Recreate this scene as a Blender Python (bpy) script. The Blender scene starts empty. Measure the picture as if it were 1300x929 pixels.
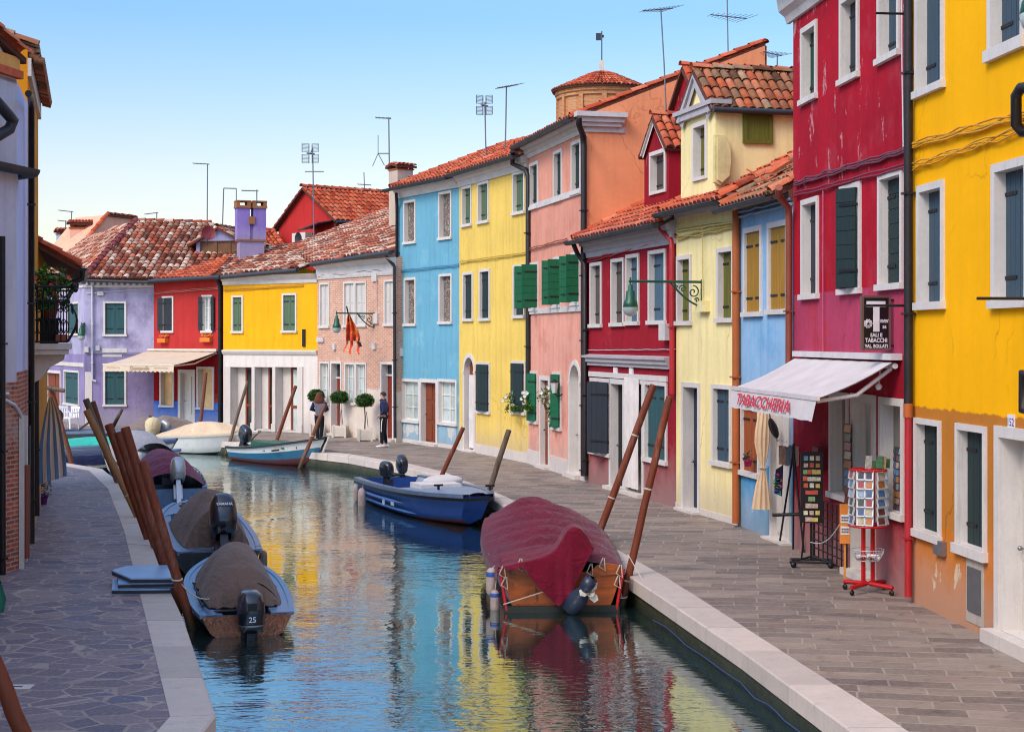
import bpy, math, random
from mathutils import Vector, Matrix, noise as mnoise
random.seed(7)
SC = bpy.context.scene
COL = SC.collection
# camera at the origin of the plan, 3.5 m above the quay, looking along +Y
F, CX, HY, CZ, WZ = 2000.0, 650.0, 431.0, 3.5, -0.45
def G(px, py, z=0.0):
    D = (CZ - z) * F / (py - HY)
    return Vector(((px - CX) * D / F, D, z))
def at(px, py, D):
    return Vector(((px - CX) * D / F, D, CZ - (py - HY) * D / F))
def lin(c):
    o = []
    for v in c[:3]:
        v = v / 255.0
        o.append(v / 12.92 if v <= 0.04045 else ((v + 0.055) / 1.055) ** 2.4)
    return (o[0], o[1], o[2], 1.0)

# ------------------------------------------------------------------ mesh builder
class MB:
    def __init__(s):
        s.v = []; s.f = []; s.m = []; s.s = []
    def add(s, pts):
        n = len(s.v); s.v.extend([tuple(p) for p in pts]); return n
    def face(s, idx, m=0, sm=False):
        s.f.append(tuple(idx)); s.m.append(m); s.s.append(sm)
    def poly(s, pts, m=0, sm=False):
        n = s.add(pts); s.face(range(n, n + len(pts)), m, sm)
    def box(s, x0, x1, y0, y1, z0, z1, m=0, M=None):
        p = [Vector((x, y, z)) for z in (z0, z1) for y in (y0, y1) for x in (x0, x1)]
        if M is not None: p = [M @ q for q in p]
        n = s.add(p)
        for q in ((0, 2, 3, 1), (4, 5, 7, 6), (0, 1, 5, 4), (2, 6, 7, 3), (0, 4, 6, 2), (1, 3, 7, 5)):
            s.face([n + i for i in q], m)
    def cbox(s, c, d, M=None, m=0):
        s.box(c[0]-d[0]/2, c[0]+d[0]/2, c[1]-d[1]/2, c[1]+d[1]/2, c[2]-d[2]/2, c[2]+d[2]/2, m, M)
    def loft(s, rings, m=0, sm=True, closed=False, mrow=None):
        k = len(rings[0]); n = s.add([p for r in rings for p in r])
        for i in range(len(rings) - 1):
            for j in range(k if closed else k - 1):
                a, b = n + i*k + j, n + i*k + (j+1) % k
                s.face((a, b, b + k, a + k), mrow[j] if mrow else m, sm)
        return n
    def tube(s, pts, r, n=8, m=0, cap=True):
        pts = [Vector(p) for p in pts]
        rr = r if isinstance(r, (list, tuple)) else [r] * len(pts)
        t = (pts[1] - pts[0]).normalized()
        a = Vector((0, 0, 1)) if abs(t.z) < .9 else Vector((1, 0, 0))
        nx = t.cross(a).normalized(); rings = []
        for i, p in enumerate(pts):
            if i == 0: t = pts[1] - pts[0]
            elif i == len(pts) - 1: t = pts[-1] - pts[-2]
            else: t = (pts[i+1] - pts[i]).normalized() + (pts[i] - pts[i-1]).normalized()
            t.normalize(); nx = (nx - t * nx.dot(t)).normalized(); ny = t.cross(nx)
            rings.append([p + (nx * math.cos(2*math.pi*k/n) + ny * math.sin(2*math.pi*k/n)) * rr[i] for k in range(n)])
        b = s.loft(rings, m, True, True)
        if cap:
            s.poly(rings[0][::-1], m); s.poly(rings[-1], m)
        return b
    def lathe(s, prof, o=(0, 0, 0), n=16, m=0, sm=True, M=None):
        rings = []
        for r, z in prof:
            q = [Vector((o[0] + r*math.cos(2*math.pi*k/n), o[1] + r*math.sin(2*math.pi*k/n), o[2] + z)) for k in range(n)]
            if M is not None: q = [M @ p for p in q]
            rings.append(q)
        s.loft(rings, m, sm, True)
    def prism(s, pts, d, m=0, mcap=None):
        d = Vector(d); a = [Vector(p) for p in pts]; b = [p + d for p in a]
        s.poly(a[::-1], m if mcap is None else mcap); s.poly(b, m if mcap is None else mcap)
        for i in range(len(a)):
            j = (i + 1) % len(a); s.poly([a[i], a[j], b[j], b[i]], m)
    def sphere(s, c, r, n=12, k=8, m=0, sc=(1, 1, 1), M=None):
        rings = []
        for i in range(k + 1):
            t = math.pi * i / k
            q = [Vector((c[0] + r*sc[0]*math.sin(t)*math.cos(2*math.pi*j/n), c[1] + r*sc[1]*math.sin(t)*math.sin(2*math.pi*j/n), c[2] + r*sc[2]*math.cos(t))) for j in range(n)]
            if M is not None: q = [M @ p for p in q]
            rings.append(q)
        s.loft(rings, m, True, True)
    def build(s, name, mats, parent=None, recalc=False):
        me = bpy.data.meshes.new(name)
        me.from_pydata(s.v, [], s.f)
        mats = mats if isinstance(mats, (list, tuple)) else [mats]
        for x in mats: me.materials.append(x)
        me.polygons.foreach_set('material_index', [min(i, len(mats)-1) for i in s.m])
        me.polygons.foreach_set('use_smooth', s.s)
        me.update()
        if recalc:
            import bmesh
            bm = bmesh.new(); bm.from_mesh(me); bmesh.ops.recalc_face_normals(bm, faces=bm.faces); bm.to_mesh(me); bm.free()
        o = bpy.data.objects.new(name, me); COL.objects.link(o)
        if parent is not None: o.parent = parent
        return o

def tag(o, label=None, cat=None, group=None, kind=None):
    if label: o['label'] = label
    if cat: o['category'] = cat
    if group: o['group'] = group
    if kind: o['kind'] = kind
    return o
def empty(name, loc, rz=0.0, label=None, cat=None, group=None):
    o = bpy.data.objects.new(name, None); COL.objects.link(o)
    o.location = loc; o.rotation_euler = (0, 0, rz); o.empty_display_size = .2
    return tag(o, label, cat, group)
def copy_tree(o, parent=None):
    c = o.copy(); COL.objects.link(c); c.parent = parent
    for ch in list(o.children): copy_tree(ch, c)
    return c
def text_mb(body, size, M, ext=0.0, sx=1.0, align='CENTER', bold=0.0, shear=0.0):
    cu = bpy.data.curves.new('t', 'FONT'); cu.body = body; cu.size = size; cu.align_x = align; cu.extrude = ext
    cu.offset = bold; cu.resolution_u = 3; cu.shear = shear
    o = bpy.data.objects.new('t', cu); COL.objects.link(o)
    dg = bpy.context.evaluated_depsgraph_get(); ev = o.evaluated_get(dg)
    me = bpy.data.meshes.new_from_object(ev)
    mb = MB(); n = mb.add([M @ Vector((v.co.x * sx, v.co.y, v.co.z)) for v in me.vertices])
    for p in me.polygons: mb.face([n + i for i in p.vertices])
    bpy.data.objects.remove(o); bpy.data.curves.remove(cu); bpy.data.meshes.remove(me)
    return mb

# ------------------------------------------------------------------ materials
class NT:
    def __init__(s, name):
        s.mat = bpy.data.materials.new(name); s.mat.use_nodes = True
        s.t = s.mat.node_tree; s.t.nodes.clear()
        s.out = s.n('ShaderNodeOutputMaterial')
        s.p = s.n('ShaderNodeBsdfPrincipled'); s.l(s.p.outputs[0], s.out.inputs[0])
        s.tc = s.n('ShaderNodeTexCoord').outputs['Object']
    def n(s, t, **k):
        x = s.t.nodes.new(t)
        for a, b in k.items(): setattr(x, a, b)
        return x
    def l(s, a, b): s.t.links.new(a, b)
    def set(s, sock, v):
        if hasattr(v, 'is_linked') or isinstance(v, bpy.types.NodeSocket): s.l(v, sock)
        else: sock.default_value = v
    def map(s, sc=(1, 1, 1), rot=(0, 0, 0), loc=(0, 0, 0), v=None):
        m = s.n('ShaderNodeMapping'); s.l(v or s.tc, m.inputs[0])
        m.inputs['Scale'].default_value = sc; m.inputs['Rotation'].default_value = rot; m.inputs['Location'].default_value = loc
        return m.outputs[0]
    def noise(s, scale=5, detail=4, rough=.55, v=None, dist=0.0):
        x = s.n('ShaderNodeTexNoise'); s.l(v or s.tc, x.inputs['Vector'])
        x.inputs['Scale'].default_value = scale; x.inputs['Detail'].default_value = detail
        x.inputs['Roughness'].default_value = rough; x.inputs['Distortion'].default_value = dist
        return x.outputs['Fac']
    def ramp(s, f, stops, interp='LINEAR'):
        x = s.n('ShaderNodeValToRGB'); s.l(f, x.inputs[0]); r = x.color_ramp; r.interpolation = interp
        while len(r.elements) < len(stops): r.elements.new(.5)
        for e, (p, c) in zip(r.elements, stops):
            e.position = p; e.color = c if len(c) == 4 else (*c, 1)
        return x.outputs[0]
    def rng(s, f, a, b, c=0.0, d=1.0):
        x = s.n('ShaderNodeMapRange'); s.set(x.inputs[0], f)
        for i, v in enumerate((a, b, c, d)): x.inputs[i+1].default_value = v
        return x.outputs[0]
    def math(s, op, a, b=0.0, c=None):
        x = s.n('ShaderNodeMath', operation=op); s.set(x.inputs[0], a); s.set(x.inputs[1], b)
        if c is not None: s.set(x.inputs[2], c)
        return x.outputs[0]
    def mix(s, f, a, b, mode='MIX'):
        x = s.n('ShaderNodeMix', data_type='RGBA', blend_type=mode)
        s.set(x.inputs[0], f); s.set(x.inputs[6], a); s.set(x.inputs[7], b)
        return x.outputs[2]
    def bump(s, h, strength=.3, dist=.02):
        b = s.n('ShaderNodeBump'); s.l(h, b.inputs['Height']); b.inputs['Strength'].default_value = strength; b.inputs['Distance'].default_value = dist
        s.l(b.outputs[0], s.p.inputs['Normal']); return b
    def z(s, v=None):
        x = s.n('ShaderNodeSeparateXYZ'); s.l(v or s.tc, x.inputs[0]); return x.outputs
    def fin(s, col, rough=.8, metal=0.0, spec=None):
        s.set(s.p.inputs['Base Color'], col); s.set(s.p.inputs['Roughness'], rough); s.p.inputs['Metallic'].default_value = metal
        if spec is not None: s.p.inputs['Specular IOR Level'].default_value = spec
        return s.mat
def sc3(c, k): return tuple(min(1, x*k) for x in c[:3]) + (1,)
MC = {}
def plaster(name, rgb, zones=(), peel=None, mott=.18, grime=.45, streak=.34, fade=None, patch=None):
    """painted render: mottling, rain streaks, dirt near the ground, lower zones (z, jag, rgb), peeled patches (amount, rgb, z0, z1)"""
    t = NT(name); c = lin(rgb)
    zz = t.z()[2]
    big = t.noise(.7, 5, .6); fine = t.noise(9, 6, .65); st = t.noise(1.0, 5, .6, t.map((5, 5, .35)))
    jag = t.noise(4, 6, .6)
    col = c
    for (zt, jg, c2) in zones:
        f = t.math('ADD', zz, t.math('MULTIPLY', t.math('SUBTRACT', jag, .5), jg))
        col = t.mix(t.rng(f, zt - .012, zt + .012), lin(c2), col)
    if patch:
        c2, lo, hi = patch
        col = t.mix(t.rng(t.noise(.9, 6, .65, t.map((1, 1, 1), loc=(3, 1, 7))), lo, hi), col, lin(c2))
    col = t.mix(t.rng(big, .3, .72), t.mix(1.0, col, (1-mott, 1-mott, 1-mott*.9, 1), 'MULTIPLY'), t.mix(1.0, col, (1+mott*.5,)*3 + (1,), 'MULTIPLY'))
    col = t.mix(t.rng(fine, .35, .7, .0, .5), col, t.mix(1.0, col, (1-mott, 1-mott, 1-mott, 1), 'MULTIPLY'))
    col = t.mix(t.rng(st, .47, .72, 0, streak), col, t.mix(1.0, col, (.55, .53, .5, 1), 'MULTIPLY'))
    g = t.math('MULTIPLY', t.rng(t.math('ADD', zz, t.math('MULTIPLY', big, -.9)), .35, -.35, 0, 1), grime)
    col = t.mix(g, col, t.mix(.55, t.mix(1.0, col, (.5, .48, .46, 1), 'MULTIPLY'), (.25, .23, .21, 1)))
    if peel:
        amt, c2, z0, z1 = peel
        pn = t.noise(1.6, 10, .72, t.map((1.3, 1.3, .6)))
        zm = t.math('MULTIPLY', t.rng(zz, z0 - .5, z0 + .4), t.rng(zz, z1 + .3, z1 - .3))
        m = t.rng(t.math('MULTIPLY', pn, zm), amt, amt + .015)
        col = t.mix(m, col, t.mix(t.rng(fine, .3, .7), lin(c2), sc3(lin(c2), .7)))
    ck = t.n('ShaderNodeTexVoronoi', feature='DISTANCE_TO_EDGE'); wv = t.n('ShaderNodeTexNoise'); t.l(t.tc, wv.inputs['Vector']); wv.inputs['Scale'].default_value = 2.2; wv.inputs['Detail'].default_value = 6
    vm = t.n('ShaderNodeMixRGB'); vm.inputs[0].default_value = .35; t.l(t.tc, vm.inputs[1]); t.l(wv.outputs['Color'], vm.inputs[2]); t.l(t.map((.8, .8, .5), v=vm.outputs[0]), ck.inputs['Vector']); ck.inputs['Scale'].default_value = 1.3
    cm = t.math('MULTIPLY', t.rng(ck.outputs['Distance'], .012, .0, 0, .5), t.rng(t.noise(.5, 3, .5, t.map(loc=(5, 8, 2))), .5, .6))
    col = t.mix(cm, col, t.mix(1.0, col, (.4, .38, .36, 1), 'MULTIPLY'))
    damp = t.math('MULTIPLY', t.rng(t.math('ADD', zz, t.math('MULTIPLY', t.noise(1.4, 7, .7, t.map(loc=(1, 9, 3))), -2.2)), .1, -.75), .4)
    col = t.mix(damp, col, t.mix(.5, col, lin((206, 198, 190))))
    h = t.math('ADD', t.math('MULTIPLY', fine, .6), big)
    t.bump(h, .45, .014)
    return t.fin(col, .9, spec=.15)
def brick(name, c1, c2, cm, zones=(), sc=1.0, sooty=.3):
    t = NT(name); s = t.z()
    cb = t.n('ShaderNodeCombineXYZ'); t.l(t.math('ADD', s[0], s[1]), cb.inputs[0]); t.l(s[2], cb.inputs[1])
    b = t.n('ShaderNodeTexBrick'); t.l(cb.outputs[0], b.inputs['Vector'])
    b.inputs['Color1'].default_value = lin(c1); b.inputs['Color2'].default_value = lin(c2); b.inputs['Mortar'].default_value = lin(cm)
    b.inputs['Scale'].default_value = 1/sc; b.inputs['Mortar Size'].default_value = .012; b.inputs['Brick Width'].default_value = .25; b.inputs['Row Height'].default_value = .07
    b.inputs['Bias'].default_value = .1; b.inputs['Mortar Smooth'].default_value = .2
    big = t.noise(1.3, 6, .65); fine = t.noise(14, 5, .6)
    col = t.mix(t.rng(big, .35, .7, 0, sooty), b.outputs[0], t.mix(1.0, b.outputs[0], (.5, .45, .42, 1), 'MULTIPLY'))
    col = t.mix(t.rng(fine, .4, .7, 0, .45), col, t.mix(.5, col, lin(cm)))
    col = t.mix(t.rng(t.noise(.8, 8, .7, t.map((1, 1, 1), loc=(9, 2, 4))), .56, .66, 0, .6), col, lin(cm))
    for (zt, jg, c3) in zones:
        f = t.math('ADD', s[2], t.math('MULTIPLY', t.math('SUBTRACT', t.noise(2.2, 8, .7), .5), jg))
        c3m = t.mix(t.rng(big, .3, .7), lin(c3), sc3(lin(c3), .78))
        col = t.mix(t.rng(f, zt - .05, zt + .05), c3m, col)
    t.bump(t.math('ADD', b.outputs['Fac'], t.math('MULTIPLY', fine, -.5)), -.5, .012)
    return t.fin(col, .9, spec=.2)
def stone(name, rgb, var=.2, stain=.35, rough=.75, isl=0):
    t = NT(name); c = lin(rgb)
    ri = t.n('ShaderNodeNewGeometry').outputs['Random Per Island'] if isl else None
    a = t.noise(1.7, 8, .65); b = t.noise(22, 5, .6)
    col = t.mix(t.rng(a, .3, .7), sc3(c, 1 - var), c)
    col = t.mix(t.rng(b, .45, .75, 0, .5), col, sc3(c, 1 - var*1.4))
    col = t.mix(t.rng(t.noise(2.5, 7, .7, t.map((4, 4, .5), loc=(2, 5, 1))), .52, .75, 0, stain), col, sc3(c, .45))
    if isl: col = t.mix(1.0, col, t.ramp(ri, [(0, (.8, .78, .77)), (.5, (1, .97, .95)), (1, (.9, .86, .84))]), 'MULTIPLY'); col = t.mix(t.rng(t.noise(4, 9, .75), .55, .68, 0, .4), col, sc3(c, .5))
    t.bump(t.math('ADD', a, t.math('MULTIPLY', b, .4)), .3, .01)
    return t.fin(col, rough, spec=.3)
def wood(name, rgb, dark=.55, gr=(18, 18, 1.2), rough=.65, worn=None, rot=(0, 0, 0), tide=None):
    t = NT(name); c = lin(rgb)
    g = t.noise(1.6, 8, .6, t.map(gr, rot), .4)
    col = t.mix(t.rng(g, .3, .72), sc3(c, dark), c)
    col = t.mix(t.rng(t.noise(2.0, 5, .6), .35, .7, 0, .4), col, sc3(c, .7))
    if worn: col = t.mix(t.rng(t.noise(5, 9, .75, t.map((1.5, 1.5, .5))), .55, .63, 0, .85), col, lin(worn))
    if tide:
        zt = t.math('ADD', t.z()[2], t.math('MULTIPLY', t.noise(7, 5, .7), .3)); sp = t.rng(t.noise(3.5, 8, .75, t.map((2, 2, .5), loc=(2, 2, 6))), .54, .66, 0, .5)
        col = t.mix(sp, col, t.mix(.45, col, lin((176, 150, 128)))); col = t.mix(t.rng(zt, tide+.45, tide+.1), col, lin((62, 56, 34))); col = t.mix(t.rng(zt, tide+.16, tide), col, lin((20, 22, 17)))
    t.bump(g, .45, .008)
    return t.fin(col, rough, spec=.35)
def paint(name, rgb, rough=.4, metal=0.0, var=.18, dirt=.25, sc=3, coat=0.0):
    t = NT(name); c = lin(rgb)
    a = t.noise(sc, 7, .65)
    col = t.mix(t.rng(a, .3, .72), sc3(c, 1 - var), sc3(c, 1 + var*.3))
    col = t.mix(t.rng(t.noise(sc*3.3, 8, .7, t.map((1, 1, .6), loc=(4, 4, 2))), .55, .75, 0, dirt), col, (.12, .11, .1, 1))
    r = t.rng(a, .3, .7, rough*.8, min(1, rough*1.3))
    if coat: t.p.inputs['Coat Weight'].default_value = coat
    t.bump(a, .06, .01)
    return t.fin(col, r, metal)
def cloth(name, rgb, var=.25, fold=0.0, rough=.9):
    t = NT(name); c = lin(rgb)
    a = t.noise(2.3, 6, .6); b = t.noise(60, 3, .5)
    col = t.mix(t.rng(a, .3, .7), sc3(c, 1 - var), sc3(c, 1.1))
    col = t.mix(t.rng(b, .4, .7, 0, .3), col, sc3(c, .75))
    hgt = t.math('ADD', t.math('MULTIPLY', a, 1.0), t.math('MULTIPLY', b, .1))
    if fold:
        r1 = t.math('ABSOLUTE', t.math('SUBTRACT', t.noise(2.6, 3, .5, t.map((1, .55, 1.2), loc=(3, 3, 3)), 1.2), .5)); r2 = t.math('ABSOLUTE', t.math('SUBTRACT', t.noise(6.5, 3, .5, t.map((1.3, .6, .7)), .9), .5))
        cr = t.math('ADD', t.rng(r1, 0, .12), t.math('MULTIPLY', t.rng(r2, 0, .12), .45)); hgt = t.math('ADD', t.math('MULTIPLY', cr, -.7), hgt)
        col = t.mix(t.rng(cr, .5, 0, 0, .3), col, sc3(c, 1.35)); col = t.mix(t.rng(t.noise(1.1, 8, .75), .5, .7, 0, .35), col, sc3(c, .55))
    t.bump(hgt, .3 if not fold else .38*fold, .03 if not fold else .05)
    t.p.inputs['Sheen Weight'].default_value = .15
    return t.fin(col, rough, spec=.15)
def tiles_mat(name, stops, lichen=.35, dark=1.0):
    t = NT(name)
    g = t.n('ShaderNodeNewGeometry').outputs['Random Per Island']
    col = t.ramp(g, [(p, sc3(lin(c), dark)) for p, c in stops])
    a = t.noise(7, 7, .65)
    col = t.mix(t.rng(a, .35, .7, 0, .6), col, t.mix(1.0, col, (.5, .45, .42, 1), 'MULTIPLY'))
    col = t.mix(t.rng(t.noise(2.2, 8, .75), .52, .68, 0, lichen), col, lin((150, 140, 118)))
    col = t.mix(t.rng(t.noise(3.1, 8, .7, t.map(loc=(7, 3, 1))), .56, .7, 0, lichen), col, lin((62, 52, 42)))
    t.bump(a, .4, .01)
    return t.fin(col, .9, spec=.2)
def glassy(name, rgb=(34, 40, 44), rough=.06):
    t = NT(name); a = t.noise(1.3, 3, .5)
    t.bump(a, .05, .05)
    return t.fin(t.mix(t.rng(a, .3, .7), lin(rgb), sc3(lin(rgb), 1.9)), rough, spec=.6)
def clear_glass(name):
    t = NT(name)
    tr = t.n('ShaderNodeBsdfTransparent'); gl = t.n('ShaderNodeBsdfGlossy'); gl.inputs['Roughness'].default_value = .03
    fr = t.n('ShaderNodeFresnel'); fr.inputs[0].default_value = 1.5
    mx = t.n('ShaderNodeMixShader'); t.l(fr.outputs[0], mx.inputs[0]); t.l(tr.outputs[0], mx.inputs[1]); t.l(gl.outputs[0], mx.inputs[2])
    tr.inputs[0].default_value = (.9, .93, .92, 1)
    t.l(mx.outputs[0], t.out.inputs[0]); return t.mat
def leafy(name, c1, c2, c3):
    t = NT(name); g = t.n('ShaderNodeNewGeometry').outputs['Random Per Island']
    col = t.ramp(g, [(0, lin(c1)), (.5, lin(c2)), (1, lin(c3))])
    t.p.inputs['Subsurface Weight'].default_value = 0
    return t.fin(col, .6, spec=.3)
def flat(name, rgb, rough=.6, metal=0.0):
    t = NT(name); a = t.noise(6, 5, .6); c = lin(rgb)
    return t.fin(t.mix(t.rng(a, .3, .7), sc3(c, .85), sc3(c, 1.06)), rough, metal)
def island_mat(name, stops, rough=.5):
    t = NT(name); g = t.n('ShaderNodeNewGeometry').outputs['Random Per Island']
    a = t.noise(30, 4, .6)
    col = t.ramp(g, [(p, lin(c)) for p, c in stops], 'CONSTANT')
    return t.fin(t.mix(t.rng(a, .35, .65, 0, .7), col, t.mix(1.0, col, (.35, .4, .45, 1), 'MULTIPLY')), rough)

M = {}
M['white'] = stone('white_stone_trim', (216, 209, 202), .14, .35)
M['white2'] = stone('weathered_white_stone', (214, 204, 194), .16, .4)
M['pillar'] = stone('white_marble_facing', (214, 205, 195), .14, .3)
M['cornice'] = paint('white_cornice_paint', (204, 198, 194), .8, 0, .18, .4)
M['grey_cornice'] = paint('grey_cornice_paint', (176, 170, 172), .8, 0, .16, .3)
M['kerb'] = stone('istrian_kerb_stone', (210, 198, 188), .15, .25, .7, 1)
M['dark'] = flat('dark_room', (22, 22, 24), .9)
M['pane'] = glassy('window_glass')
M['tealpane'] = glassy('teal_window_glass', (38, 86, 92))
M['shoppane'] = glassy('glow_tinted_shop_glass', (190, 158, 112), .1); M['drabpane'] = glassy('drab_shop_glass', (112, 104, 94), .1)  # lit cream interior painted into the first pane, pale interior into the second
M['palepane'] = glassy('pale_curtained_glass', (150, 160, 156), .12)
M['clear'] = clear_glass('clear_glass')
M['sash'] = paint('white_sash_paint', (222, 218, 210), .5)
M['iron'] = paint('wrought_iron', (30, 29, 32), .55, .3)
M['black'] = paint('black_metal', (22, 22, 24), .45, .2)
M['gutter'] = paint('zinc_gutter', (66, 68, 74), .5, .5)
M['pipe_dark'] = paint('dark_downpipe', (46, 42, 44), .5, .4)
M['pipe_copper'] = paint('copper_pipe', (150, 82, 62), .5, .3)
M['pipe_orange'] = paint('orange_downpipe', (178, 92, 36), .6)
M['pipe_red'] = paint('red_downpipe', (176, 30, 40), .5)
M['pipe_white'] = paint('white_pipe', (200, 194, 204), .6)
M['cable'] = flat('dark_cable', (70, 62, 66))
M['tile_red'] = tiles_mat('red_roof_tiles', [(0, (150, 58, 36)), (.3, (196, 84, 52)), (.55, (214, 106, 70)), (.8, (176, 78, 52)), (1, (222, 134, 98))], .3)
M['tile_old'] = tiles_mat('old_mixed_roof_tiles', [(0, (84, 50, 40)), (.2, (160, 78, 54)), (.38, (206, 120, 90)), (.5, (112, 68, 54)), (.62, (226, 192, 168)), (.72, (142, 74, 52)), (.86, (232, 206, 184)), (1, (120, 58, 42))], .3)
M['tile_brown'] = tiles_mat('weathered_brown_roof_tiles', [(0, (84, 62, 44)), (.2, (156, 104, 72)), (.4, (196, 100, 64)), (.55, (104, 76, 54)), (.72, (214, 128, 92)), (.86, (132, 104, 78)), (1, (186, 150, 120))], .45)
M['tile_base'] = flat('tile_bed', (92, 52, 40), .95)
M['olive'] = wood('olive_shutter_wood', (112, 110, 34))
M['mustard'] = wood('mustard_shutter_wood', (176, 128, 30), .7)
M['teal'] = wood('slate_teal_shutter', (62, 84, 98), .7)
M['dkgreen'] = wood('dark_green_shutter', (32, 52, 52), .7)
M['green'] = wood('bright_green_shutter', (14, 104, 66), .72)
M['green_dk'] = wood('deep_green_shutter', (12, 70, 50), .72)  # deeper green for one upper window of the magenta house
M['sage'] = wood('sage_shutter', (92, 116, 86), .7)
M['slate'] = wood('slate_black_shutter', (46, 52, 60), .75)
M['bluewood'] = wood('blue_grey_shutter', (78, 110, 128), .7)
M['greywood'] = wood('grey_brown_shutter', (96, 86, 80), .6)
M['whitewood'] = wood('white_shutter_wood', (208, 202, 194), .85)
M['tealdoor'] = wood('teal_shutter_wood', (44, 88, 92), .7)
M['door_brown'] = wood('brown_door_wood', (140, 66, 36), .55)
M['door_red'] = wood('red_door_wood', (138, 44, 26), .7)
M['door_orange'] = wood('varnished_orange_wood', (168, 84, 30), .6)
M['door_dark'] = wood('dark_blue_door', (40, 56, 74), .7)
t = NT('patterned_lace_blind'); v = t.noise(11, 5, .7, None, 1.5)
M['lace'] = t.fin(t.ramp(v, [(.36, lin((52, 44, 40))), (.46, lin((120, 104, 92))), (.52, lin((66, 56, 52))), (.6, lin((190, 178, 166))), (.68, lin((90, 78, 70)))]), .8)
M['whitecloth'] = cloth('white_curtain_cloth', (216, 210, 206), .15)
M['flower_leaf'] = leafy('window_plant_leaves', (40, 82, 30), (74, 120, 42), (110, 150, 64))
M['petal_white'] = flat('white_petals', (238, 238, 230))
M['petal_red'] = flat('red_petals', (226, 88, 70))
M['terracotta'] = paint('terracotta', (160, 84, 58), .8)
M['paper'] = flat('white_paper', (232, 230, 226), .7)
M['redpaint'] = paint('red_lacquer', (190, 26, 32), .35)
M['chrome'] = paint('bare_metal', (150, 152, 156), .35, .8)
M['wire'] = paint('white_wire', (206, 208, 210), .4, .3)
# ------------------------------------------------------------------ roofs
def tiles(mb, e0, e1, r0, r1, tw=.21, tl=.36, m=0, mb_base=1, thick=.07):
    e0, e1, r0, r1 = map(Vector, (e0, e1, r0, r1))
    nu = max(2, round(((e1-e0).length + (r1-r0).length) / 2 / tw)); nv = max(2, round(max((r0-e0).length, (r1-e1).length) / tl))
    if (e1-e0).length > (r1-r0).length * 2: nu = max(2, round((e1-e0).length / tw))
    def P(s, t): return (e0*(1-s) + e1*s)*(1-t) + (r0*(1-s) + r1*s)*t
    nn = (e1-e0).cross((r0+r1)/2-(e0+e1)/2).normalized()
    if nn.z < 0: nn = -nn
    mb.prism([e0 - nn*.004, e1 - nn*.004, r1 - nn*.004, r0 - nn*.004], -nn*thick, mb_base)
    rnd = random.random
    for i in range(nu):
        for j in range(nv):
            s = (i + .5 + (rnd()-.5)*.12)/nu; t0 = max(0, (j - .06 + (rnd()-.5)*.1)/nv); t1 = min(1, (j + 1.18)/nv)
            a = P(s, t0); b = P(s, t1); w0 = (P(min(1, s + .5/nu), t0) - P(max(0, s - .5/nu), t0)); w1 = (P(min(1, s + .5/nu), t1) - P(max(0, s - .5/nu), t1))
            if w0.length < tw*.25: continue
            l0 = .022 + rnd()*.014; q = []
            for c, w, k, l in ((a, w0, 1.0, l0), (b, w1, .8, .004)):
                for an in (180, 140, 90, 40, 0):
                    an = math.radians(an)
                    q.append(c + w*(.47*k*math.cos(an)) + nn*(tw*.36*k*math.sin(an) + l))
            n = mb.add(q)
            for k in range(4): mb.face((n+k, n+k+1, n+6+k, n+5+k), m, True)
            mb.face((n, n+4, n+3, n+2, n+1), mb_base)
def ridge_cap(mb, a, b, r=.11, m=0, seg=.42):
    a, b = Vector(a), Vector(b); L = (b-a).length; n = max(1, round(L/seg)); d = (b-a)/n
    side = d.cross(Vector((0, 0, 1))).normalized(); up = side.cross(d).normalized()
    for i in range(n):
        p = a + d*i; q = a + d*(i+1.12); rr = (r*1.08, r*.9); rings = []
        for c, k in ((p, rr[0]), (q, rr[1])):
            rings.append([c + side*(k*math.cos(t)) + up*(k*math.sin(t)*.9 + (.02 if k == rr[0] else 0)) for t in [math.pi*x/6 for x in range(7)]])
        mb.loft(rings, m, True)

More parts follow.
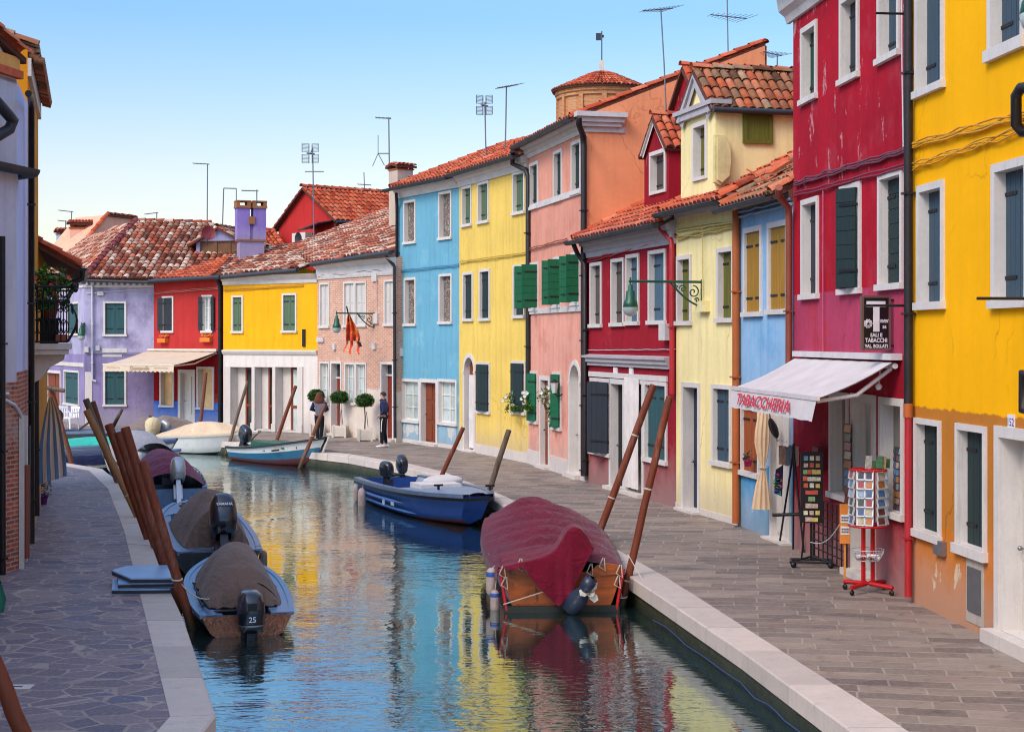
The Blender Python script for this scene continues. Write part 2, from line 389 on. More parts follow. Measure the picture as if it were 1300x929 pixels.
# ------------------------------------------------------------------ houses
REC = .55   # how deep shutters and doors sit in their reveals
class House:
    def __init__(s, name, label, A, B, wall, eave, depth=6.0, ridge=None, rdepth=None, ov=.35, reveal=None, cat='house', group=None, back=True):
        A, B = Vector(A), Vector(B); A.z = B.z = 0
        s.A = A; s.u = (B-A).normalized(); s.w = (B-A).length; s.n = Vector((-s.u.y, s.u.x, 0))
        s.root = empty(name, A, math.atan2(s.u.y, s.u.x), label, cat, group)
        s.mats = [wall, reveal or M['white'], M['dark']]
        s.eave = eave; s.depth = depth; s.ridge = ridge if ridge else eave + 1.6; s.rd = rdepth or depth*.5; s.ov = ov; s.op = []
    def uz(s, px, py, off=0.0):
        d = Vector(((px-CX)/F, 1, -(py-HY)/F)); n = s.n
        D = (s.A.dot(n) + off) / (d.x*n.x + d.y*n.y); P = d*D
        return (P - s.A).dot(s.u), P.z + CZ
    def rect(s, xl, xr, yt, yb, off=0.0):
        xm = (xl+xr)/2
        return s.uz(xl, yt, off)[0], s.uz(xr, yt, off)[0], s.uz(xm, yb, off)[1], s.uz(xm, yt, off)[1]
    def world(s, u, y, z): return s.A + s.u*u + s.n*y + Vector((0, 0, z))
    # an opening cut in the front wall
    def cut(s, u0, u1, z0, z1, d=.25, arch=0.0, back=2): s.op.append((max(.02, u0), min(s.w-.02, u1), z0, z1, d, arch, back))
    def wall(s, zsplit=(), extra=None, front_top=None):
        mb = MB(); us = sorted({0, s.w, *[o[0] for o in s.op], *[o[1] for o in s.op]}); zs = sorted({0, s.eave, *zsplit, *[o[2] for o in s.op], *[o[3] for o in s.op]})
        for i in range(len(us)-1):
            for j in range(len(zs)-1):
                uc, zc = (us[i]+us[i+1])/2, (zs[j]+zs[j+1])/2
                if any(o[0] < uc < o[1] and o[2] < zc < o[3] for o in s.op): continue
                mb.poly([(us[i], 0, zs[j]), (us[i+1], 0, zs[j]), (us[i+1], 0, zs[j+1]), (us[i], 0, zs[j+1])])
        for (u0, u1, z0, z1, d, arch, back) in s.op:
            if arch:
                zs_ = z1 - arch; c = (u0+u1)/2; rx = (u1-u0)/2; n = 12
                pts = [(c + rx*math.cos(math.pi*k/n), zs_ + arch*math.sin(math.pi*k/n)) for k in range(n+1)]
                for k in range(n):
                    a, b = pts[k], pts[k+1]
                    mb.poly([(a[0], 0, a[1]), (b[0], 0, b[1]), (b[0], d, b[1]), (a[0], d, a[1])], 1)
                    cor = u1 if k < n/2 else u0
                    mb.poly([(cor, 0, z1), (b[0], 0, b[1]), (a[0], 0, a[1])])
                mb.poly([(u1, 0, zs_), (u1, 0, z1), (u1-.0001, 0, z1)])
                mb.poly([(u0, 0, z0), (u0, 0, zs_), (u0, d, zs_), (u0, d, z0)], 1); mb.poly([(u1, 0, z0), (u1, 0, zs_), (u1, d, zs_), (u1, d, z0)], 1)
            else:
                mb.poly([(u0, 0, z0), (u0, 0, z1), (u0, d, z1), (u0, d, z0)], 1); mb.poly([(u1, 0, z0), (u1, 0, z1), (u1, d, z1), (u1, d, z0)], 1)
                mb.poly([(u0, 0, z1), (u1, 0, z1), (u1, d, z1), (u0, d, z1)], 1)
            mb.poly([(u0, 0, z0), (u1, 0, z0), (u1, d, z0), (u0, d, z0)], 1)
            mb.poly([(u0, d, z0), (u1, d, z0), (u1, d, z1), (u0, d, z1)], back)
        pr = [(0, 0), (0, s.eave), (s.rd, s.ridge)]
        if s.rd < s.depth - .1: pr.append((s.depth, s.eave - .2))
        pr.append((s.depth, 0))
        for u in (0, s.w): mb.poly([(u, y, z) for y, z in pr])
        mb.poly([(0, s.depth, 0), (s.w, s.depth, 0), (s.w, s.depth, pr[-2][1]), (0, s.depth, pr[-2][1])])
        if extra: extra(mb)
        s.wallobj = mb.build('wall', s.mats, s.root); return s.wallobj
    def roof(s, mat='tile_red', tw=.21, tl=.36, ovs=0.0, verge=True, back=True, e0=None, e1=None):
        mb = MB(); sl = (s.ridge - s.eave)/s.rd; y0 = -s.ov; z0 = s.eave - s.ov*sl + .06; zr = s.ridge + .06
        tiles(mb, (-ovs, y0, z0), (s.w+ovs, y0, z0), (-ovs, s.rd, zr), (s.w+ovs, s.rd, zr), tw, tl)
        if back and s.rd < s.depth - .1: tiles(mb, (s.w+ovs, s.depth+.2, s.eave-.2), (-ovs, s.depth+.2, s.eave-.2), (s.w+ovs, s.rd, zr), (-ovs, s.rd, zr), tw*1.2, tl*1.3)
        ridge_cap(mb, (-ovs, s.rd, zr+.02), (s.w+ovs, s.rd, zr+.02))
        if verge:
            for u in (-ovs+.06, s.w+ovs-.06): ridge_cap(mb, (u, y0, z0+.05), (u, s.rd, zr+.05), .1)
        s.roofobj = mb.build('roof', [M[mat], M['tile_base']], s.root)
        s.ez = z0; return s.roofobj
    def gutter(s, u0=0.0, u1=None, dz=0.0, r=.085, mat='gutter'):
        u1 = s.w if u1 is None else u1; mb = MB(); y = -s.ov - r*.9; z = s.ez - .02 + dz
        def ring(u, rr): return [(u, y + rr*math.cos(a), z + rr*math.sin(a)) for a in [math.pi + math.pi*k/8 for k in range(9)]]
        mb.loft([ring(u0, r), ring(u1, r)]); mb.loft([ring(u0, r-.012), ring(u1, r-.012)])
        mb.poly(ring(u0, r)); mb.poly(ring(u1, r)); mb.tube([(u0, y-r, z), (u1, y-r, z)], .012, 6)
        return mb.build('gutter', M[mat], s.root)
    def profile(s, name, yz, mat, u0=0.0, u1=None, parent=None):
        u1 = s.w if u1 is None else u1; mb = MB()
        mb.prism([(u0, y, z) for y, z in yz], (u1-u0, 0, 0)); return mb.build(name, mat, parent or s.root)
    def pipe(s, pts, r=.05, mat='pipe_dark', off=-.09, name='downpipe', clips=True):
        P = []
        for p in pts:
            o = p[2] if len(p) > 2 else off; u, z = s.uz(p[0], p[1], o); P.append(Vector((u, o, z)))
        mb = MB(); mb.tube(P, r, 10)
        if clips:
            for a, b in zip(P, P[1:]):
                if abs(b.z-a.z) > 2:
                    for k in range(1, int(abs(b.z-a.z)/1.6)+1):
                        q = a.lerp(b, k*1.6/abs(b.z-a.z)) if k*1.6 < abs(b.z-a.z) else None
                        if q is not None: mb.cbox(q, (r*2.4, r*2.6, .03))
        return mb.build(name, M[mat], s.root)
    def cable(s, pts, r=.014, mat='cable', off=-.04, n=1, spread=.05, sag=.012):
        mb = MB()
        for k in range(n):
            P = []; q = [s.uz(p[0], p[1], off) for p in pts]
            for (a, b) in zip(q, q[1:]):
                m = max(2, int(abs(b[0]-a[0])/.35)); ph = random.random()*6
                for i in range(m): 
                    t = i/m; P.append((a[0]+(b[0]-a[0])*t, off - random.random()*.015, a[1]+(b[1]-a[1])*t + k*spread - abs(math.sin(i*1.1+ph))*sag + random.uniform(-.012, .012)*(n > 1)))
            P.append((q[-1][0], off, q[-1][1] + k*spread)); mb.tube(P, r, 6)
        return mb.build('cable', mat if not isinstance(mat, str) else M[mat], s.root)
    def box(s, name, u0, u1, y0, y1, z0, z1, mat, parent=None):
        mb = MB(); mb.box(u0, u1, y0, y1, z0, z1); return mb.build(name, mat, parent or s.root)
    def pbox(s, px, d, mat, name='wall_panel', parent=None):
        u0, u1, z0, z1 = s.rect(*px); return s.box(name, u0, u1, -d, -.001, z0, z1, mat, parent)
    # window with stone surround; px rect is the outside of the surround (with its sill)
    def leaf(s, par, hu, y, z0, z1, w, ang, right, mat, horiz=False, name='shutter', strap='iron'):
        a = math.radians(ang); dx = (-1 if right else 1)*math.cos(a); dy = -math.sin(a)
        X = Vector((dx, dy, 0)); Y = Vector((dy, -dx, 0)) * (-1 if right else 1)
        Mx = Matrix(((X.x, Y.x, 0, hu), (X.y, Y.y, 0, y), (0, 0, 1, 0), (0, 0, 0, 1)))
        mb = MB(); g = .006; t = .035; h = z1-z0
        if horiz:
            n = max(4, round(h/.2)); mb.box(0, w, .008, t-.008, z0, z1, 0, Mx)
            for i in range(n): mb.box(.004, w-.004, 0, t, z0 + h*i/n + g, z0 + h*(i+1)/n - g, 0, Mx)
        else:
            n = max(2, round(w/.16)); mb.box(.004, w-.004, .009, t-.009, z0, z1, 0, Mx)
            for i in range(n): mb.box(w*i/n + g/2, w*(i+1)/n - g/2, 0, t, z0, z1, 0, Mx)
        for f in (.17, .83): mb.box(-.02, w*.8, -.012, t+.012, z0 + h*f - .02, z0 + h*f + .02, 1, Mx)
        return mb.build(name, [mat, M[strap]], par)
    def win(s, px, fill='closed', mat='dkgreen', fw=.11, sill=.09, rec=.19, aL=None, aR=None, frame='white', arch=0, horiz=False, proud=.035, uzr=None, leafmat2=None, pane='pane', gap=0.0, name='window'):
        u0, u1, z0, z1 = uzr if uzr else s.rect(*px); fw *= .68; nosash = pane in ('shoppane', 'drabpane')
        a, b, c, d = u0+fw, u1-fw, z0+sill, z1-fw; rec = rec*REC if rec > .06 else rec
        s.cut(a, b, c, d, rec+.06)
        mb = MB(); p = proud
        mb.box(u0, a, -p, -.001, z0+sill, z1); mb.box(b, u1, -p, -.001, z0+sill, z1); mb.box(a, b, -p, -.001, d, z1)
        w = mb.build(name, M[frame], s.root)
        if sill > .02:
            sb = MB(); sb.box(u0-.03, u1+.03, -.075, -.001, z0, z0+sill-.002); sb.build('sill', M[frame], w)
        W = b - a; mt = M[mat]
        if fill == 'closed':
            for k in (0, 1):
                h0 = a + .004 if k == 0 else b - .004
                s.leaf(w, h0, rec, c+.005, d-.005, W/2-.008, 0, bool(k), mt, horiz)
        elif fill in ('pane', 'lace', 'blank'):
            pb = MB()
            if fill == 'pane': pb.box(a, b, rec+.02, rec+.03, c, d, 0)
            elif fill == 'blank':
                pb.box(a, (a+b)/2-.01, rec-.02, rec+.03, c, d, 0); pb.box((a+b)/2+.01, b, rec-.02, rec+.03, c, d, 0)
                for q in (0, 1):
                    x0, x1 = ((a+.06, (a+b)/2-.06), ((a+b)/2+.06, b-.06))[q]
                    pb.box(x0, x1, rec-.035, rec-.02, c+.08, (c+d)/2-.04, 0); pb.box(x0, x1, rec-.035, rec-.02, (c+d)/2+.04, d-.08, 0)
            else:
                rg = []; n = 24
                for zz in (c, d): rg.append([(a + W*i/n, rec + .015 + .012*math.sin(i*1.7), zz) for i in range(n+1)])
                pb.loft(rg, 0)
            pb.build('pane' if fill == 'pane' else ('blind' if fill == 'lace' else 'shutter'), M[pane] if fill == 'pane' else mt, w)
            if fill == 'pane' and not nosash: s.sash(w, a, b, c, d, rec)
        if aL is not None or aR is not None:
            if fill == 'open':
                pb = MB(); pb.box(a, b, rec+.02, rec+.03, c, d, 0); pb.build('pane', M[pane], w); s.sash(w, a, b, c, d, rec)
            if aL is not None: s.leaf(w, a, -p-.01, c, d, W/2-.005, aL, False, mt, horiz)
            if aR is not None: s.leaf(w, b, -p-.01, c, d, W/2-.005, aR, True, M[leafmat2] if leafmat2 else mt, horiz)
        return w
    def sash(s, w, a, b, c, d, rec, n=3):
        sb = MB(); t = .05; y0, y1 = rec-.02, rec+.018; m = (a+b)/2
        sb.box(a, a+t, y0, y1, c, d); sb.box(b-t, b, y0, y1, c, d); sb.box(a+t, b-t, y0, y1, c, c+t); sb.box(a+t, b-t, y0, y1, d-t, d); sb.box(m-.03, m+.03, y0, y1, c+t, d-t)
        for k in range(1, n):
            z = c + (d-c)*k/n; sb.box(a+t, m-.03, y0+.01, y1, z-.012, z+.012); sb.box(m+.03, b-t, y0+.01, y1, z-.012, z+.012)
        return sb.build('sash', M['sash'], w)
    def door(s, px, mat='door_brown', fw=.12, rec=.28, step=.08, frame='white', arch=0.0, leaf=True, half=False, glass=None, uzr=None, transom=0.0, proud=.035, panels=True):
        u0, u1, z0, z1 = uzr if uzr else s.rect(*px)
        z0 = 0.0; rec = rec*REC; a, b, c, d = u0+fw, u1-fw, step, z1-fw
        s.cut(a, b, c, d, rec+.06, arch)
        lf = MB(); W = b-a; top = d - transom - (arch if arch else 0)
        x0, x1 = (a, b) if not half else (a + W*.5, b)
        lf.box(x0, x1, rec, rec+.05, c, top if not arch else d-.001)
        if panels:
            nx = 2 if not half else 1
            for i in range(nx):
                for k in range(3):
                    p0 = x0 + (x1-x0)*i/nx + .07; p1 = x0 + (x1-x0)*(i+1)/nx - .07; h = (top-c)
                    lf.box(p0, p1, rec-.02, rec, c + h*k/3 + .08, c + h*(k+1)/3 - .06)
        dr = lf.build('door', M[mat], s.root)
        fb = MB(); p = proud
        if arch:
            zs_ = z1 - fw - arch
            fb.box(u0, a, -p, -.001, 0, zs_); fb.box(b, u1, -p, -.001, 0, zs_)
            cc = (u0+u1)/2; n = 14
            for k in range(n):
                t0, t1 = math.pi*k/n, math.pi*(k+1)/n
                def pt(t, o): return ((cc + ((u1-u0)/2-(fw if o else 0))*math.cos(t)), zs_ + ((arch+fw) if not o else arch)*math.sin(t))
                q = [pt(t0, 0), pt(t1, 0), pt(t1, 1), pt(t0, 1)]
                fb.prism([(x, -p, z) for x, z in q], (0, p-.001, 0))
            fb.box(u0-.02, a+.001, -p-.015, -p+.002, zs_-.08, zs_); fb.box(b-.001, u1+.02, -p-.015, -p+.002, zs_-.08, zs_)
        else:
            fb.box(u0, a, -p, -.001, 0, z1-fw); fb.box(b, u1, -p, -.001, 0, z1-fw); fb.box(u0, u1, -p, -.001, d, z1)
        fb.build('frame', M[frame], dr)
        if step > .02:
            sb = MB(); sb.box(u0-.05, u1+.05, -.18, -.002, .002, step*.98); sb.build('step', M['white2'], dr)
        hb = MB(); hb.sphere((x0 + .09 if not half else x1-.09, rec-.06, c+.95), .03, 8, 6); hb.tube([(x0+.09 if not half else x1-.09, rec-.06, c+.95), (x0+.09 if not half else x1-.09, rec, c+.95)], .012, 6); hb.build('handle', M['chrome'], dr)
        if transom:
            tb = MB(); tb.box(a, b, rec, rec+.02, top+.06, d); tb.build('pane', M['pane'], dr)
            t2 = MB(); t2.box(a, b, rec-.06, rec+.05, top, top+.06); t2.build('transom', M[frame], dr)
        return dr
    def base(s, h=.3, mat='white2', y=.025, u0=0.0, u1=None, skip=()):
        """plinth strip at the foot of the wall, broken at the doors"""
        u1 = s.w if u1 is None else u1; mb = MB(); cuts = sorted([(o[0]-.12, o[1]+.12) for o in s.op if o[2] < h]); x = u0
        for a, b in cuts + [(u1, u1)]:
            if a > x + .02: mb = MB(); mb.box(x, min(a, u1), -y, -.001, 0, h); mb.build('plinth', M[mat], s.root)
            x = max(x, b)
# ------------------------------------------------------------------ more roof help
def ray_plane(px, py, p0, n):
    d = Vector(((px-CX)/F, 1, -(py-HY)/F)); o = Vector((0, 0, CZ))
    return o + d * ((p0-o).dot(n) / d.dot(n))
def slope_plane(e0, e1, deg):
    u = (e1-e0); u.z = 0; u.normalize(); h = Vector((-u.y, u.x, 0))
    v = h*math.cos(math.radians(deg)) + Vector((0, 0, 1))*math.sin(math.radians(deg))
    return u.cross(v).normalized()
def inside(p, poly):
    r = False; j = len(poly)-1
    for i in range(len(poly)):
        a, b = poly[i], poly[j]
        if (a[1] > p[1]) != (b[1] > p[1]) and p[0] < (b[0]-a[0])*(p[1]-a[1])/(b[1]-a[1]) + a[0]: r = not r
        j = i
    return r
def tiles_clip(mb, e0, e1, poly, tw=.24, tl=.38, m=0, mbase=1, thick=.08):
    e0, e1 = Vector(e0), Vector(e1); poly = [Vector(p) for p in poly]
    n = Vector((0, 0, 0))
    for i in range(len(poly)): n += poly[i].cross(poly[(i+1) % len(poly)])
    n.normalize()
    if n.z < 0: n = -n
    u = (e1-e0).normalized(); u = (u - n*u.dot(n)).normalized(); v = n.cross(u)
    if v.z < 0: v = -v
    q = [((p-e0).dot(u), (p-e0).dot(v)) for p in poly]
    mb.prism([p - n*.004 for p in poly], -n*thick, mbase)
    x0, x1 = min(a for a, b in q), max(a for a, b in q); y0, y1 = min(b for a, b in q), max(b for a, b in q)
    rnd = random.random
    for i in range(int((x1-x0)/tw)+1):
        for j in range(int((y1-y0)/tl)+1):
            x = x0 + (i+.5)*tw; y = y0 + j*tl
            if not inside((x, y+tl*.5), q): continue
            x += (rnd()-.5)*.03; y += (rnd()-.5)*.05
            l0 = .022 + rnd()*.014; pts = []
            for yy, k, l in ((y-.03, 1, l0), (y+tl*1.15, .8, .004)):
                for an in (180, 135, 90, 45, 0):
                    an = math.radians(an); pts.append(e0 + u*(x + .47*tw*k*math.cos(an)) + v*yy + n*(tw*.36*k*math.sin(an) + l))
            b = mb.add(pts)
            for k in range(4): mb.face((b+k, b+k+1, b+6+k, b+5+k), m, True)
            mb.face((b, b+4, b+3, b+2, b+1), mbase)
def local(root, p):
    c, s = math.cos(-root.rotation_euler[2]), math.sin(-root.rotation_euler[2]); q = Vector(p) - Vector(root.location)
    return Vector((q.x*c - q.y*s, q.x*s + q.y*c, q.z))
def px_roof(H, e0, e1, deg, pxs, mat, ridges=(), tw=.24, tl=.38, name='roof', rmat=None):
    """one roof slope through the eave e0-e1 at the given pitch, outlined by its corners"""
    n = slope_plane(Vector(e0), Vector(e1), deg); P = [ray_plane(x, y, Vector(e0), n) if not isinstance(x, Vector) else x for x, y in pxs]
    L = [local(H.root, p) for p in P]; mb = MB()
    tiles_clip(mb, local(H.root, e0), local(H.root, e1), L, tw, tl)
    for i, j in ridges: ridge_cap(mb, L[i] + Vector((0, 0, .03)), L[j] + Vector((0, 0, .03)), .12, 2 if rmat else 0)
    mb.build(name, [M[mat], M['tile_base']] + ([rmat] if rmat else []), H.root); return P
def merge(h1, h2):
    bpy.context.view_layer.update()
    mx = h1.root.matrix_world.inverted() @ h2.root.matrix_world
    for c in list(h2.root.children): c.parent = h1.root; c.matrix_basis = mx
    bpy.data.objects.remove(h2.root)

# ------------------------------------------------------------------ quays, water, kerbs
def V2(x, y): return Vector((x, y, 0))
R_out = [V2(5.87, -6), G(1075, 924), G(941, 826), G(797, 730), G(720, 684), G(651, 649), G(622, 632), G(600, 622), G(575, 611), G(545, 601), G(509, 592), G(442, 579.5), G(390, 573.6), G(340, 567), G(280, 560), G(200, 554.5), G(60, 551), G(-100, 549.5)]
R_in = [V2(6.37, -6), G(1146, 924), G(992, 826), G(841, 730), G(758, 684), G(685, 649), G(645, 632), G(621, 622), G(592, 611), G(564, 599), G(519, 588.5), G(446, 576.7), G(394, 571.3), G(343, 564.7), G(282, 557.7), G(201, 552.2), G(60, 548.7), G(-100, 547.3)]
L_out = [V2(-2.76, -6), G(274, 908), G(234, 788), G(206, 728), G(188, 678), G(156, 616), G(130, 595), G(84, 587.5), G(-100, 587.5)]
L_in = [V2(-3.2, -6), G(216, 910), G(186, 788), G(171, 728), G(158, 675), G(137, 620), G(113, 597), G(82, 591.3), G(-100, 592)]

def paving_right():
    t = NT('grey_trachyte_paving'); a = math.radians(9)
    mp = t.map((1, 1, 1), (0, 0, a)); s = t.z(mp)
    cb = t.n('ShaderNodeCombineXYZ'); wob = t.noise(.9, 3, .5)
    t.l(t.math('ADD', s[0], t.math('MULTIPLY', wob, .12)), cb.inputs[0]); t.l(t.math('ADD', s[1], t.math('MULTIPLY', t.noise(.5, 3, .5), .25)), cb.inputs[1])
    b = t.n('ShaderNodeTexBrick'); t.l(cb.outputs[0], b.inputs['Vector'])
    b.inputs['Color1'].default_value = lin((152, 138, 126)); b.inputs['Color2'].default_value = lin((112, 101, 95)); b.inputs['Mortar'].default_value = lin((162, 148, 138))
    b.inputs['Scale'].default_value = 1; b.inputs['Brick Width'].default_value = .66; b.inputs['Row Height'].default_value = .31; b.inputs['Mortar Size'].default_value = .014
    b.inputs['Mortar Smooth'].default_value = .25; b.offset = .47; b.squash = 1.5; b.squash_frequency = 3
    vo = t.n('ShaderNodeTexVoronoi'); t.l(t.map((1.6, 3.3, 1), (0, 0, a)), vo.inputs['Vector']); vo.inputs['Scale'].default_value = 1.0
    vs = t.z(vo.outputs['Color'])
    col = t.mix(t.rng(vs[0], 0, 1, .1, .8), b.outputs[0], t.mix(1.0, b.outputs[0], t.ramp(vs[1], [(0, (.62, .58, .62)), (.35, (1.0, .9, .88)), (.7, (.86, .88, .84)), (1, (1.25, 1.17, 1.06))]), 'MULTIPLY'))
    n1 = t.noise(1.1, 8, .68); n2 = t.noise(17, 6, .65)
    col = t.mix(t.rng(n1, .3, .7, .0, .5), col, t.mix(1.0, col, (.6, .58, .56, 1), 'MULTIPLY'))
    col = t.mix(t.rng(n2, .42, .72, 0, .35), col, lin((166, 150, 136)))
    col = t.mix(t.rng(t.noise(3.2, 8, .75, t.map(loc=(4, 1, 1))), .54, .68, 0, .55), col, lin((74, 66, 60)))
    bp = t.bump(t.math('ADD', t.math('MULTIPLY', b.outputs['Fac'], -1.0), t.math('MULTIPLY', n2, .35)), .5, .012)
    return t.fin(col, t.rng(n1, .3, .7, .5, .8), spec=.35)
def paving_left():
    t = NT('purple_crazy_paving'); w = t.n('ShaderNodeTexNoise'); t.l(t.tc, w.inputs['Vector']); w.inputs['Scale'].default_value = 1.6; w.inputs['Detail'].default_value = 3
    vv = t.n('ShaderNodeMixRGB'); vv.inputs[0].default_value = .14; t.l(t.tc, vv.inputs[1]); t.l(w.outputs['Color'], vv.inputs[2])
    mp = t.map((3.0, 3.7, 1), (0, 0, .2), v=vv.outputs[0])
    def vor(feat):
        x = t.n('ShaderNodeTexVoronoi', feature=feat); t.l(mp, x.inputs['Vector']); x.inputs['Scale'].default_value = 1; x.inputs['Randomness'].default_value = .95; return x
    e = vor('DISTANCE_TO_EDGE').outputs['Distance']; c = t.z(vor('F1').outputs['Color'])
    st = t.ramp(c[0], [(0, lin((98, 86, 98))), (.3, lin((130, 114, 118))), (.55, lin((116, 98, 102))), (.78, lin((146, 124, 122))), (1, lin((98, 94, 112)))])
    n1 = t.noise(1.2, 7, .65); n2 = t.noise(20, 5, .6)
    st = t.mix(t.rng(n2, .35, .7, 0, .5), st, t.mix(1.0, st, (.7, .7, .72, 1), 'MULTIPLY'))
    mo = t.mix(t.rng(n1, .3, .7), lin((170, 150, 140)), lin((144, 127, 120)))
    m = t.rng(t.math('ADD', e, t.math('MULTIPLY', t.math('SUBTRACT', n2, .5), .05)), .03, .055)
    col = t.mix(m, mo, st); col = t.mix(t.rng(n1, .4, .75, 0, .35), col, lin((102, 90, 90)))
    t.bump(t.math('ADD', m, t.math('MULTIPLY', n2, .3)), .45, .012)
    return t.fin(col, t.rng(n2, .3, .7, .42, .7), spec=.4)
def quay_wall_mat():
    t = NT('canal_wall_stone'); s = t.z(); n1 = t.noise(2.2, 8, .7); n2 = t.noise(9, 6, .65)
    hs = t.math('MULTIPLY', t.noise(1.2, 4, .5, t.map((1, 1, 9))), 1.0)
    col = t.mix(t.rng(hs, .35, .65), lin((70, 60, 50)), lin((112, 97, 82)))
    col = t.mix(t.rng(n2, .35, .7, 0, .6), col, lin((58, 50, 44)))
    h = t.math('ADD', s[2], t.math('MULTIPLY', n1, .34))
    col = t.mix(t.rng(h, .02, -.16), col, t.mix(t.rng(n2, .3, .7), lin((36, 42, 20)), lin((66, 70, 34))))
    col = t.mix(t.rng(h, -.12, -.3), col, lin((20, 24, 20)))
    t.bump(t.math('ADD', n2, hs), .6, .03); return t.fin(col, .6)
def water_mat():
    t = NT('canal_water'); 
    a = t.noise(1.0, 2, .5, t.map((.8, 2.0, 1), (0, 0, .12)), .3); b = t.noise(1.0, 3, .55, t.map((2.3, 6.2, 1), (0, 0, -.1)), .2); c = t.noise(1.0, 2, .5, t.map((4.2, 10.5, 1), (0, 0, .05)))
    br = t.rng(t.noise(.26, 4, .55, None, .6), .36, .64, .22, 1.35)
    h = t.math('ADD', t.math('MULTIPLY', a, .45), t.math('ADD', t.math('MULTIPLY', b, .3), t.math('MULTIPLY', c, .3)))
    bp = t.bump(t.math('MULTIPLY', h, br), .36, .05)
    gl = t.n('ShaderNodeBsdfGlossy'); gl.inputs['Color'].default_value = (.74, .84, .84, 1); gl.inputs['Roughness'].default_value = .02; t.l(bp.outputs[0], gl.inputs['Normal'])
    fr = t.n('ShaderNodeFresnel'); fr.inputs[0].default_value = 1.33; t.l(bp.outputs[0], fr.inputs['Normal'])
    mx = t.n('ShaderNodeMixShader'); t.l(t.rng(fr.outputs[0], .02, .55, .42, .92), mx.inputs[0]); t.l(t.p.outputs[0], mx.inputs[1]); t.l(gl.outputs[0], mx.inputs[2]); t.l(mx.outputs[0], t.out.inputs[0])
    return t.fin(t.mix(t.rng(t.noise(.4, 3), .3, .7), (.012, .03, .03, 1), (.02, .04, .036, 1)), .5, spec=0)

def sheet(name, pts, z, mat, kind='structure'):
    mb = MB(); mb.poly([(p.x, p.y, z) for p in pts]); o = mb.build(name, mat); return tag(o, kind=kind)
bed = MB(); bed.poly([(-3000, -400, -1.9), (3000, -400, -1.9), (3000, 4000, -1.9), (-3000, 4000, -1.9)])
tag(bed.build('ground', flat('canal_mud', (46, 44, 36), .95)), kind='structure')
wm = MB(); wm.poly([(-90, -12, WZ), (12, -12, WZ), (12, 62, WZ), (-90, 62, WZ)])
tag(wm.build('canal_water', water_mat()), kind='structure')
pv = paving_right()
sheet('quay_pavement', R_in + [V2(-90, 62), V2(-90, 200), V2(120, 200), V2(120, -6)], 0.0, pv)
sheet('left_quay_pavement', L_in + [V2(-90, 43.5), V2(-90, -6)], 0.0, paving_left())
def kerb(name, out, inn, L=1.55, h=.2):
    mb = MB(); acc = []
    for i in range(len(out)-1):
        n = max(1, round((out[i+1]-out[i]).length / L))
        for k in range(n):
            a, b = k/n, (k+1)/n
            acc.append((out[i].lerp(out[i+1], a), out[i].lerp(out[i+1], b), inn[i].lerp(inn[i+1], a), inn[i].lerp(inn[i+1], b)))
    for (o0, o1, i0, i1) in acc:
        d = (o1-o0).normalized()*.007; dz = random.uniform(-.004, .004); e = (o0-i0).normalized()
        lo = [(o0+d), (o1-d), (i1-d), (i0+d)]; c = .018
        rings = [[p + Vector((0, 0, -h)) for p in lo], [p + Vector((0, 0, .006+dz-c)) for p in lo], [p - (e*c if k < 2 else Vector((0, 0, 0))) + Vector((0, 0, .006+dz)) for k, p in enumerate(lo)]]
        mb.loft(rings, 0, False, True); mb.poly(rings[-1]); mb.poly(rings[0])
    tag(mb.build(name, M['kerb']), kind='structure')
kerb('quay_kerb', R_out, R_in); kerb('left_quay_kerb', L_out, L_in)
qw = quay_wall_mat()
def qwall(name, out, inn):
    mb = MB(); P = [o + (i-o).normalized()*.07 for o, i in zip(out, inn)]
    mb.loft([[p + Vector((0, 0, -.15)) for p in P], [p + Vector((0, 0, -1.85)) for p in P]], 0, False)
    J = [i + (i-o).normalized()*.02 for o, i in zip(out, inn)]
    mb.loft([[p + Vector((0, 0, -.012)) for p in P], [p + Vector((0, 0, -.012)) for p in J]], 0, False)
    tag(mb.build(name, qw), kind='structure')
qwall('canal_wall', R_out, R_in); qwall('left_canal_wall', L_out, L_in)
# ------------------------------------------------------------------ houses of the sunny quay, far to near
RP = [G(506, 560), G(583, 570.5), G(671, 587.6), G(745, 611), G(858.5, 644), G(938, 667), G(1007, 693), G(1159, 764)]
d8 = (RP[7]-RP[6]).normalized()
RP.append(RP[7] + (G(1262, 813)-RP[7]).normalized()*9.0)
GR = 'houses along the quay'

# pale blue house
h = House('terraced_house', 'sky blue rendered house beside the brick house, with white shop frame at its foot', RP[0], RP[1], plaster('sky_blue_render', (108, 168, 190), mott=.1, zones=((2.1, .1, (100, 160, 184)),), patch=((132, 184, 200), .55, .7), peel=(.64, (190, 206, 206), 0, 2.6)), 8.75, 6.5, 10.4, 4.2, .35, group=GR)
for px in ((513, 528.3, 254, 310), (557.5, 573.8, 243, 304.5)): h.win(px, 'lace', 'lace', .12)
for px in ((513.6, 528.5, 352.4, 414), (557.8, 574.3, 347.5, 411.5)): h.win(px, 'lace', 'lace', .12)
h.win((510, 533, 481, 536.5), 'pane', fw=.13, rec=.2, pane='palepane'); h.door((533.2, 556, 481, 562), 'door_brown', .12, .3); h.win((556.3, 580.5, 481.3, 540), 'pane', fw=.13, rec=.2, pane='palepane')
h.wall(); h.roof('tile_red', .24); h.gutter(-.3)
h.profile('cornice', [(-.002, 8.34), (-.07, 8.34), (-.1, 8.42), (-.3, 8.72), (-.3, 8.76), (-.002, 8.76)], M['cornice'])
h.pipe([(503, 246, -.3), (504, 262), (503.5, 556)], .055); h.cable([(507, 345), (582, 337)], n=2, mat=flat('blue_cable', (60, 140, 176)))
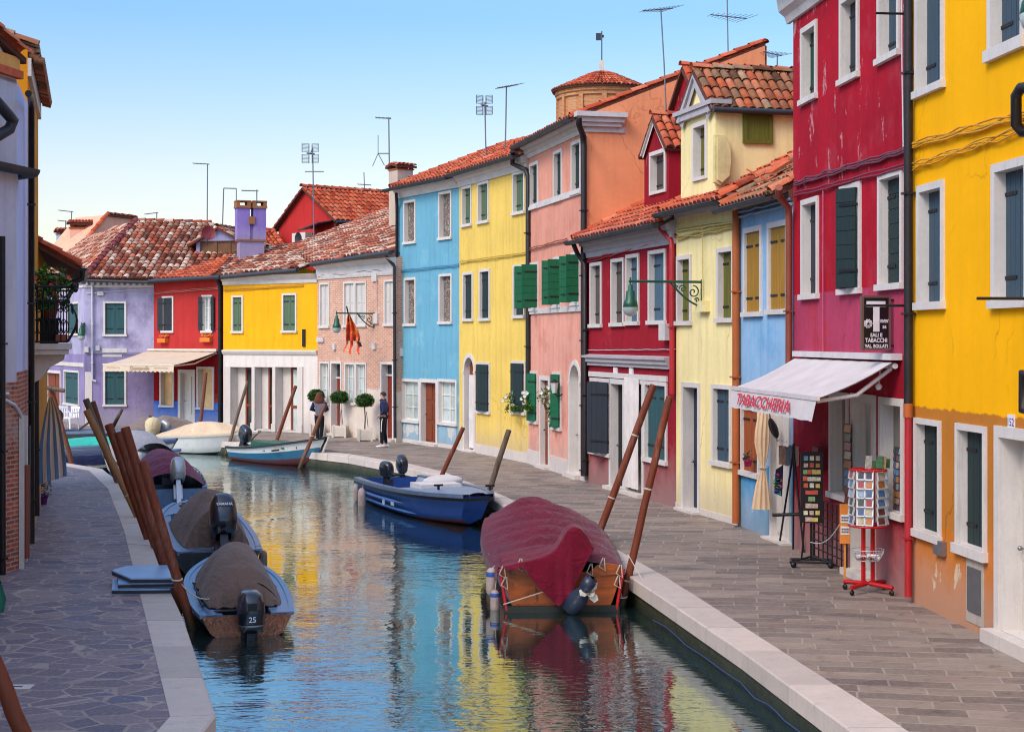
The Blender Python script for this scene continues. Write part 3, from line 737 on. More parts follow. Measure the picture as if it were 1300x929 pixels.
h.box('plinth', .02, h.w, -.03, -.001, 0, .12, M['white2']); wp = plaster('flaking_blue_paint', (128, 184, 210), peel=(.5, (206, 206, 200), 0, 3))
h.pbox((512, 531, 538.5, 558), .012, wp, ); h.pbox((558, 579, 542, 566), .012, wp)
h.pbox((507, 512, 442, 452), .12, M['cornice'], 'meter_box')

# yellow house
h = House('terraced_house', 'lemon yellow house with an arched curtained doorway and dark teal shutters', RP[1], RP[2], plaster('lemon_render', (236, 200, 100), mott=.14, zones=()), 8.8, 6.5, 10.5, 4.2, .35, group=GR)
for px in ((587, 599.3, 236, 288), (606.8, 621.2, 230.5, 284), (651.3, 666.8, 217.5, 272.5)): h.win(px, 'closed', 'sage', .12, rec=.22)
for px in ((588, 601, 345.5, 408), (609, 622.6, 341.5, 407.5), (652, 667, 335.8, 404)): h.win(px, 'closed', 'dkgreen', .12, rec=.16)
h.door((588.6, 604, 448.5, 573), 'door_brown', .13, .3, arch=.42, step=.05)
h.win((606, 622.6, 459.5, 525), 'open', 'dkgreen', .11, aL=10, aR=14); h.win((650, 667.5, 458, 526), 'open', 'dkgreen', .11, aL=8, aR=16)
h.wall(); h.roof('tile_red', .24); h.gutter()
h.profile('cornice', [(-.002, 8.33), (-.06, 8.33), (-.09, 8.5), (-.14, 8.52), (-.3, 8.76), (-.3, 8.81), (-.002, 8.81)], M['cornice'])
h.cable([(584, 333.5), (668, 322)], n=2, mat=flat('yellow_cable', (196, 168, 60))); h.base(.28, 'white2')
h.pipe([(651, 192, -.42), (650.5, 208, -.3), (668, 216, -.1), (670.5, 224), (670.5, 500)], .075)
u0, u1, z0, z1 = h.rect(592, 602.5, 476, 569); cm = MB()
cm.loft([[(u0 + (u1-u0)*i/20*(1 - .3*math.sin(math.pi*k/6)), .1 + .05*math.sin(i*1.5), z0 + (z1-z0)*k/6) for i in range(21)] for k in range(7)]); cm.build('door_curtain', M['whitecloth'], h.root)

# salmon house
side = plaster('orange_side_render', (240, 152, 106), mott=.12, streak=.25, peel=(.73, (206, 150, 118), 4, 11))
h = House('terraced_house', 'tall salmon pink house with bright green open shutters and an orange side wall', RP[2], RP[3], plaster('salmon_render', (228, 156, 132), mott=.16, patch=((214, 138, 118), .52, .68), zones=((5.6, .04, (232, 164, 142)),)), 9.05, 4.75, 10.95, 4.7, .4, group=GR)
h.mats.append(side)
for px in ((673, 683.9, 206, 266), (703.3, 714.4, 190.5, 256.5), (726, 738.3, 178.5, 247)): h.win(px, 'closed', 'dkgreen', .13, rec=.2)
for px in ((672.5, 684, 333, 395), (703, 713, 326, 391), (726, 737, 320, 388)): h.win(px, 'open', 'green', .12, aL=120, aR=90, horiz=True, leafmat2='green')
h.win((672, 683.2, 471, 537.5), 'open', 'green', .1, aL=10, aR=20, horiz=True); h.win((702, 713, 472, 546), 'open', 'green', .1, aL=10, aR=20, horiz=True)
h.door((686, 698.5, 477, 585), 'door_brown', .12, .2, half=False); h.door((723, 738, 457, 609), 'whitewood', .12, .35, arch=.42, step=.12)
def xs(mb):
    pr = [(0, 0), (0, 9.05), (4.7, 10.95), (4.75, 0)]
    mb.poly([(h.w+.004, y, z) for y, z in pr], 3)
h.wall(extra=xs); h.roof('tile_red', .24, back=False); h.gutter()
prof = [(-.002, 8.62), (-.05, 8.62), (-.07, 8.72), (-.14, 8.74), (-.16, 8.84), (-.26, 8.88), (-.34, 9.02), (-.34, 9.08), (-.002, 9.08)]
h.profile('cornice', prof, M['cornice'])
cm = MB(); cm.prism([(h.w+.006, 0, 8.62), (h.w+.05, -.05, 8.62), (h.w+.06, -.05, 8.75), (h.w+.006, 0, 8.75)], (0, 1.0, 0)); cm.box(h.w+.006, h.w+.16, -.16, .85, 8.75, 8.85); cm.box(h.w+.006, h.w+.24, -.26, .9, 8.85, 8.97); cm.box(h.w+.006, h.w+.33, -.34, .95, 8.97, 9.09); cm.build('cornice', M['cornice'], h.root)
a = h.uz(671, 266)[1]; h.box('sill_band', .03, h.w, -.05, -.001, a-.06, a+.1, M['cornice']); a = h.uz(671, 397)[1]; h.box('sill_band', .03, h.w, -.05, -.001, a-.05, a+.1, M['cornice'])
h.cable([(671, 318), (720, 305)], n=2, mat='pipe_copper'); h.base(.4, 'white2', .05)
h.pipe([(735, 150, -.5), (735, 158, -.5), (740, 172, -.1), (741, 185), (741, 604)], .075); h.pipe([(728, 310, -.4), (733, 322, -.2), (742.5, 336, -.1), (742.5, 604)], .06)

# dark red house with dormers
h = House('terraced_house', 'low dark red house with a pale moulding over a white shop front and gabled dormers', RP[3], RP[4], plaster('carmine_render', (158, 28, 42), mott=.2, fade=1, peel=(.665, (190, 150, 140), 0, 3.2), zones=((2.9, .02, (146, 26, 40)),), patch=((186, 60, 72), .6, .72)), 6.05, 6.0, 8.0, 3.9, .38, group=GR)
for px, mt in (((750, 764.5, 333, 416), 'greywood'), ((776.6, 793, 328, 414.5), 'greywood'), ((795.5, 812, 322.5, 413), 'bluewood'), ((824, 846, 317, 412), 'bluewood')): h.win(px, 'closed', mt, .12, rec=.24)
h.win((750, 776, 480, 578), 'open', 'slate', .13, aL=10, aR=26, pane='dark'); h.door((774.5, 794, 481, 622), 'dark', .12, .3, panels=False); h.door((794.2, 818, 481, 626), 'whitewood', .1, .18, panels=False); h.win((818.3, 847.5, 484, 588), 'closed', 'tealdoor', .13, rec=.16)
h.wall(); h.roof('tile_red', .22); h.gutter(-.2)
h.profile('cornice', [(-.002, 5.5), (-.05, 5.5), (-.07, 5.62), (-.12, 5.64), (-.14, 5.78), (-.2, 5.8), (-.24, 5.93), (-.3, 6.02), (-.3, 6.07), (-.002, 6.07)], M['grey_cornice'])
z = h.uz(747, 457)[1]; h.profile('moulding', [(-.002, z-.12), (-.06, z-.12), (-.06, z-.06), (-.11, z-.03), (-.11, z+.04), (-.16, z+.07), (-.16, z+.12), (-.002, z+.15)], M['grey_cornice'], 0, h.uz(852, 457)[0])
z = h.uz(800, 480)[1]; h.box('shop_lintel', h.uz(749, 500)[0], h.uz(848, 500)[0], -.045, -.002, z-.02, z+.1, M['white'])
u0, u1, z0, z1 = h.rect(796, 814, 482, 622); cm = MB()
cm.loft([[(u0 + (u1-u0)*i/40, -.06 + .035*math.sin(i*1.25) + .012*math.sin(i*.4+k), z0 + .05 + (z1-z0)*k/5) for i in range(41)] for k in range(6)]); cm.build('door_curtain', M['whitecloth'], h.root)
h.cable([(745, 333), (858, 300)], n=2, mat='pipe_red', r=.016); h.cable([(747, 444), (857, 443)], mat='wire', r=.01)
h.pipe([(836, 279, -.3), (838, 290, -.2), (852.5, 306, -.09), (853, 318), (853, 500)], .055, 'pipe_red')
for px in ((780, 784.5, 466, 475), (800, 804.5, 465.5, 474.5)): h.pbox(px, .03, M['paper'], 'number_plate')
h.pbox((845, 853, 411, 432), .16, M['cornice'], 'meter_box')
dr = plaster('dormer_carmine', (150, 26, 40), mott=.2, peel=(.62, (176, 96, 100), 6, 11))
def dormer(h, px0, px1, off, pyb, pye, apx, apy, wall, trim, roofmat, winpx=None, shut='greywood', depth=4.0, rake=.09, name='dormer', tw=.21, eave_side=.12, zbot=None):
    u0, _ = h.uz(px0, pye, off); u1, ze = h.uz(px1, pye, off); ua, za = h.uz(apx, apy, off); zb = zbot or h.uz((px0+px1)/2, pyb, off)[1]
    ua = (u0+u1)/2; mb = MB()
    hole = None
    if winpx:
        w0, w1, wz0, wz1 = h.rect(*winpx, off); hole = (w0+.09, w1-.09, wz0+.07, wz1-.09)
    us = [u0, u1] + ([hole[0], hole[1]] if hole else []); zs = [zb, ze] + ([hole[2], hole[3]] if hole else []); us.sort(); zs.sort()
    for i in range(len(us)-1):
        for j in range(len(zs)-1):
            c = ((us[i]+us[i+1])/2, (zs[j]+zs[j+1])/2)
            if hole and hole[0] < c[0] < hole[1] and hole[2] < c[1] < hole[3]: continue
            mb.poly([(us[i], off, zs[j]), (us[i+1], off, zs[j]), (us[i+1], off, zs[j+1]), (us[i], off, zs[j+1])])
    mb.poly([(u0, off, ze), (u1, off, ze), (ua, off, za-.03)])
    for u in (u0, u1): mb.poly([(u, off, zb), (u, off, ze), (u, off+depth, ze), (u, off+depth, zb)])
    if hole:
        a, b, c, d = hole; y = off+.22
        for q in ([(a, off, c), (a, off, d), (a, y, d), (a, y, c)], [(b, off, c), (b, off, d), (b, y, d), (b, y, c)], [(a, off, d), (b, off, d), (b, y, d), (a, y, d)], [(a, off, c), (b, off, c), (b, y, c), (a, y, c)]): mb.poly(q, 1)
    D = mb.build(name, [wall, M['white']], h.root)
    rf = MB(); sl = (za-ze)/((u1-u0)/2)
    for sgn, ue in ((-1, u0), (1, u1)):
        x = ue + sgn*eave_side; z = ze - eave_side*sl + .05
        tiles(rf, (x, off-.12, z), (x, off+depth, z), (ua, off-.12, za+.05), (ua, off+depth, za+.05), tw, .34)
    ridge_cap(rf, (ua, off-.15, za+.08), (ua, off+depth, za+.08), .1); rf.build('roof', [M[roofmat], M['tile_base']], D)
    if trim:
        tm = MB()
        for sgn, ue in ((-1, u0), (1, u1)):
            for k, (o, w_) in enumerate(((.0, rake), (.0, rake*.5))):
                pass
            e = Vector((ue + sgn*.03, off-.07, ze-.02)); p = Vector((ua, off-.07, za+.0)); d = (p-e).normalized(); nn = Vector((-d.z, 0, d.x))*(1 if sgn < 0 else -1)
            for (dep, lo, hi) in ((.07, -rake*1.9, 0), (.12, -rake*.7, .02)):
                tm.prism([e + nn*hi, p + Vector((0, 0, hi*1.3)), p + Vector((0, 0, lo*1.3)), e + nn*lo + Vector((-sgn*rake*.9, 0, 0))], (0, -dep + .071 + .001, 0))
        tm.build('gable_trim', M[trim], D)
    if winpx:
        fm = MB(); a, b, c, d = hole
        fm.box(w0, a, off-.035, off-.001, wz0, wz1); fm.box(b, w1, off-.035, off-.001, wz0, wz1); fm.box(a, b, off-.035, off-.001, d, wz1); fm.box(a, b, off-.05, off-.001, wz0, c)
        fm.build('window_frame', M['white'], D)
        for k in (0, 1): h.leaf(D, a+.003 if k == 0 else b-.003, off+.17, c+.004, d-.004, (b-a)/2-.006, 0, bool(k), M[shut])
        # leaves hang in the dormer opening
    return D, (u0, u1, ze, za, ua)
dormer(h, 818, 849, .9, 258, 186, 834, 150, dr, 'white', 'tile_red', (825.5, 846, 191, 246), depth=2.6, rake=.06)
dormer(h, 850, 893, 1.7, 262, 136, 871, 88, dr, None, 'tile_red', (862, 874, 152, 200), depth=3.5, zbot=5.9)

# cream house with the tall gabled dormer
cream = plaster('cream_render', (246, 228, 164), mott=.1, grime=.5, patch=((232, 214, 156), .6, .75), peel=(.74, (205, 196, 178), 0, 1.2))
h = House('terraced_house', 'narrow cream yellow house with olive shutters and a tall white trimmed gable dormer', RP[4], RP[5], cream, 6.25, 6.0, 7.9, 3.2, .38, group=GR)
h.win((860, 878.5, 324, 413), 'closed', 'olive', .13, rec=.22); h.win((911, 932.5, 314, 409.5), 'closed', 'olive', .13, rec=.22)
h.door((866.5, 889.3, 485.5, 650), 'door_dark', .1, .38, step=.05); h.win((904.7, 929.5, 488, 592), 'closed', 'teal', .13, rec=.18)
h.wall(); h.roof('tile_red', .22); h.gutter()
h.profile('cornice', [(-.002, 6.02), (-.04, 6.02), (-.06, 6.14), (-.22, 6.2), (-.3, 6.26), (-.002, 6.26)], M['cornice'])
h.cable([(859, 293), (937, 281)], n=2, mat=flat('cream_cable', (206, 186, 112)), r=.02); h.cable([(859, 303), (937, 286)], n=2, mat=flat('ochre_cable', (190, 166, 84)), r=.018, sag=.03); h.cable([(892, 286), (892, 395)], mat=flat('cream_cord', (214, 194, 120)), r=.012)
h.pipe([(934.5, 262), (934.5, 664)], .075, 'pipe_orange'); h.base(.12, 'white2', .02); h.pbox((890, 901.5, 382, 396), .12, flat('cream_box', (236, 220, 160)), 'meter_box')
D5, q5 = dormer(h, 864.5, 908.5, .012, 250, 137, 885, 92, cream, 'grey_cornice', 'tile_brown', (880, 898.5, 155, 229), 'olive', depth=5.5, rake=.13, tw=.19, eave_side=.1, zbot=6.3)
u0, u1, ze, za, ua = q5; cm = MB(); cm.box(u0-.06, u1+.06, -.1, .0, ze-.06, ze+.07); cm.box(u0-.1, u1+.12, -.14, .3, ze+.07, ze+.16); cm.build('pediment_moulding', M['grey_cornice'], D5)
mb = MB(); x = u1+.16; mb.tube([(x, -.1, ze-.06), (x, 5.5, ze-.06)], .06, 10); mb.build('gutter', M['gutter'], D5)
# hatch shutter in the dormer's flank (plane u = u1)
def flank(px, py, uu): # pixel -> (y, z) on the plane u=uu of the house
    d = Vector(((px-CX)/F, 1, -(py-HY)/F)); A = h.A + h.u*uu; Dd = A.dot(h.u)/(d.x*h.u.x + d.y*h.u.y); P = d*Dd
    return (P-A).dot(h.n), P.z + CZ
ya, z1 = flank(942.5, 136, u1); yb, z0 = flank(980, 183.5, u1); mb = MB(); t = .08
mb.box(u1+.002, u1+.03, ya, yb, z0, z1); mb.box(u1+.03, u1+.06, ya, ya+t, z0, z1); mb.box(u1+.03, u1+.06, yb-t, yb, z0, z1); mb.box(u1+.03, u1+.06, ya+t, yb-t, z1-t, z1); mb.box(u1+.03, u1+.06, ya+t, yb-t, z0, z0+t)
mb.build('hatch', M['olive'], D5)
mb = MB(); q = [flank(x, y, u1) for x, y in ((905, 172), (918, 173), (925, 186), (926, 205), (924, 226), (912, 236), (905, 232))]; mb.prism([(u1+.003, y, z) for y, z in q], (.1, 0, 0)); c_ = [(sum(y for y, z in q)/7, sum(z for y, z in q)/7)][0]
mb.prism([(u1+.1, c_[0]+(y-c_[0])*.8, c_[1]+(z-c_[1])*.9) for y, z in q], (.06, 0, 0)); mb.build('chimney_breast', plaster('weathered_cream_flue', (234, 216, 154), mott=.3, streak=.5), D5)

# light blue house
blu = plaster('powder_blue_render', (150, 190, 222), mott=.12, zones=((1.25, .05, (60, 150, 196)),), peel=(.62, (190, 206, 214), 0, 1.0), patch=((116, 172, 214), .5, .7))
h = House('terraced_house', 'narrow powder blue house with two mustard plank shutters under a tumbled tile roof', RP[5], RP[6], blu, 6.1, 6.0, 7.9, 3.1, .38, group=GR)
h.win((945, 968.3, 287.5, 402), 'closed', 'mustard', .15, rec=.05); h.win((975.5, 1001.6, 280.5, 399), 'closed', 'mustard', .15, rec=.05)
h.win((942, 964.5, 515, 605), 'closed', 'door_orange', .08, rec=.1); h.door((979, 1004, 500, 690), 'whitewood', .08, .12, panels=True, step=.04)
h.wall(); h.roof('tile_brown', .2); h.gutter()
h.profile('cornice', [(-.002, 5.85), (-.05, 5.85), (-.08, 6.0), (-.25, 6.1), (-.002, 6.12)], flat('rust_soffit', (104, 66, 52)))
h.cable([(939, 275), (1004, 259)], n=3, mat=flat('blue_pipe_paint', (120, 166, 194)), r=.03, spread=.09)
h.pipe([(989, 238, -.42), (988, 248, -.35), (1000.5, 264, -.12), (1001.5, 275), (1001.5, 466)], .06, 'pipe_copper')
for k in range(9):
    mb = MB(); a = random.random()*3; p = Vector((random.uniform(.3, 2.6), random.uniform(.2, 1.8), 0)); p.z = 6.28 + (p.y+.2)*.58
    mb.cbox((0, 0, 0), (.2, .5, .03), Matrix.Translation(p) @ Matrix.Rotation(a, 4, 'Z') @ Matrix.Rotation(.5, 4, 'X')); mb.build('loose_tile', M['tile_red'], h.root)

# magenta tobacconist
mag = plaster('magenta_render', (180, 22, 44), mott=.24, zones=((4.25, .03, (180, 66, 96)), (3.28, .02, (158, 18, 42))), peel=(.575, (200, 136, 140), 5.6, 9.3), patch=((184, 56, 70), .52, .68))
h = House('terraced_house', 'tall magenta house holding the tobacconist shop, plaster flaking on its upper floor', RP[6], RP[7], mag, 9.75, 7, 11.4, 4.5, .45, group=GR)
for px, mt in (((1018, 1038, 31, 130), 'green_dk'), ((1067.5, 1091.5, -8, 104), 'slate'), ((1115.6, 1143.5, -35, 77), 'teal')): h.win(px, 'closed', mt, .13, rec=.28)
h.win((1018.5, 1040, 251.5, 380), 'closed', 'slate', .13, rec=.28); h.win((1067.5, 1094, 233.5, 373.5), 'open', 'dkgreen', .13, aL=8, aR=28, horiz=True); h.win((1116.3, 1147.5, 217, 368), 'closed', 'dkgreen', .13, rec=.24, horiz=True)
h.win((1054.5, 1078.5, 497.5, 634), 'pane', fw=.14, rec=.25, pane='drabpane'); h.door((1082, 1112.5, 500, 730), 'whitewood', .12, .3, step=.1, panels=False); h.win((1117.5, 1149, 505, 657), 'pane', fw=.15, rec=.25, pane='drabpane')
h.wall(); h.roof('tile_red', .22); h.gutter()
h.profile('cornice', [(-.002, 8.88), (-.06, 8.88), (-.1, 9.0), (-.2, 9.08), (-.24, 9.3), (-.4, 9.5), (-.42, 9.76), (-.002, 9.76)], M['cornice'], -.2)
h.cable([(1009, 234), (1150, 192)], n=3, r=.016, spread=.03, sag=.03, mat=flat('plum_cable', (112, 50, 66))); h.cable([(1009, 249), (1150, 212)], n=2, r=.014, mat=flat('plum_cord', (120, 44, 66)))
h.cable([(1045, 240), (1045, 448)], mat=flat('pink_cord', (190, 80, 110)), r=.012); h.cable([(1145, -40), (1147, 190)], mat='wire', r=.012)
h.pipe([(1153, -60), (1153, 512)], .06); h.pipe([(1153, 512), (1153, 530)], .065, 'pipe_orange', clips=False); h.pipe([(1153, 530), (1153, 757)], .05, 'pipe_red')
h.pbox((1042, 1049.5, 567, 595), .14, flat('dark_red_box', (110, 18, 30)), 'letter_box')
MAG = h

# golden yellow house
oc = plaster('golden_render', (255, 182, 0), mott=.09, streak=.12, zones=((2.62, .16, (190, 120, 44)), (1.1, .5, (206, 118, 26))), peel=(.6, (220, 196, 160), 0, 1.4))
h = House('terraced_house', 'golden yellow house with an ochre ground storey and teal plank shutters', RP[7], RP[8], oc, 10.2, 7, 12, 4.5, .45, group=GR)
W8 = [(1163.5, 1200, -70, 119), (1252.5, 1296, -110, 70)]
h.win(W8[0], 'closed', 'teal', .14, rec=.26, sill=.1); h.win((1256, 1303, -120, 70), 'closed', 'teal', .15, rec=.26, sill=.14)
h.win((1166, 1200, 232, 393), 'closed', 'teal', .14, rec=.26, sill=.1); h.win((1261, 1308, 203, 391), 'closed', 'teal', .15, rec=.26, sill=.1)
h.win((1162.3, 1195.5, 532, 685), 'closed', 'dkgreen', .11, rec=.24, sill=.1); h.win((1215.2, 1253.6, 539, 707), 'closed', 'dkgreen', .12, rec=.24, sill=.12)
h.door((1265, 1345, 545, 830), 'whitewood', .13, .45, step=.16, panels=True)
for px in ((1385, 1470, 205, 400), (1385, 1470, -150, 40), (1400, 1480, 560, 760)): h.win(px, 'closed', 'teal', .14, rec=.26)
h.wall(); h.roof('tile_red', .22); h.gutter()
yc = flat('golden_cable', (206, 150, 16)); h.cable([(1152, 187), (1300, 147), (1420, 112)], n=4, r=.013, spread=.024, mat=yc, sag=.04); h.cable([(1158, 212), (1300, 163), (1420, 128)], n=4, r=.011, spread=.022, mat=yc, sag=.05)
h.pbox((1191, 1202, 686, 704), .07, M['chrome'], 'vent'); h.pbox((1227.5, 1249.5, 710, 792), .01, plaster('pale_cement_patch', (188, 176, 160)), 'cement_patch')
h.pbox((1230.5, 1246.5, 721, 777), .03, flat('grey_meter_door', (92, 92, 94), .5), 'meter_door')
h.pipe([(1330, 108, -.15), (1296, 112, -.3), (1290, 122, -.3), (1290, 158, -.3), (1298, 168, -.2), (1330, 168, -.1)], .06, 'pipe_dark', clips=False); h.pipe([(1330, 480, -.1), (1299, 474, -.2), (1299, 520, -.2), (1330, 526, -.1)], .055, 'pipe_dark', clips=False)
u, z = h.uz(1285, 535); HN = h
h.pbox((1281, 1289, 526, 544.5), .02, flat('enamel_number_plate', (232, 226, 236), .3), 'number_plate')
Mx = Matrix(((1, 0, 0, u), (0, 0, 1, -.022), (0, 1, 0, z-.05), (0, 0, 0, 1)))
text_mb('152', .13, Mx, .001).build('lettering', flat('navy_enamel', (34, 40, 96), .4), h.root)
# ------------------------------------------------------------------ houses across the bend
# brick house
bm = brick('pink_brick_facing', (206, 150, 122), (186, 122, 98), (214, 190, 170), zones=((1.75, .9, (222, 206, 190)),), sc=1.0, sooty=.25)
A4, B4 = G(403, 550.2), G(503, 561)
h = House('brick_house', 'bare brick house with white shutters and the orange flag, clipped trees at its door', A4, B4, bm, 6.3, 8, 7.0, 3, .35, group='houses across the bend')
h.win((406, 418.5, 359, 416.5), 'blank', 'whitewood', .1, rec=.12); h.win((436.5, 450.8, 357.5, 415.5), 'blank', 'whitewood', .1, rec=.12); h.win((451, 465.5, 357, 415), 'blank', 'whitewood', .1, rec=.12); h.win((488, 501.5, 355, 414), 'blank', 'whitewood', .1, rec=.12)
h.win((406, 418.5, 459, 514), 'pane', fw=.1, pane='palepane'); h.door((420, 434.3, 458.5, 553), 'door_red', .09, .4, transom=.55); h.win((438, 451.3, 460, 514), 'pane', fw=.1, pane='palepane'); h.win((451.6, 465.6, 460, 514), 'pane', fw=.1, pane='palepane'); h.door((483.5, 500.5, 459, 556), 'door_red', .1, .4, transom=.4)
h.wall()
h.profile('cornice', [(-.002, 5.72), (-.04, 5.72), (-.06, 5.8), (-.06, 6.1), (-.12, 6.14), (-.28, 6.3), (-.002, 6.32)], M['cornice'])
e0, e1 = at(397, 334, 58.6), at(499, 318.5, 53.2)
mb = MB(); a, b = local(h.root, e0), local(h.root, e1); mb.tube([a + Vector((.1, -.1, -.06)), b + Vector((0, -.1, -.06))], .08, 10); mb.build('gutter', M['gutter'], h.root)
P = px_roof(h, e0, e1, 21, [(397, 333.5), (499.5, 318.5), (512, 258), (376, 310)], 'tile_old', [], .25)
h.cable([(404, 351), (502, 342)], n=2); h.cable([(478, 352), (478, 395)], mat='wire', r=.012)
h.pipe([(489, 322, -.3), (492, 328, -.2), (500.5, 338, -.1), (501.5, 556)], .055)
for px in ((476, 481, 398, 411), (474, 480, 347, 357), (404, 412, 428, 434), (424, 427, 436, 444), (474, 478, 435, 443)): h.pbox(px, .08, M['cornice'], 'wall_box')
BRK = h

# yellow house with the white colonnade, its narrow end wall folded to the brick house
yl = plaster('egg_yolk_render', (240, 174, 26), mott=.1, peel=(.66, (220, 206, 180), 3, 3.9), zones=((3.02, .02, (226, 216, 206)),))
A3, B3, C3 = G(283.5, 544.5), G(385, 549.4), A4
h = House('corner_house', 'egg yolk yellow house over a white three bay colonnade', A3, B3, yl, 5.95, 8, 6.8, 3, .35, group='houses across the bend')
h.win((294.5, 309, 375, 423), 'closed', 'sage', .11, rec=.12); h.win((358.3, 377, 372.3, 422.5), 'closed', 'sage', .11, rec=.12)
for (a, b) in ((293, 320.5), (324, 346.8), (350.5, 378.3)):
    u0, u1, z0, z1 = h.rect(a, b, 466, 545); h.cut(u0, u1, .06, z1, .4)
    mb = MB(); m = u0 + (u1-u0)*.42
    mb.box(u0+.01, m, .34, .395, .07, z1-.01); fr = mb.build('shop_front', M['pillar'], h.root)
    mb = MB(); mb.box(m, m+.09, .3, .37, .07, z1-.01); mb.box(u1-.1, u1-.01, .3, .37, .07, z1-.01); mb.box(m+.09, u1-.1, .3, .37, z1-.1, z1-.01); mb.box(m+.09, u1-.1, .3, .37, .9, 1.0); mb.build('door_frame', M['door_brown'], fr)
    mb = MB(); mb.box(m+.09, u1-.1, 0.335, .35, .07, z1-.1); mb.build('pane', M['pane' if a < 340 else 'palepane'], fr)
h.wall()
z = h.uz(330, 447)[1]; h.profile('moulding', [(-.002, z-.1), (-.05, z-.08), (-.1, z+.02), (-.1, z+.07), (-.002, z+.09)], M['pillar'])
for px in ((286, 293.5), (320.5, 324.3), (346.8, 350.6), (378.2, 385)):
    u0, u1, z0, z1 = h.rect(px[0], px[1], 466, 545); h.box('pilaster', max(.02, u0), min(h.w, u1), -.05, -.001, 0, z1+.02, M['pillar']); h.box('pilaster_base', max(0, u0-.03), min(h.w, u1+.03), -.09, -.052, 0, .3, M['pillar'])
h.profile('cornice', [(-.002, 5.62), (-.04, 5.62), (-.06, 5.75), (-.25, 5.95), (-.002, 5.97)], M['cornice'])
h.cable([(284, 369), (385, 363)], n=2, mat=flat('yolk_cable', (190, 140, 40)))
e0, e1 = at(276, 351, 61.4), at(379, 341.5, 59)
mb = MB(); a, b = local(h.root, e0), local(h.root, e1); mb.tube([a + Vector((0, -.08, -.05)), b + Vector((0, -.08, -.05))], .085, 10); mb.build('gutter', M['gutter'], h.root)
px_roof(h, e0, e1, 17, [(276, 350), (379, 341), (402, 332), (379, 309), (340, 315.5), (307, 316.5)], 'tile_old', [(0, 5), (4, 5)], .25)
h2 = House('w', 'w', B3, C3, yl, 5.95, 3, 6.2, 1.5); 
u0 = .05; h2.wall(); h2.profile('moulding', [(-.002, z-.1), (-.05, z-.08), (-.1, z+.02), (-.1, z+.07), (-.002, z+.09)], M['pillar']); h2.profile('cornice', [(-.002, 5.62), (-.04, 5.62), (-.06, 5.75), (-.25, 5.95), (-.002, 5.97)], M['cornice'])
h2.pbox((384.5, 388, 418, 440), .05, M['iron'], 'wall_bracket'); merge(h, h2)

# red shop house
rd = plaster('coral_red_render', (184, 54, 52), mott=.16, zones=((3.06, .03, (140, 20, 26)), (1.0, .01, (14, 104, 204))))  # lower red painted darker under the awning, its shade put into the colour
A2, B2 = G(195.5, 540), G(282, 543.8)
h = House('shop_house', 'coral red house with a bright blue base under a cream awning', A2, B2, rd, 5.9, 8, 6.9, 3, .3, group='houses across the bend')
h.win((206, 220.5, 376, 422.5), 'closed', 'slate', .1, rec=.04, aL=165); h.win((256.5, 270, 374.5, 422.5), 'open', 'slate', .1, aL=172, aR=165, pane='palepane')
h.win((203, 221.3, 470.5, 517), 'pane', fw=.13, rec=.3, pane='shoppane'); h.door((226.5, 248, 469, 541), 'sash', .14, .35, panels=False); h.win((250, 272, 465.5, 520), 'pane', fw=.14, rec=.3, pane='shoppane')
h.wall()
u0, u1, z0, z1 = h.rect(239, 247, 478, 526); h.box('door_glass', u0, u1-.03, .17, .19, z0, z1, M['drabpane'])
for px in ((204, 214, 429.5, 435), (258, 270.5, 428.5, 434)):
    u0, u1, z0, z1 = h.rect(*px); mb = MB(); mb.box(u0, u1, -.2, -.003, z0, z1)
    for k in range(30): p = Vector((random.uniform(u0, u1), -random.random()*.2, z1 + random.random()*.1)); mb.poly([p, p + Vector((.07, 0, .03)), p + Vector((.02, .03, .08))])
    mb.build('flower_box', flat('orange_flower_box', (216, 120, 30)), h.root)
h.cable([(196, 373), (281, 366)], n=2, mat=flat('coral_cable', (176, 92, 80)), r=.022)
e0, e1 = at(191, 355.5, 63.6), at(281, 350, 61.2)
mb = MB(); a, b = local(h.root, e0), local(h.root, e1); mb.tube([a + Vector((0, -.08, -.05)), b + Vector((0, -.08, -.05))], .08, 10); mb.build('gutter', M['gutter'], h.root)
px_roof(h, e0, e1, 17, [(190, 355), (281, 350), (309, 316), (299, 316)], 'tile_red', [(0, 3)], .25)
h.pipe([(273, 352, -.35), (278, 359, -.2), (280, 366, -.1), (279.5, 541)], .09, 'black')
RED = h

# lilac corner house
ll = plaster('lilac_render', (178, 172, 200), mott=.22, grime=.5, streak=.35, zones=((2.9, .06, (146, 132, 174)),), patch=((128, 120, 150), .46, .68), peel=(.66, (206, 196, 196), 0, 3))
C1, B1 = G(107, 540.2), G(195.3, 540); A1 = at(44, 400, 73); A1.z = 0
h = House('corner_house', 'lilac corner house under a wide hipped tile roof, paper notices in its lower windows', C1, B1, ll, 5.95, 8, 6.6, 4, .25, group='houses across the bend')
h.win((131, 160.5, 382.5, 427), 'closed', 'tealdoor', .12, rec=.15); h.win((131, 160.5, 469, 516), 'closed', 'tealdoor', .12, rec=.15)
h.wall(); den = MB()
for k in range(int(h.w/.24)): den.box(.04 + k*.24, .16 + k*.24, -.12, -.002, 5.72, 5.86)
den.box(0, h.w, -.16, -.002, 5.86, 5.95); den.box(0, h.w, -.05, -.002, 5.62, 5.72); den.build('cornice', M['cornice'], h.root)
nt = MB(); u0, u1, z0, z1 = h.rect(136.5, 150.5, 487, 503)
nt.prism([(u0, .125, z0), (u1-.05, .125, z0+.06), (u1-.02, .125, z1+.06), (u0, .125, z1)], (0, .006, 0)); n1 = nt.build('notice', M['paper'], h.root)
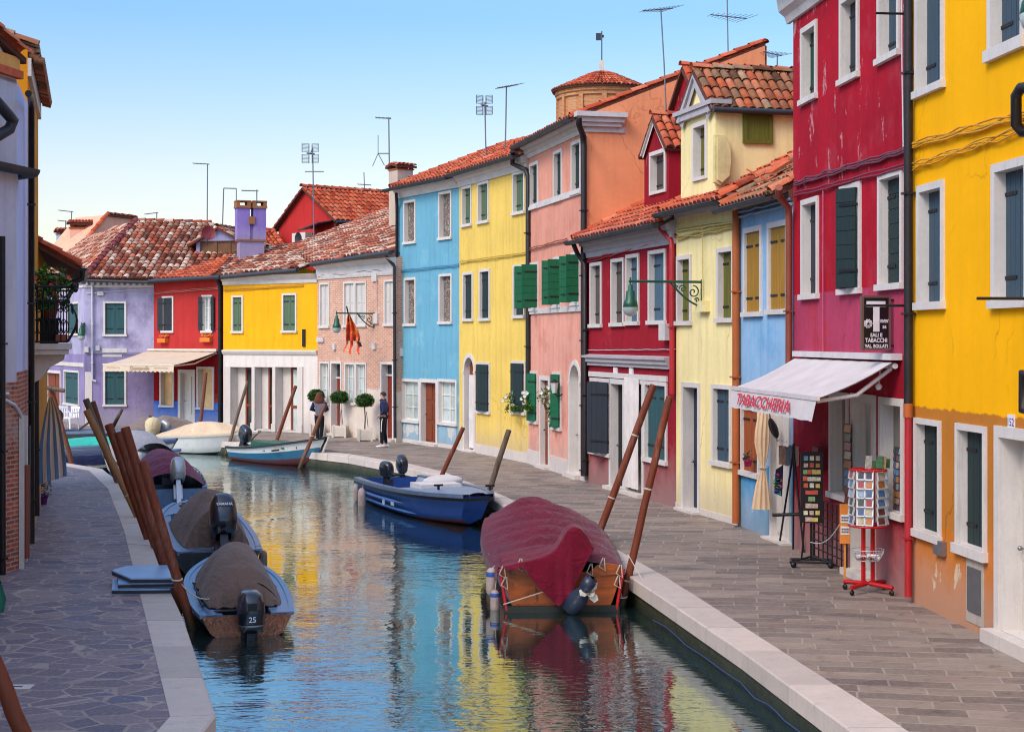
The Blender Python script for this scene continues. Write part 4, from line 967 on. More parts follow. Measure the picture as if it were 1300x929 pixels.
nt = MB(); nt.prism([(u0, .123, z1-.09), (u1-.02, .123, z1-.02), (u1-.02, .123, z1+.055), (u0, .123, z1-.005)], (0, .001, 0)); nt.prism([(u0, .123, z0), (u1-.05, .123, z0+.06), (u1-.05, .123, z0+.13), (u0, .123, z0+.07)], (0, .001, 0)); nt.lathe([(0, 0), (.07, 0), (.07, .004)], n=12, M=Matrix.Translation(((u0+u1)/2, .12, (z0+z1)/2+.03)) @ Matrix.Rotation(1.57, 4, 'X')); nt.build('lettering', flat('notice_red', (196, 50, 60)), n1)
h.pipe([(117, 361), (117, 482), (122, 484)], .045, 'pipe_white'); h.cable([(110, 372), (194, 366)], n=1, mat='pipe_white', r=.02); h.cable([(110, 449), (195, 448)], n=1, r=.012)
for px in ((107.5, 113, 440, 447), (122, 127, 439, 445), (124, 132, 370, 375)): h.pbox(px, .1, M['cornice'], 'wall_box')
h.pbox((130, 161, 442, 447.5), .02, M['cornice'], 'stone_string'); h.pbox((130, 155, 449.5, 453), .02, M['cornice'], 'stone_string'); h.pbox((108, 117, 472, 541), .02, M['white2'], 'cement_patch')
e0, e1 = at(106.5, 353.5, 63.6), at(197, 356, 63.6)
rm = flat('maroon_hip_tiles', (124, 48, 46), .85)
P = px_roof(h, e0, e1, 24, [(106.5, 352), (215, 354), (300, 330), (268, 284), (173, 281)], 'tile_old', [(3, 4)], .26)
mb = MB(); a, b = local(h.root, e0), local(h.root, e1); mb.tube([a + Vector((0, -.02, -.08)), b + Vector((0, -.02, -.08))], .06, 8); mb.build('gutter', M['gutter'], h.root)
h2 = House('w', 'w', A1, C1, ll, 5.95, 6, 6.6, 3, .25)
h2.win((84.5, 100.5, 383.5, 426), 'closed', 'tealdoor', .12, rec=.15); h2.win((81.5, 100.5, 470, 515), 'closed', 'tealdoor', .12, rec=.15); h2.door((57, 77.5, 470, 536), 'door_brown', .12, .25)
h2.wall(); z = h2.uz(80, 462)[1]; h2.box('stone_string', .05, h2.w-.05, -.03, -.001, z-.07, z+.09, M['white2'])
den = MB(); den.box(0, h2.w, -.16, -.002, 5.86, 5.95); den.box(0, h2.w, -.05, -.002, 5.62, 5.72); den.build('cornice', M['cornice'], h2.root)
el = at(40, 360, 73.5); n = slope_plane(el, e0, 26); hip = P[4]
L = [local(h2.root, p) for p in (el, e0, hip, hip + Vector((-4, 6.5, -.4)))]; mb = MB(); tiles_clip(mb, L[0], L[1], L, .26, .38); ridge_cap(mb, L[1] + Vector((0, 0, .05)), L[2] + Vector((0, 0, .05)), .15, 2); mb.build('roof', [M['tile_old'], M['tile_base'], rm], h2.root)
merge(h, h2)
# dormer on the lilac house
dm = House('d', 'd', at(249, 300, 66.2), at(287.5, 300, 64.8), plaster('dormer_lilac', (150, 152, 190)), 0, 3.0)
dz0, dz1, dza = at(268, 334, 65)[2], at(268, 304, 65)[2], at(268, 289, 65)[2]; w = dm.w; mb = MB()
mb.box(0, .16, 0, .1, dz0, dz1); mb.box(w-.16, w, 0, .1, dz0, dz1); mb.prism([(0, 0, dz1), (w, 0, dz1), (w/2, 0, dza)], (0, .1, 0)); D = mb.build('dormer', plaster('dormer_front', (150, 152, 190)), dm.root)
mb = MB(); mb.box(.16, w-.16, .1, .14, dz0, dz1); mb.box(w*.38, w*.44, .06, .1, dz0, dz1); mb.box(w*.7, w*.74, .06, .1, dz0, dz1); mb.build('window', wood('weathered_dormer_wood', (120, 84, 54)), D)
mb = MB(); mb.poly([(0, .1, dz0), (0, .1, dz1), (0, 2.6, dz1), (0, 2.6, dz0)]); mb.poly([(w, .1, dz0), (w, .1, dz1), (w, 2.6, dz1), (w, 2.6, dz0)]); mb.build('cheek', wood('dormer_boards', (166, 108, 66), gr=(2, 2, 14)), D)
mb = MB(); tiles(mb, (-.35, 2.8, dz1-.2), (-.35, -.2, dz1-.2), (w/2, 2.8, dza+.08), (w/2, -.2, dza+.08), .25, .36); tiles(mb, (w+.35, -.2, dz1-.2), (w+.35, 2.8, dz1-.2), (w/2, -.2, dza+.08), (w/2, 2.8, dza+.08), .25, .36); ridge_cap(mb, (w/2, -.25, dza+.12), (w/2, 2.8, dza+.12), .1); mb.build('roof', [M['tile_old'], M['tile_base']], D)
dm.root.rotation_euler[2] += .5; merge(h, dm)
LIL = h

# ------------------------------------------------------------------ roofs seen beyond
def chimney(name, label, px, pyb, pyt, D, w, d, wall, rz=.3, cap=True):
    p = at(px, pyb, D); H = at(px, pyt, D).z - p.z; r = empty(name, p, rz, label, 'chimney')
    mb = MB(); mb.box(-w/2, w/2, -d/2, d/2, -1.5, H*.68); mb.build('stack', wall, r)
    mb = MB()
    for x in (-1, 1):
        for y in (-1, 1): mb.box(x*w*.42-.06, x*w*.42+.06, y*d*.42-.06, y*d*.42+.06, H*.68, H*.84)
    mb.box(-w*.3, w*.3, -d*.3, d*.3, H*.68, H*.78); mb.box(-w*.56, w*.56, -d*.56, d*.56, H*.64, H*.7); mb.build('vent', paint('chimney_brick', (150, 76, 48), .9), r)
    mb = MB(); z0, z1 = H*.84, H
    tiles(mb, (-w*.65, -d*.7, z0), (w*.65, -d*.7, z0), (-w*.65, 0, z1), (w*.65, 0, z1), .16, .25); tiles(mb, (w*.65, d*.7, z0), (-w*.65, d*.7, z0), (w*.65, 0, z1), (-w*.65, 0, z1), .16, .25); mb.build('cap', [M['tile_red'], M['tile_base']], r)
    return r
peach = plaster('peach_render', (236, 172, 142), mott=.08)
chimney('chimney', 'peach rendered chimney with a little tiled cap rising beyond the peach gable', 103, 312, 279.5, 78, .95, .8, peach, .1)
chimney('chimney', 'small pale blue chimney with a tiled cap beside the peach chimney', 83, 312, 290, 80, .75, .7, plaster('chimney_blue', (130, 186, 222)), .5)
chimney('chimney', 'cream chimney with a tiled cap on the far end of the sky blue house', 509, 232, 208, 55, .62, .6, plaster('chimney_cream', (214, 186, 160)), .6)

# peach gable house beyond the lilac roof
a, b = at(96, 300, 76), at(174, 300, 79); hh = House('gabled_house', 'peach gabled house showing above the hipped roof of the lilac house', a, b, peach, 6.5, 6, 7.0, 3)
mb = MB(); z = lambda y: at(0, y, 77).z
P = [hh.uz(100, 318), hh.uz(137.5, 273), hh.uz(173, 277), hh.uz(173, 318)]
mb.prism([(x, 0, zz) for x, zz in P] + [(P[-1][0], 0, 0), (P[0][0], 0, 0)], (0, 2.5, 0)); mb.build('wall', peach, hh.root)
mb = MB(); 
for q0, q1 in ((P[0], P[1]), (P[1], P[2])): ridge_cap(mb, (q0[0], .05, q0[1]+.03), (q1[0], .05, q1[1]+.03), .13)
tiles(mb, (P[1][0], -.1, P[1][1]+.02), (P[2][0], -.1, P[2][1]+.02), (P[1][0], 2.6, P[1][1]-.5), (P[2][0], 2.6, P[2][1]-.5), .24); mb.build('roof', [M['tile_red'], M['tile_base']], hh.root)
# low red roof at the far side canal
hh = House('low_house', 'low house with a red tile roof between the ochre house and the lilac house', at(40, 330, 74), at(128, 330, 76), plaster('grey_render', (196, 190, 190)), 7.0, 7, 7.9, 3, .4)
hh.wall(); hh.roof('tile_red', .25, .38, verge=False)
# red gable house
rg = plaster('brick_red_render', (190, 50, 48), mott=.12)
A, B = at(353, 300, 75.5), at(425.5, 300, 71.5); hh = House('gabled_house', 'red gabled house with a tiled roof rising behind the brick house', A, B, rg, 8.75, 5.5, 9, 2, .2)
e_, za = hh.uz(389, 240); uL, zl = hh.uz(354, 291); uR, zr = hh.uz(425, 277); w = hh.w
mb = MB(); mb.prism([(0.05, 0, 0), (w-.05, 0, 0), (w-.05, 0, zr), (e_, 0, za), (.05, 0, zl)], (0, 5.5, 0)); mb.build('wall', rg, hh.root)
mb = MB(); tiles(mb, (w+.4, -.25, zr-.15), (w+.4, 5.6, zr-.15), (e_, -.25, za+.06), (e_, 5.6, za+.06), .25, .4); tiles(mb, (-.25, 5.6, zl-.05), (-.25, -.25, zl-.05), (e_, 5.6, za+.06), (e_, -.25, za+.06), .25, .4); ridge_cap(mb, (e_, -.3, za+.1), (e_, 5.6, za+.1), .13); mb.build('roof', [M['tile_red'], M['tile_base']], hh.root)
mb = MB(); mb.tube([(w+.45, -.2, zr-.2), (w+.45, 5.6, zr-.2)], .07, 8); mb.tube([(w+.3, -.1, zr-.2), (w+.1, -.1, zr-.6), (w+.05, -.1, zr-2.5)], .06, 8); mb.build('gutter', M['gutter'], hh.root)
u0, u1, z0, z1 = hh.rect(380, 397, 296, 311); mb = MB(); mb.box(u0, u1, -.4, -.02, z0, z1); ac = mb.build('air_conditioner', M['sash'], hh.root)
mb = MB(); mb.lathe([(.0, 0), (.28, 0), (.3, .02)], n=20, M=Matrix.Translation(((u0+u1)/2, -.41, (z0+z1)/2)) @ Matrix.Rotation(1.57, 4, 'X')); mb.build('fan_grille', M['gutter'], ac)
u0, u1, z0, z1 = hh.rect(399, 425, 284, 289); mb = MB(); mb.prism([(u0, -.01, z0), (u1, -.01, z0+.25), (u1, -.9, z0+.1), (u0, -.9, z0-.15)], (0, 0, .05)); mb.build('canopy', M['gutter'], hh.root)
# purple double chimney
pw = plaster('purple_render', (140, 120, 186), mott=.15, peel=(.64, (110, 90, 70), 5, 12))
p = at(318, 318, 64.5); zt = at(318, 265, 64.5).z - p.z; r = empty('twin_chimney', p, .35, 'purple twin chimney with brick collars standing on the roof ridge', 'chimney')
mb = MB()
for x in (-.33, .33): mb.box(x-.26, x+.26, -.28, .28, .42, zt)
mb.box(-.1, .1, -.2, .2, .42, zt*.8); mb.box(-.5, .5, -.34, .34, -1, .36); mb.build('stack', pw, r)
mb = MB(); bz = paint('collar_brick', (146, 98, 60), .9)
for x in (-.33, .33):
    mb.box(x-.3, x+.3, -.33, .33, zt, zt+.1)
    for k in (-1, 1): mb.box(x+k*.22-.07, x+k*.22+.07, -.3, .3, zt+.1, zt+.26)
    mb.box(x-.3, x+.3, -.32, .32, zt+.26, zt+.31)
mb.box(-.56, .56, -.4, .4, .36, .43); mb.box(-.12, .12, -.34, -.26, zt*.62, zt*.8); mb.build('collar', bz, r)
# cream end wall and low red roofs behind it
hh = House('low_house', 'small cream house with a red tile roof behind the purple twin chimney', at(330, 316, 72), at(362, 316, 72.5), plaster('pale_cream_render', (232, 212, 182)), 7.45, 5, 8.6, 2.5, .2)
hh.wall(); hh.roof('tile_red', .24, ovs=.2)
hh = House('low_house', 'low red tiled roof just beyond the purple twin chimney', at(287, 312, 71), at(330, 312, 72), plaster('low_cream_render', (226, 206, 180)), 7.2, 5, 8.5, 2.5, .2)
hh.wall(); hh.roof('tile_old', .25, ovs=.2)

# round brick apse
tb = brick('warm_tower_brick', (200, 128, 78), (176, 104, 62), (196, 158, 120), sooty=.35)
p = at(764, 250, 86); p.z = 0; r = empty('church_apse', p, 0, 'round brick church apse with a conical tile roof and a weather vane', 'church')
R = 116/2*86/F; ze = at(0, 117, 86).z; za_ = at(0, 90, 86).z; n = 14; mb = MB()
prof = [(R*.96, 0), (R*.96, ze-.5), (R*1.0, ze-.45), (R*1.0, ze-.3), (R*1.03, ze-.25), (R*1.03, ze)]
mb.lathe(prof, n=28, sm=False)
for k in range(12):
    a = 2*math.pi*k/12; Mx = Matrix.Rotation(a, 4, 'Z'); mb.box(-.12, .12, -R*1.0, -R*.9, 0, ze-.3, 0, Mx)
w_ = mb.build('wall', tb, r)
mb = MB()
for k in range(12):
    a = 2*math.pi*(k+.5)/12; Mx = Matrix.Rotation(a, 4, 'Z') @ Matrix.Translation((0, -R*.97, ze-1.7)); pts = [Mx @ Vector((.24*math.cos(t), 0, .24*math.sin(t))) for t in [math.pi*q/8 for q in range(9)]] + [Mx @ Vector((-.24, 0, -.7)), Mx @ Vector((.24, 0, -.7))]
    mb.prism(pts, Mx.to_3x3() @ Vector((0, .05, 0)))
mb.build('window', M['dark'], r)
mb = MB(); N = 22
for k in range(N):
    a0, a1 = 2*math.pi*k/N, 2*math.pi*(k+1)/N; q = R*1.1
    tiles(mb, (q*math.cos(a0), q*math.sin(a0), ze), (q*math.cos(a1), q*math.sin(a1), ze), (.12*math.cos(a0), .12*math.sin(a0), za_), (.12*math.cos(a1), .12*math.sin(a1), za_), .26, .42)
mb.build('roof', [M['tile_red'], M['tile_base']], r)
mb = MB(); mb.box(-.13, .13, -.13, .13, za_-.2, za_+.55); mb.build('finial', M['white2'], r)
mb = MB(); zt = at(0, 40, 86).z; mb.tube([(0, 0, za_+.5), (0, 0, zt)], .035, 6); mb.box(-.32, -.04, -.01, .01, zt-.5, zt-.1); mb.box(.0, .12, -.01, .01, zt-.35, zt-.2); mb.build('weather_vane', M['gutter'], r)

# ------------------------------------------------------------------ shaded houses beside the near quay
lv = brick('crumbling_brick_base', (204, 92, 54), (150, 68, 44), (178, 158, 144), zones=(), sooty=.5)
lp = plaster('grey_lilac_render', (206, 200, 208), mott=.14, streak=.3, peel=(.66, (150, 120, 104), 0, 3.6))
K0, K1, K2 = G(-70, 748), G(21, 722), G(35, 697)
def lhouse(nm, label, A, B, upper, lower, zsplit, eave, depth, **k):
    h = House(nm, label, A, B, upper, eave, depth, **k); h.mats.append(lower); return h
def split_wall(h, zs, name='brick_base'):
    h.wall(); mb = MB(); mb.box(.005, h.w-.002, -.03, -.001, 0, zs); mb.build(name, lv, h.root)
hA = House('old_house', 'grey lilac plastered house whose render has fallen from its brick foot', K1, K2, plaster('sky_tinted_lilac_edge', (206, 208, 236), mott=.1, zones=()), 7.45, 5, 7.7, 2, .25, group='houses on the shaded quay')  # canal side paler and bluer: light from the sky put into its colour
split_wall(hA, 3.0)
hB = House('w', 'w', K0, K1, lp, 7.45, 5, 7.6, 2.5, .1); split_wall(hB, 2.85)
hE = House('old_house', 'plain grey lilac house added out of view to shade the near quay', V2(-5.8, 2), V2(-7.75, 21.4), lp, 8.2, 6, 9.6, 3, .3, group='houses on the shaded quay')  # unseen house, put in so its shade falls on the near quay
for k in range(4):
    for zz in (.9, 4.6): hE.win(None, 'closed', 'dkgreen', .12, rec=.15, uzr=(2+k*4.6, 3.1+k*4.6, zz, zz+1.7))
hE.wall(); hE.roof('tile_old', .24, .4)
top = MB(); P = [hB.uz(21, 96), hB.uz(31, 74), hB.uz(-4, 44), hB.uz(-70, 0)]
top.prism([(hB.w, 0, 7.4), (hB.w, 0, P[0][1]), (P[2][0], 0, P[2][1]-.1), (0, 0, P[3][1]), (0, 0, 7.4)], (0, 3, 0)); top.build('gable', lp, hB.root)
rf = MB(); a = Vector((hB.w+.16, -.08, P[1][1])); b = Vector((0, -.08, P[3][1]+.15)); ridge_cap(rf, a, b, .12); rf.prism([a + Vector((0, 0, -.02)), b + Vector((0, 0, -.02)), b + Vector((0, 3, -.02)), a + Vector((0, 3, -.02))], (0, 0, -.09), 1); rf.build('roof', [M['tile_red'], M['tile_base']], hB.root)
z = hB.uz(10, 92)[1]; hB.box('string_course', 0, hB.w+.05, -.09, -.001, z-.06, z+.06, M['tile_red']); hB.box('frieze', 0, hB.w+.02, -.05, -.001, z+.062, z+.26, flat('ochre_frieze', (226, 164, 70)))
z = hB.uz(10, 212)[1]; mb = MB(); y = -.16
def half(p0, p1, r): 
    d = (Vector(p1)-Vector(p0)).normalized(); s = d.cross(Vector((0, 0, 1))).normalized(); return [[Vector(c) + s*r*math.cos(t) + Vector((0, 0, r*math.sin(t))) for t in [math.pi + math.pi*k/8 for k in range(9)]] for c in (p0, p1)]
mb.loft(half((0, y, z), (hB.w+.22, y, z), .12)); mb.loft(half((hB.w+.22, y, z), (hB.w+.5, y+.55, z-.02), .12)); mb.poly(half((hB.w+.22, y, z), (hB.w+.5, y+.55, z-.02), .12)[1]); mb.build('gutter', M['gutter'], hB.root)
hB.pipe([(-14, 118, -.25), (12, 148, -.35), (17, 152, -.32), (12, 164, -.3), (-12, 178, -.1)], .085, 'gutter', clips=False)
hB.pipe([(3, 300), (3.5, 736)], .045, 'black')
hB.cable([(-10, 500), (18, 513), (28, 530)], mat='wire', r=.03); hB.cable([(-10, 499), (10, 500)], mat='wire', r=.03)
merge(hA, hB)
mb = MB(); mb.box(-.02, .22, -.1, -.035, 0, 2.3); mb.box(.7, .95, -.1, -.035, 0, 2.3); mb.build('door_jamb', M['white2'], hA.root)
hA.box('door', .22, .7, -.05, -.034, 0, 2.2, M['door_dark']); hA.pipe([(33, 590), (33, 708)], .055, 'pipe_copper')
hA.pipe([(36, 540), (36, 690)], .04, 'gutter')
oh = plaster('ochre_orange_render', (222, 142, 26), mott=.12, peel=(.7, (150, 140, 124), 6, 9))
K3 = G(48.5, 653)
hC = House('terraced_house', 'ochre orange house with deep tiled eaves beyond the grey lilac house', K2, K3, oh, 8.35, 6, 9.6, 3.4, .16, group='houses on the shaded quay')
hC.wall(); hC.roof('tile_brown', .2)
mb = MB()
for k in range(int(hC.w/.2)):
    for q in range(3): mb.tube([(k*.2+.1, -.26+q*.08, 8.16+q*.07), (k*.2+.1, -.1+q*.08, 8.2+q*.07)], .07, 8)
mb.box(0, hC.w, -.2, -.002, 8.3, 8.36); mb.build('eaves', M['tile_brown'], hC.root)
hC.box('frieze', 0, hC.w, -.06, -.001, 7.9, 8.2, M['white2'])
u, z = hC.uz(39.5, 120); hC.pipe([(36, 119, -.15), (39, 123, -.15), (40, 135), (40, 690)], .05, 'black'); hC.pipe([(45, 455), (46, 654)], .06, 'pipe_dark')
# low house with the projecting canopy beyond
K4 = G(60, 612)
hD = House('low_house', 'low house at the canal corner, a dark gutter edging its jutting tiled roof', K3, K4, plaster('corner_ochre', (206, 140, 50)), 5.35, 6, 7.05, 3, .8, group='houses on the shaded quay')
hD.wall(); hD.roof('tile_red', .22); hD.gutter(mat='black', r=.075)
mb = MB(); 
for k in range(6): mb.box(k*hD.w/6+.1, k*hD.w/6+.2, -.75, 0, 4.72, 4.84)
mb.build('rafters', wood('dark_rafters', (74, 52, 44)), hD.root)
mb = MB(); mb.tube([(.05, -.87, 4.9), (.05, -.85, 4.72), (.05, -.1, 4.42), (.05, -.08, 3.6)], .05, 8); mb.build('downpipe', M['black'], hD.root)
# ------------------------------------------------------------------ boats
class Boat:
    """hull built round its waterline: local +y is the heading, the stern centre is the origin"""
    def __init__(s, name, label, stern, head, L, B, fs, fb, tw=.85, bow=.04, rake=.5, p=2.2, group=None, cat='boat'):
        hx, hy = head; s.root = empty(name, (stern[0], stern[1], WZ), math.atan2(-hx, hy), label, cat, group)
        s.L, s.B, s.fs, s.fb, s.tw, s.bow, s.rake, s.p = L, B, fs, fb, tw, bow, rake, p
    def hb(s, t):
        if t < .42: k = t/.42; return s.B/2*(s.tw + (1-s.tw)*(1-(1-k)**2))
        k = (t-.42)/.58; return s.B/2*(1 - (1-s.bow)*k**s.p)
    def sh(s, t): return s.fs + (s.fb-s.fs)*t**1.8
    def ring(s, t, n=4):
        h, z1 = s.hb(t), s.sh(t); zc = .03 + .35*s.fb*max(0, t-.6)**1.5*2; zk = -.22 + (.22+.25*s.fb)*max(0, t-.7)**1.5*4
        zk = min(zk, zc); side = []
        for i in range(n):
            q = 1 - i/(n-1); y = t*(s.L - s.rake*(1-q)*.8 if True else 0); side.append((h*(.78+.22*q**.8), y, zc + (z1-zc)*q))
        return side, (0, t*(s.L-s.rake), zk)
    def hull(s, mats, rows=None, n=4, N=22, transom=None, name='hull'):
        mb = MB(); rings = []
        for i in range(N+1):
            sd, k = s.ring(i/N, n); rings.append([(-x, y, z) for x, y, z in sd] + [k] + sd[::-1])
        rows = rows or [0]*(n-1); full = rows + [len(mats)-1]*2 + rows[::-1]
        mb.loft(rings, 0, True, False, full); o = mb.build(name, mats, s.root)
        tb = MB(); r = rings[0]; ym = -.012
        tb.poly([(x, y-.004, z) for x, y, z in r]); tb.poly([(x*.96, y+.05, z) for x, y, z in r]); 
        tb.build('transom', transom or mats[0], s.root)
        if s.bow > .1: bb = MB(); bb.poly([(x, y+.004, z) for x, y, z in rings[-1]]); bb.build('bow_panel', mats[0], s.root)
        return o
    def gunwale(s, mat, w=.07, h=.05, out=.025, t0=0.0, N=28, closed=True, dz=0.0):
        mb = MB(); P = [(-s.hb(t0+(1-t0)*i/N), (t0+(1-t0)*i/N)*s.L, s.sh(t0+(1-t0)*i/N)) for i in range(N+1)]
        for sg in (1, -1):
            R = []
            for x, y, z in P:
                x *= sg; so = 1 if x >= 0 else -1
                if abs(x) < w: so = -sg
                R.append([(x+so*out, y, z-h*.5+dz), (x+so*out, y, z+h*.5+dz), (x-so*w, y, z+h*.5+dz), (x-so*w, y, z-h*.5+dz)])
            mb.loft(R, 0, False, True); mb.poly(R[0])
        return mb.build('gunwale', mat, s.root)
    def inner(s, mat, floor=.02, w=.07, t1=.76, N=18, side=.16):
        mb = MB(); R = []
        for i in range(N+1):
            t = t1*i/N; h = max(.01, s.hb(t)-w); f = min(floor + .1*t + .5*max(0, t-.6), s.sh(t)-.05); R.append([(-h, t*s.L, s.sh(t)), (-h*.7, t*s.L*.96, f), (h*.7, t*s.L*.96, f), (h, t*s.L, s.sh(t))])
        mb.loft(R, 0, False); return mb.build('lining', mat, s.root)
    def deck(s, mat, t0, t1=1.0, w=.05, camber=.05, dz=.01, N=10, name='deck', coaming=0.0):
        mb = MB(); R = []
        for i in range(N+1):
            t = t0 + (t1-t0)*i/N; h = max(.004, s.hb(t)-w); R.append([(h*q, t*s.L, s.sh(t)+dz+camber*(1-q*q)) for q in (-1, -.7, -.35, 0, .35, .7, 1)])
        mb.loft(R, 0, True)
        e = R[0] if t0 > .01 else R[-1]; mb.poly([(x, y, z) for x, y, z in e] + [(x, y, z-.22) for x, y, z in e[::-1]])
        return mb.build(name, mat, s.root)
    def side_deck(s, mat, t0, t1, w, dz=.012, N=12):
        mb = MB()
        for sg in (-1, 1):
            mb.loft([[(sg*(s.hb(t)-.03), t*s.L, s.sh(t)+dz), (sg*(s.hb(t)-w), t*s.L, s.sh(t)+dz+.01), (sg*(s.hb(t)-w), t*s.L, s.sh(t)-.25)] for t in [t0+(t1-t0)*i/N for i in range(N+1)]], 0, False)
        return mb.build('side_deck', mat, s.root)
    def bench(s, mat, ts):
        for t in ts:
            mb = MB(); h = s.hb(t)-.05; mb.box(-h, h, t*s.L-.13, t*s.L+.13, s.sh(t)-.14, s.sh(t)-.1); mb.build('thwart', mat, s.root)
    def cover(s, mat, t0, t1, hf, drop=.14, over=.04, N=26, K=18, fold=.02, rib=0, name='cover', seed=1, power=2.2, xin=1.0, hem=.04):
        mb = MB(); R = []; M_ = 2
        for i in range(N+1):
            t = t0 + (t1-t0)*i/N; h = s.hb(t)*xin + over; z0 = s.sh(t)+.05; r = []
            hh = hf((t-t0)/(t1-t0)) + (rib*((1-abs(math.sin(math.pi*t*s.L/.82)))**1.4-.3) if rib else 0)
            for k in range(-M_, K+M_+1):
                q = max(-1, min(1, -1 + 2*k/K)); x = q*h; z = z0 + hh*(1-abs(q)**power)
                w = mnoise.noise((x*2.2+seed, t*s.L*1.6, seed*3.1))*fold + mnoise.noise((x*6+seed, t*s.L*2, seed))*fold*.5
                z += w*(.4 + hh*2)
                if k < 0 or k > K:
                    e = (-k if k < 0 else k-K)/M_; z = z0 - drop*e + mnoise.noise((t*s.L*3, seed, q))*hem; x = (h + .02*e)*(1 if q > 0 else -1)
                r.append((x, t*s.L, z))
            R.append(r)
        mb.loft(R, 0, True)
        return mb.build(name, mat, s.root)
    def fender(s, side, t, mat, z=.15, r=.07, l=.4, name='fender', cap=None):
        x = side*(s.hb(t)+r*.9); y = t*s.L; mb = MB(); prof = [(0, 0), (r*.5, .01), (r*.92, l*.12), (r, l*.3), (r, l*.7), (r*.92, l*.88), (r*.45, l*.99), (0, l)]
        mb.lathe(prof, (x, y, z-l/2), 12); o = mb.build(name, mat, s.root)
        rb = MB(); rb.tube([(x, y, z+l/2-.02), (side*(s.hb(t)+.02), y, s.sh(t)+.04), (side*(s.hb(t)-.08), y, s.sh(t)+.04)], .008, 5); rb.build('rope', M['rope'], o)
        if cap: cb = MB(); cb.lathe([(r*.3, l*.99), (r*.95, l*.86), (r*1.03, l*.74), (r*1.03, l*.7)], (x, y, z-l/2), 12); cb.build('fender_cap', cap, o)
        return o
    def outboard(s, x=0.0, scale=1.0, tilt=0.0, mat='cowl', z=None, y=-.02, text=None, leg='cowl_grey', tsize=.09, tmat='decal', band=True, turn=0.0, tpos=None, handle=False):
        z = s.fs if z is None else z
        Mx = Matrix.Translation((x, y, z)) @ Matrix.Rotation(turn, 4, 'Z') @ Matrix.Rotation(-tilt, 4, 'X') @ Matrix.Diagonal((scale, scale, scale, 1))
        T = lambda p: tuple(Mx @ Vector(p))
        lg = MB(); 
        lg.box(-.1, .1, -.1, .06, -.28, .07, 0, Mx); lg.box(-.05, .05, -.3, -.06, -.62, .16, 0, Mx)
        sec = [(-.62, .05, .12), (-.75, .045, .14), (-.85, .06, .22), (-.93, .06, .2), (-.98, .02, .05)]
        lg.loft([[T((a*math.cos(q), -.2 + b*math.sin(q), zz)) for q in [2*math.pi*k/12 for k in range(12)]] for zz, a, b in sec], 0, True, True)
        mt = lg.build('outboard_motor', M[leg], s.root)
        cw = MB(); R = []
        for zz, a, b, yo in ((.12, .1, .14, 0), (.15, .15, .23, 0), (.24, .175, .285, -.01), (.4, .178, .29, -.02), (.52, .165, .27, -.03), (.6, .14, .22, -.04), (.645, .09, .15, -.05), (.655, .0, .0, -.05)):
            r = []
            for k in range(28):
                q = 2*math.pi*k/28; c_, s_ = math.cos(q), math.sin(q); e = .62
                r.append(T((a*abs(c_)**e*(1 if c_ > 0 else -1), -.2+yo + b*abs(s_)**e*(1 if s_ > 0 else -1), zz)))
            R.append(r)
        cw.loft(R, 0, True, True); cw.build('cowl', M[mat], mt)
        if band:
            bd = MB(); bd.loft([[T((.181*abs(math.cos(q))**.62*(1 if math.cos(q) > 0 else -1), -.212 + .294*abs(math.sin(q))**.62*(1 if math.sin(q) > 0 else -1), zz)) for q in [2*math.pi*k/28 for k in range(28)]] for zz in (.235, .255)], 0, True, True); bd.build('cowl_band', M['chrome'], mt)
            hn = MB(); hn.box(-.06, .06, -.518, -.49, .44, .53, 0, Mx); hn.build('air_intake', M['black'], mt)
        pr = MB()
        for k in range(3):
            B = Mx @ Matrix.Translation((0, -.42, -.87)) @ Matrix.Rotation(2*math.pi*k/3, 4, 'Y'); pr.prism([B @ Vector(v) for v in ((-.02, 0, .03), (-.07, -.02, .1), (-.05, -.03, .15), (.03, .0, .15), (.05, .02, .08), (.02, 0, .03))], (Mx.to_3x3() @ Vector((0, .008, 0))))
        pr.lathe([(.035, -.05), (.04, .08), (.0, .1)], n=10, M=Mx @ Matrix.Translation((0, -.42, -.87)) @ Matrix.Rotation(math.pi/2, 4, 'X')); pr.build('propeller', M['prop'], mt)
        if handle: hb_ = MB(); hb_.tube([T((0, .1, .2)), T((0, .45, .3)), T((0, .72, .34))], .022, 8); hb_.build('tiller', M['black'], mt)
        if text:
            tp = tpos or (0, -.525, .3); TM = Mx @ Matrix.Translation(tp) @ Matrix.Rotation(math.pi/2, 4, 'X')
            text_mb(text, tsize, TM, .003, bold=.001).build('lettering', M[tmat], mt)
        return mt, Mx
    def rope(s, pts, r=.012, name='rope'):
        mb = MB(); mb.tube(pts, r, 6); return mb.build(name, M['rope'], s.root)
    def rowtext(s, side, t, txt, size, dz, mat):
        x = side*(s.hb(t)+.035); a = math.pi/2
        Mx = Matrix(((0, 0, side, x), (side, 0, 0, t*s.L), (0, 1, 0, s.sh(t)-dz), (0, 0, 0, 1)))
        return text_mb(txt, size, Mx, .004).build('lettering', mat, s.root)
M['rope'] = cloth('mooring_rope', (196, 186, 170), .2)
M['cowl'] = paint('dark_blue_cowl', (26, 32, 46), .28, .2, coat=.6); M['cowl_grey'] = paint('dark_outboard_leg', (34, 38, 48), .4, .3); M['cowl_silver'] = paint('silver_cowl', (176, 180, 186), .3, .5)
M['decal'] = flat('white_decal', (214, 220, 230), .4); M['prop'] = paint('pale_propeller', (206, 196, 182), .4)
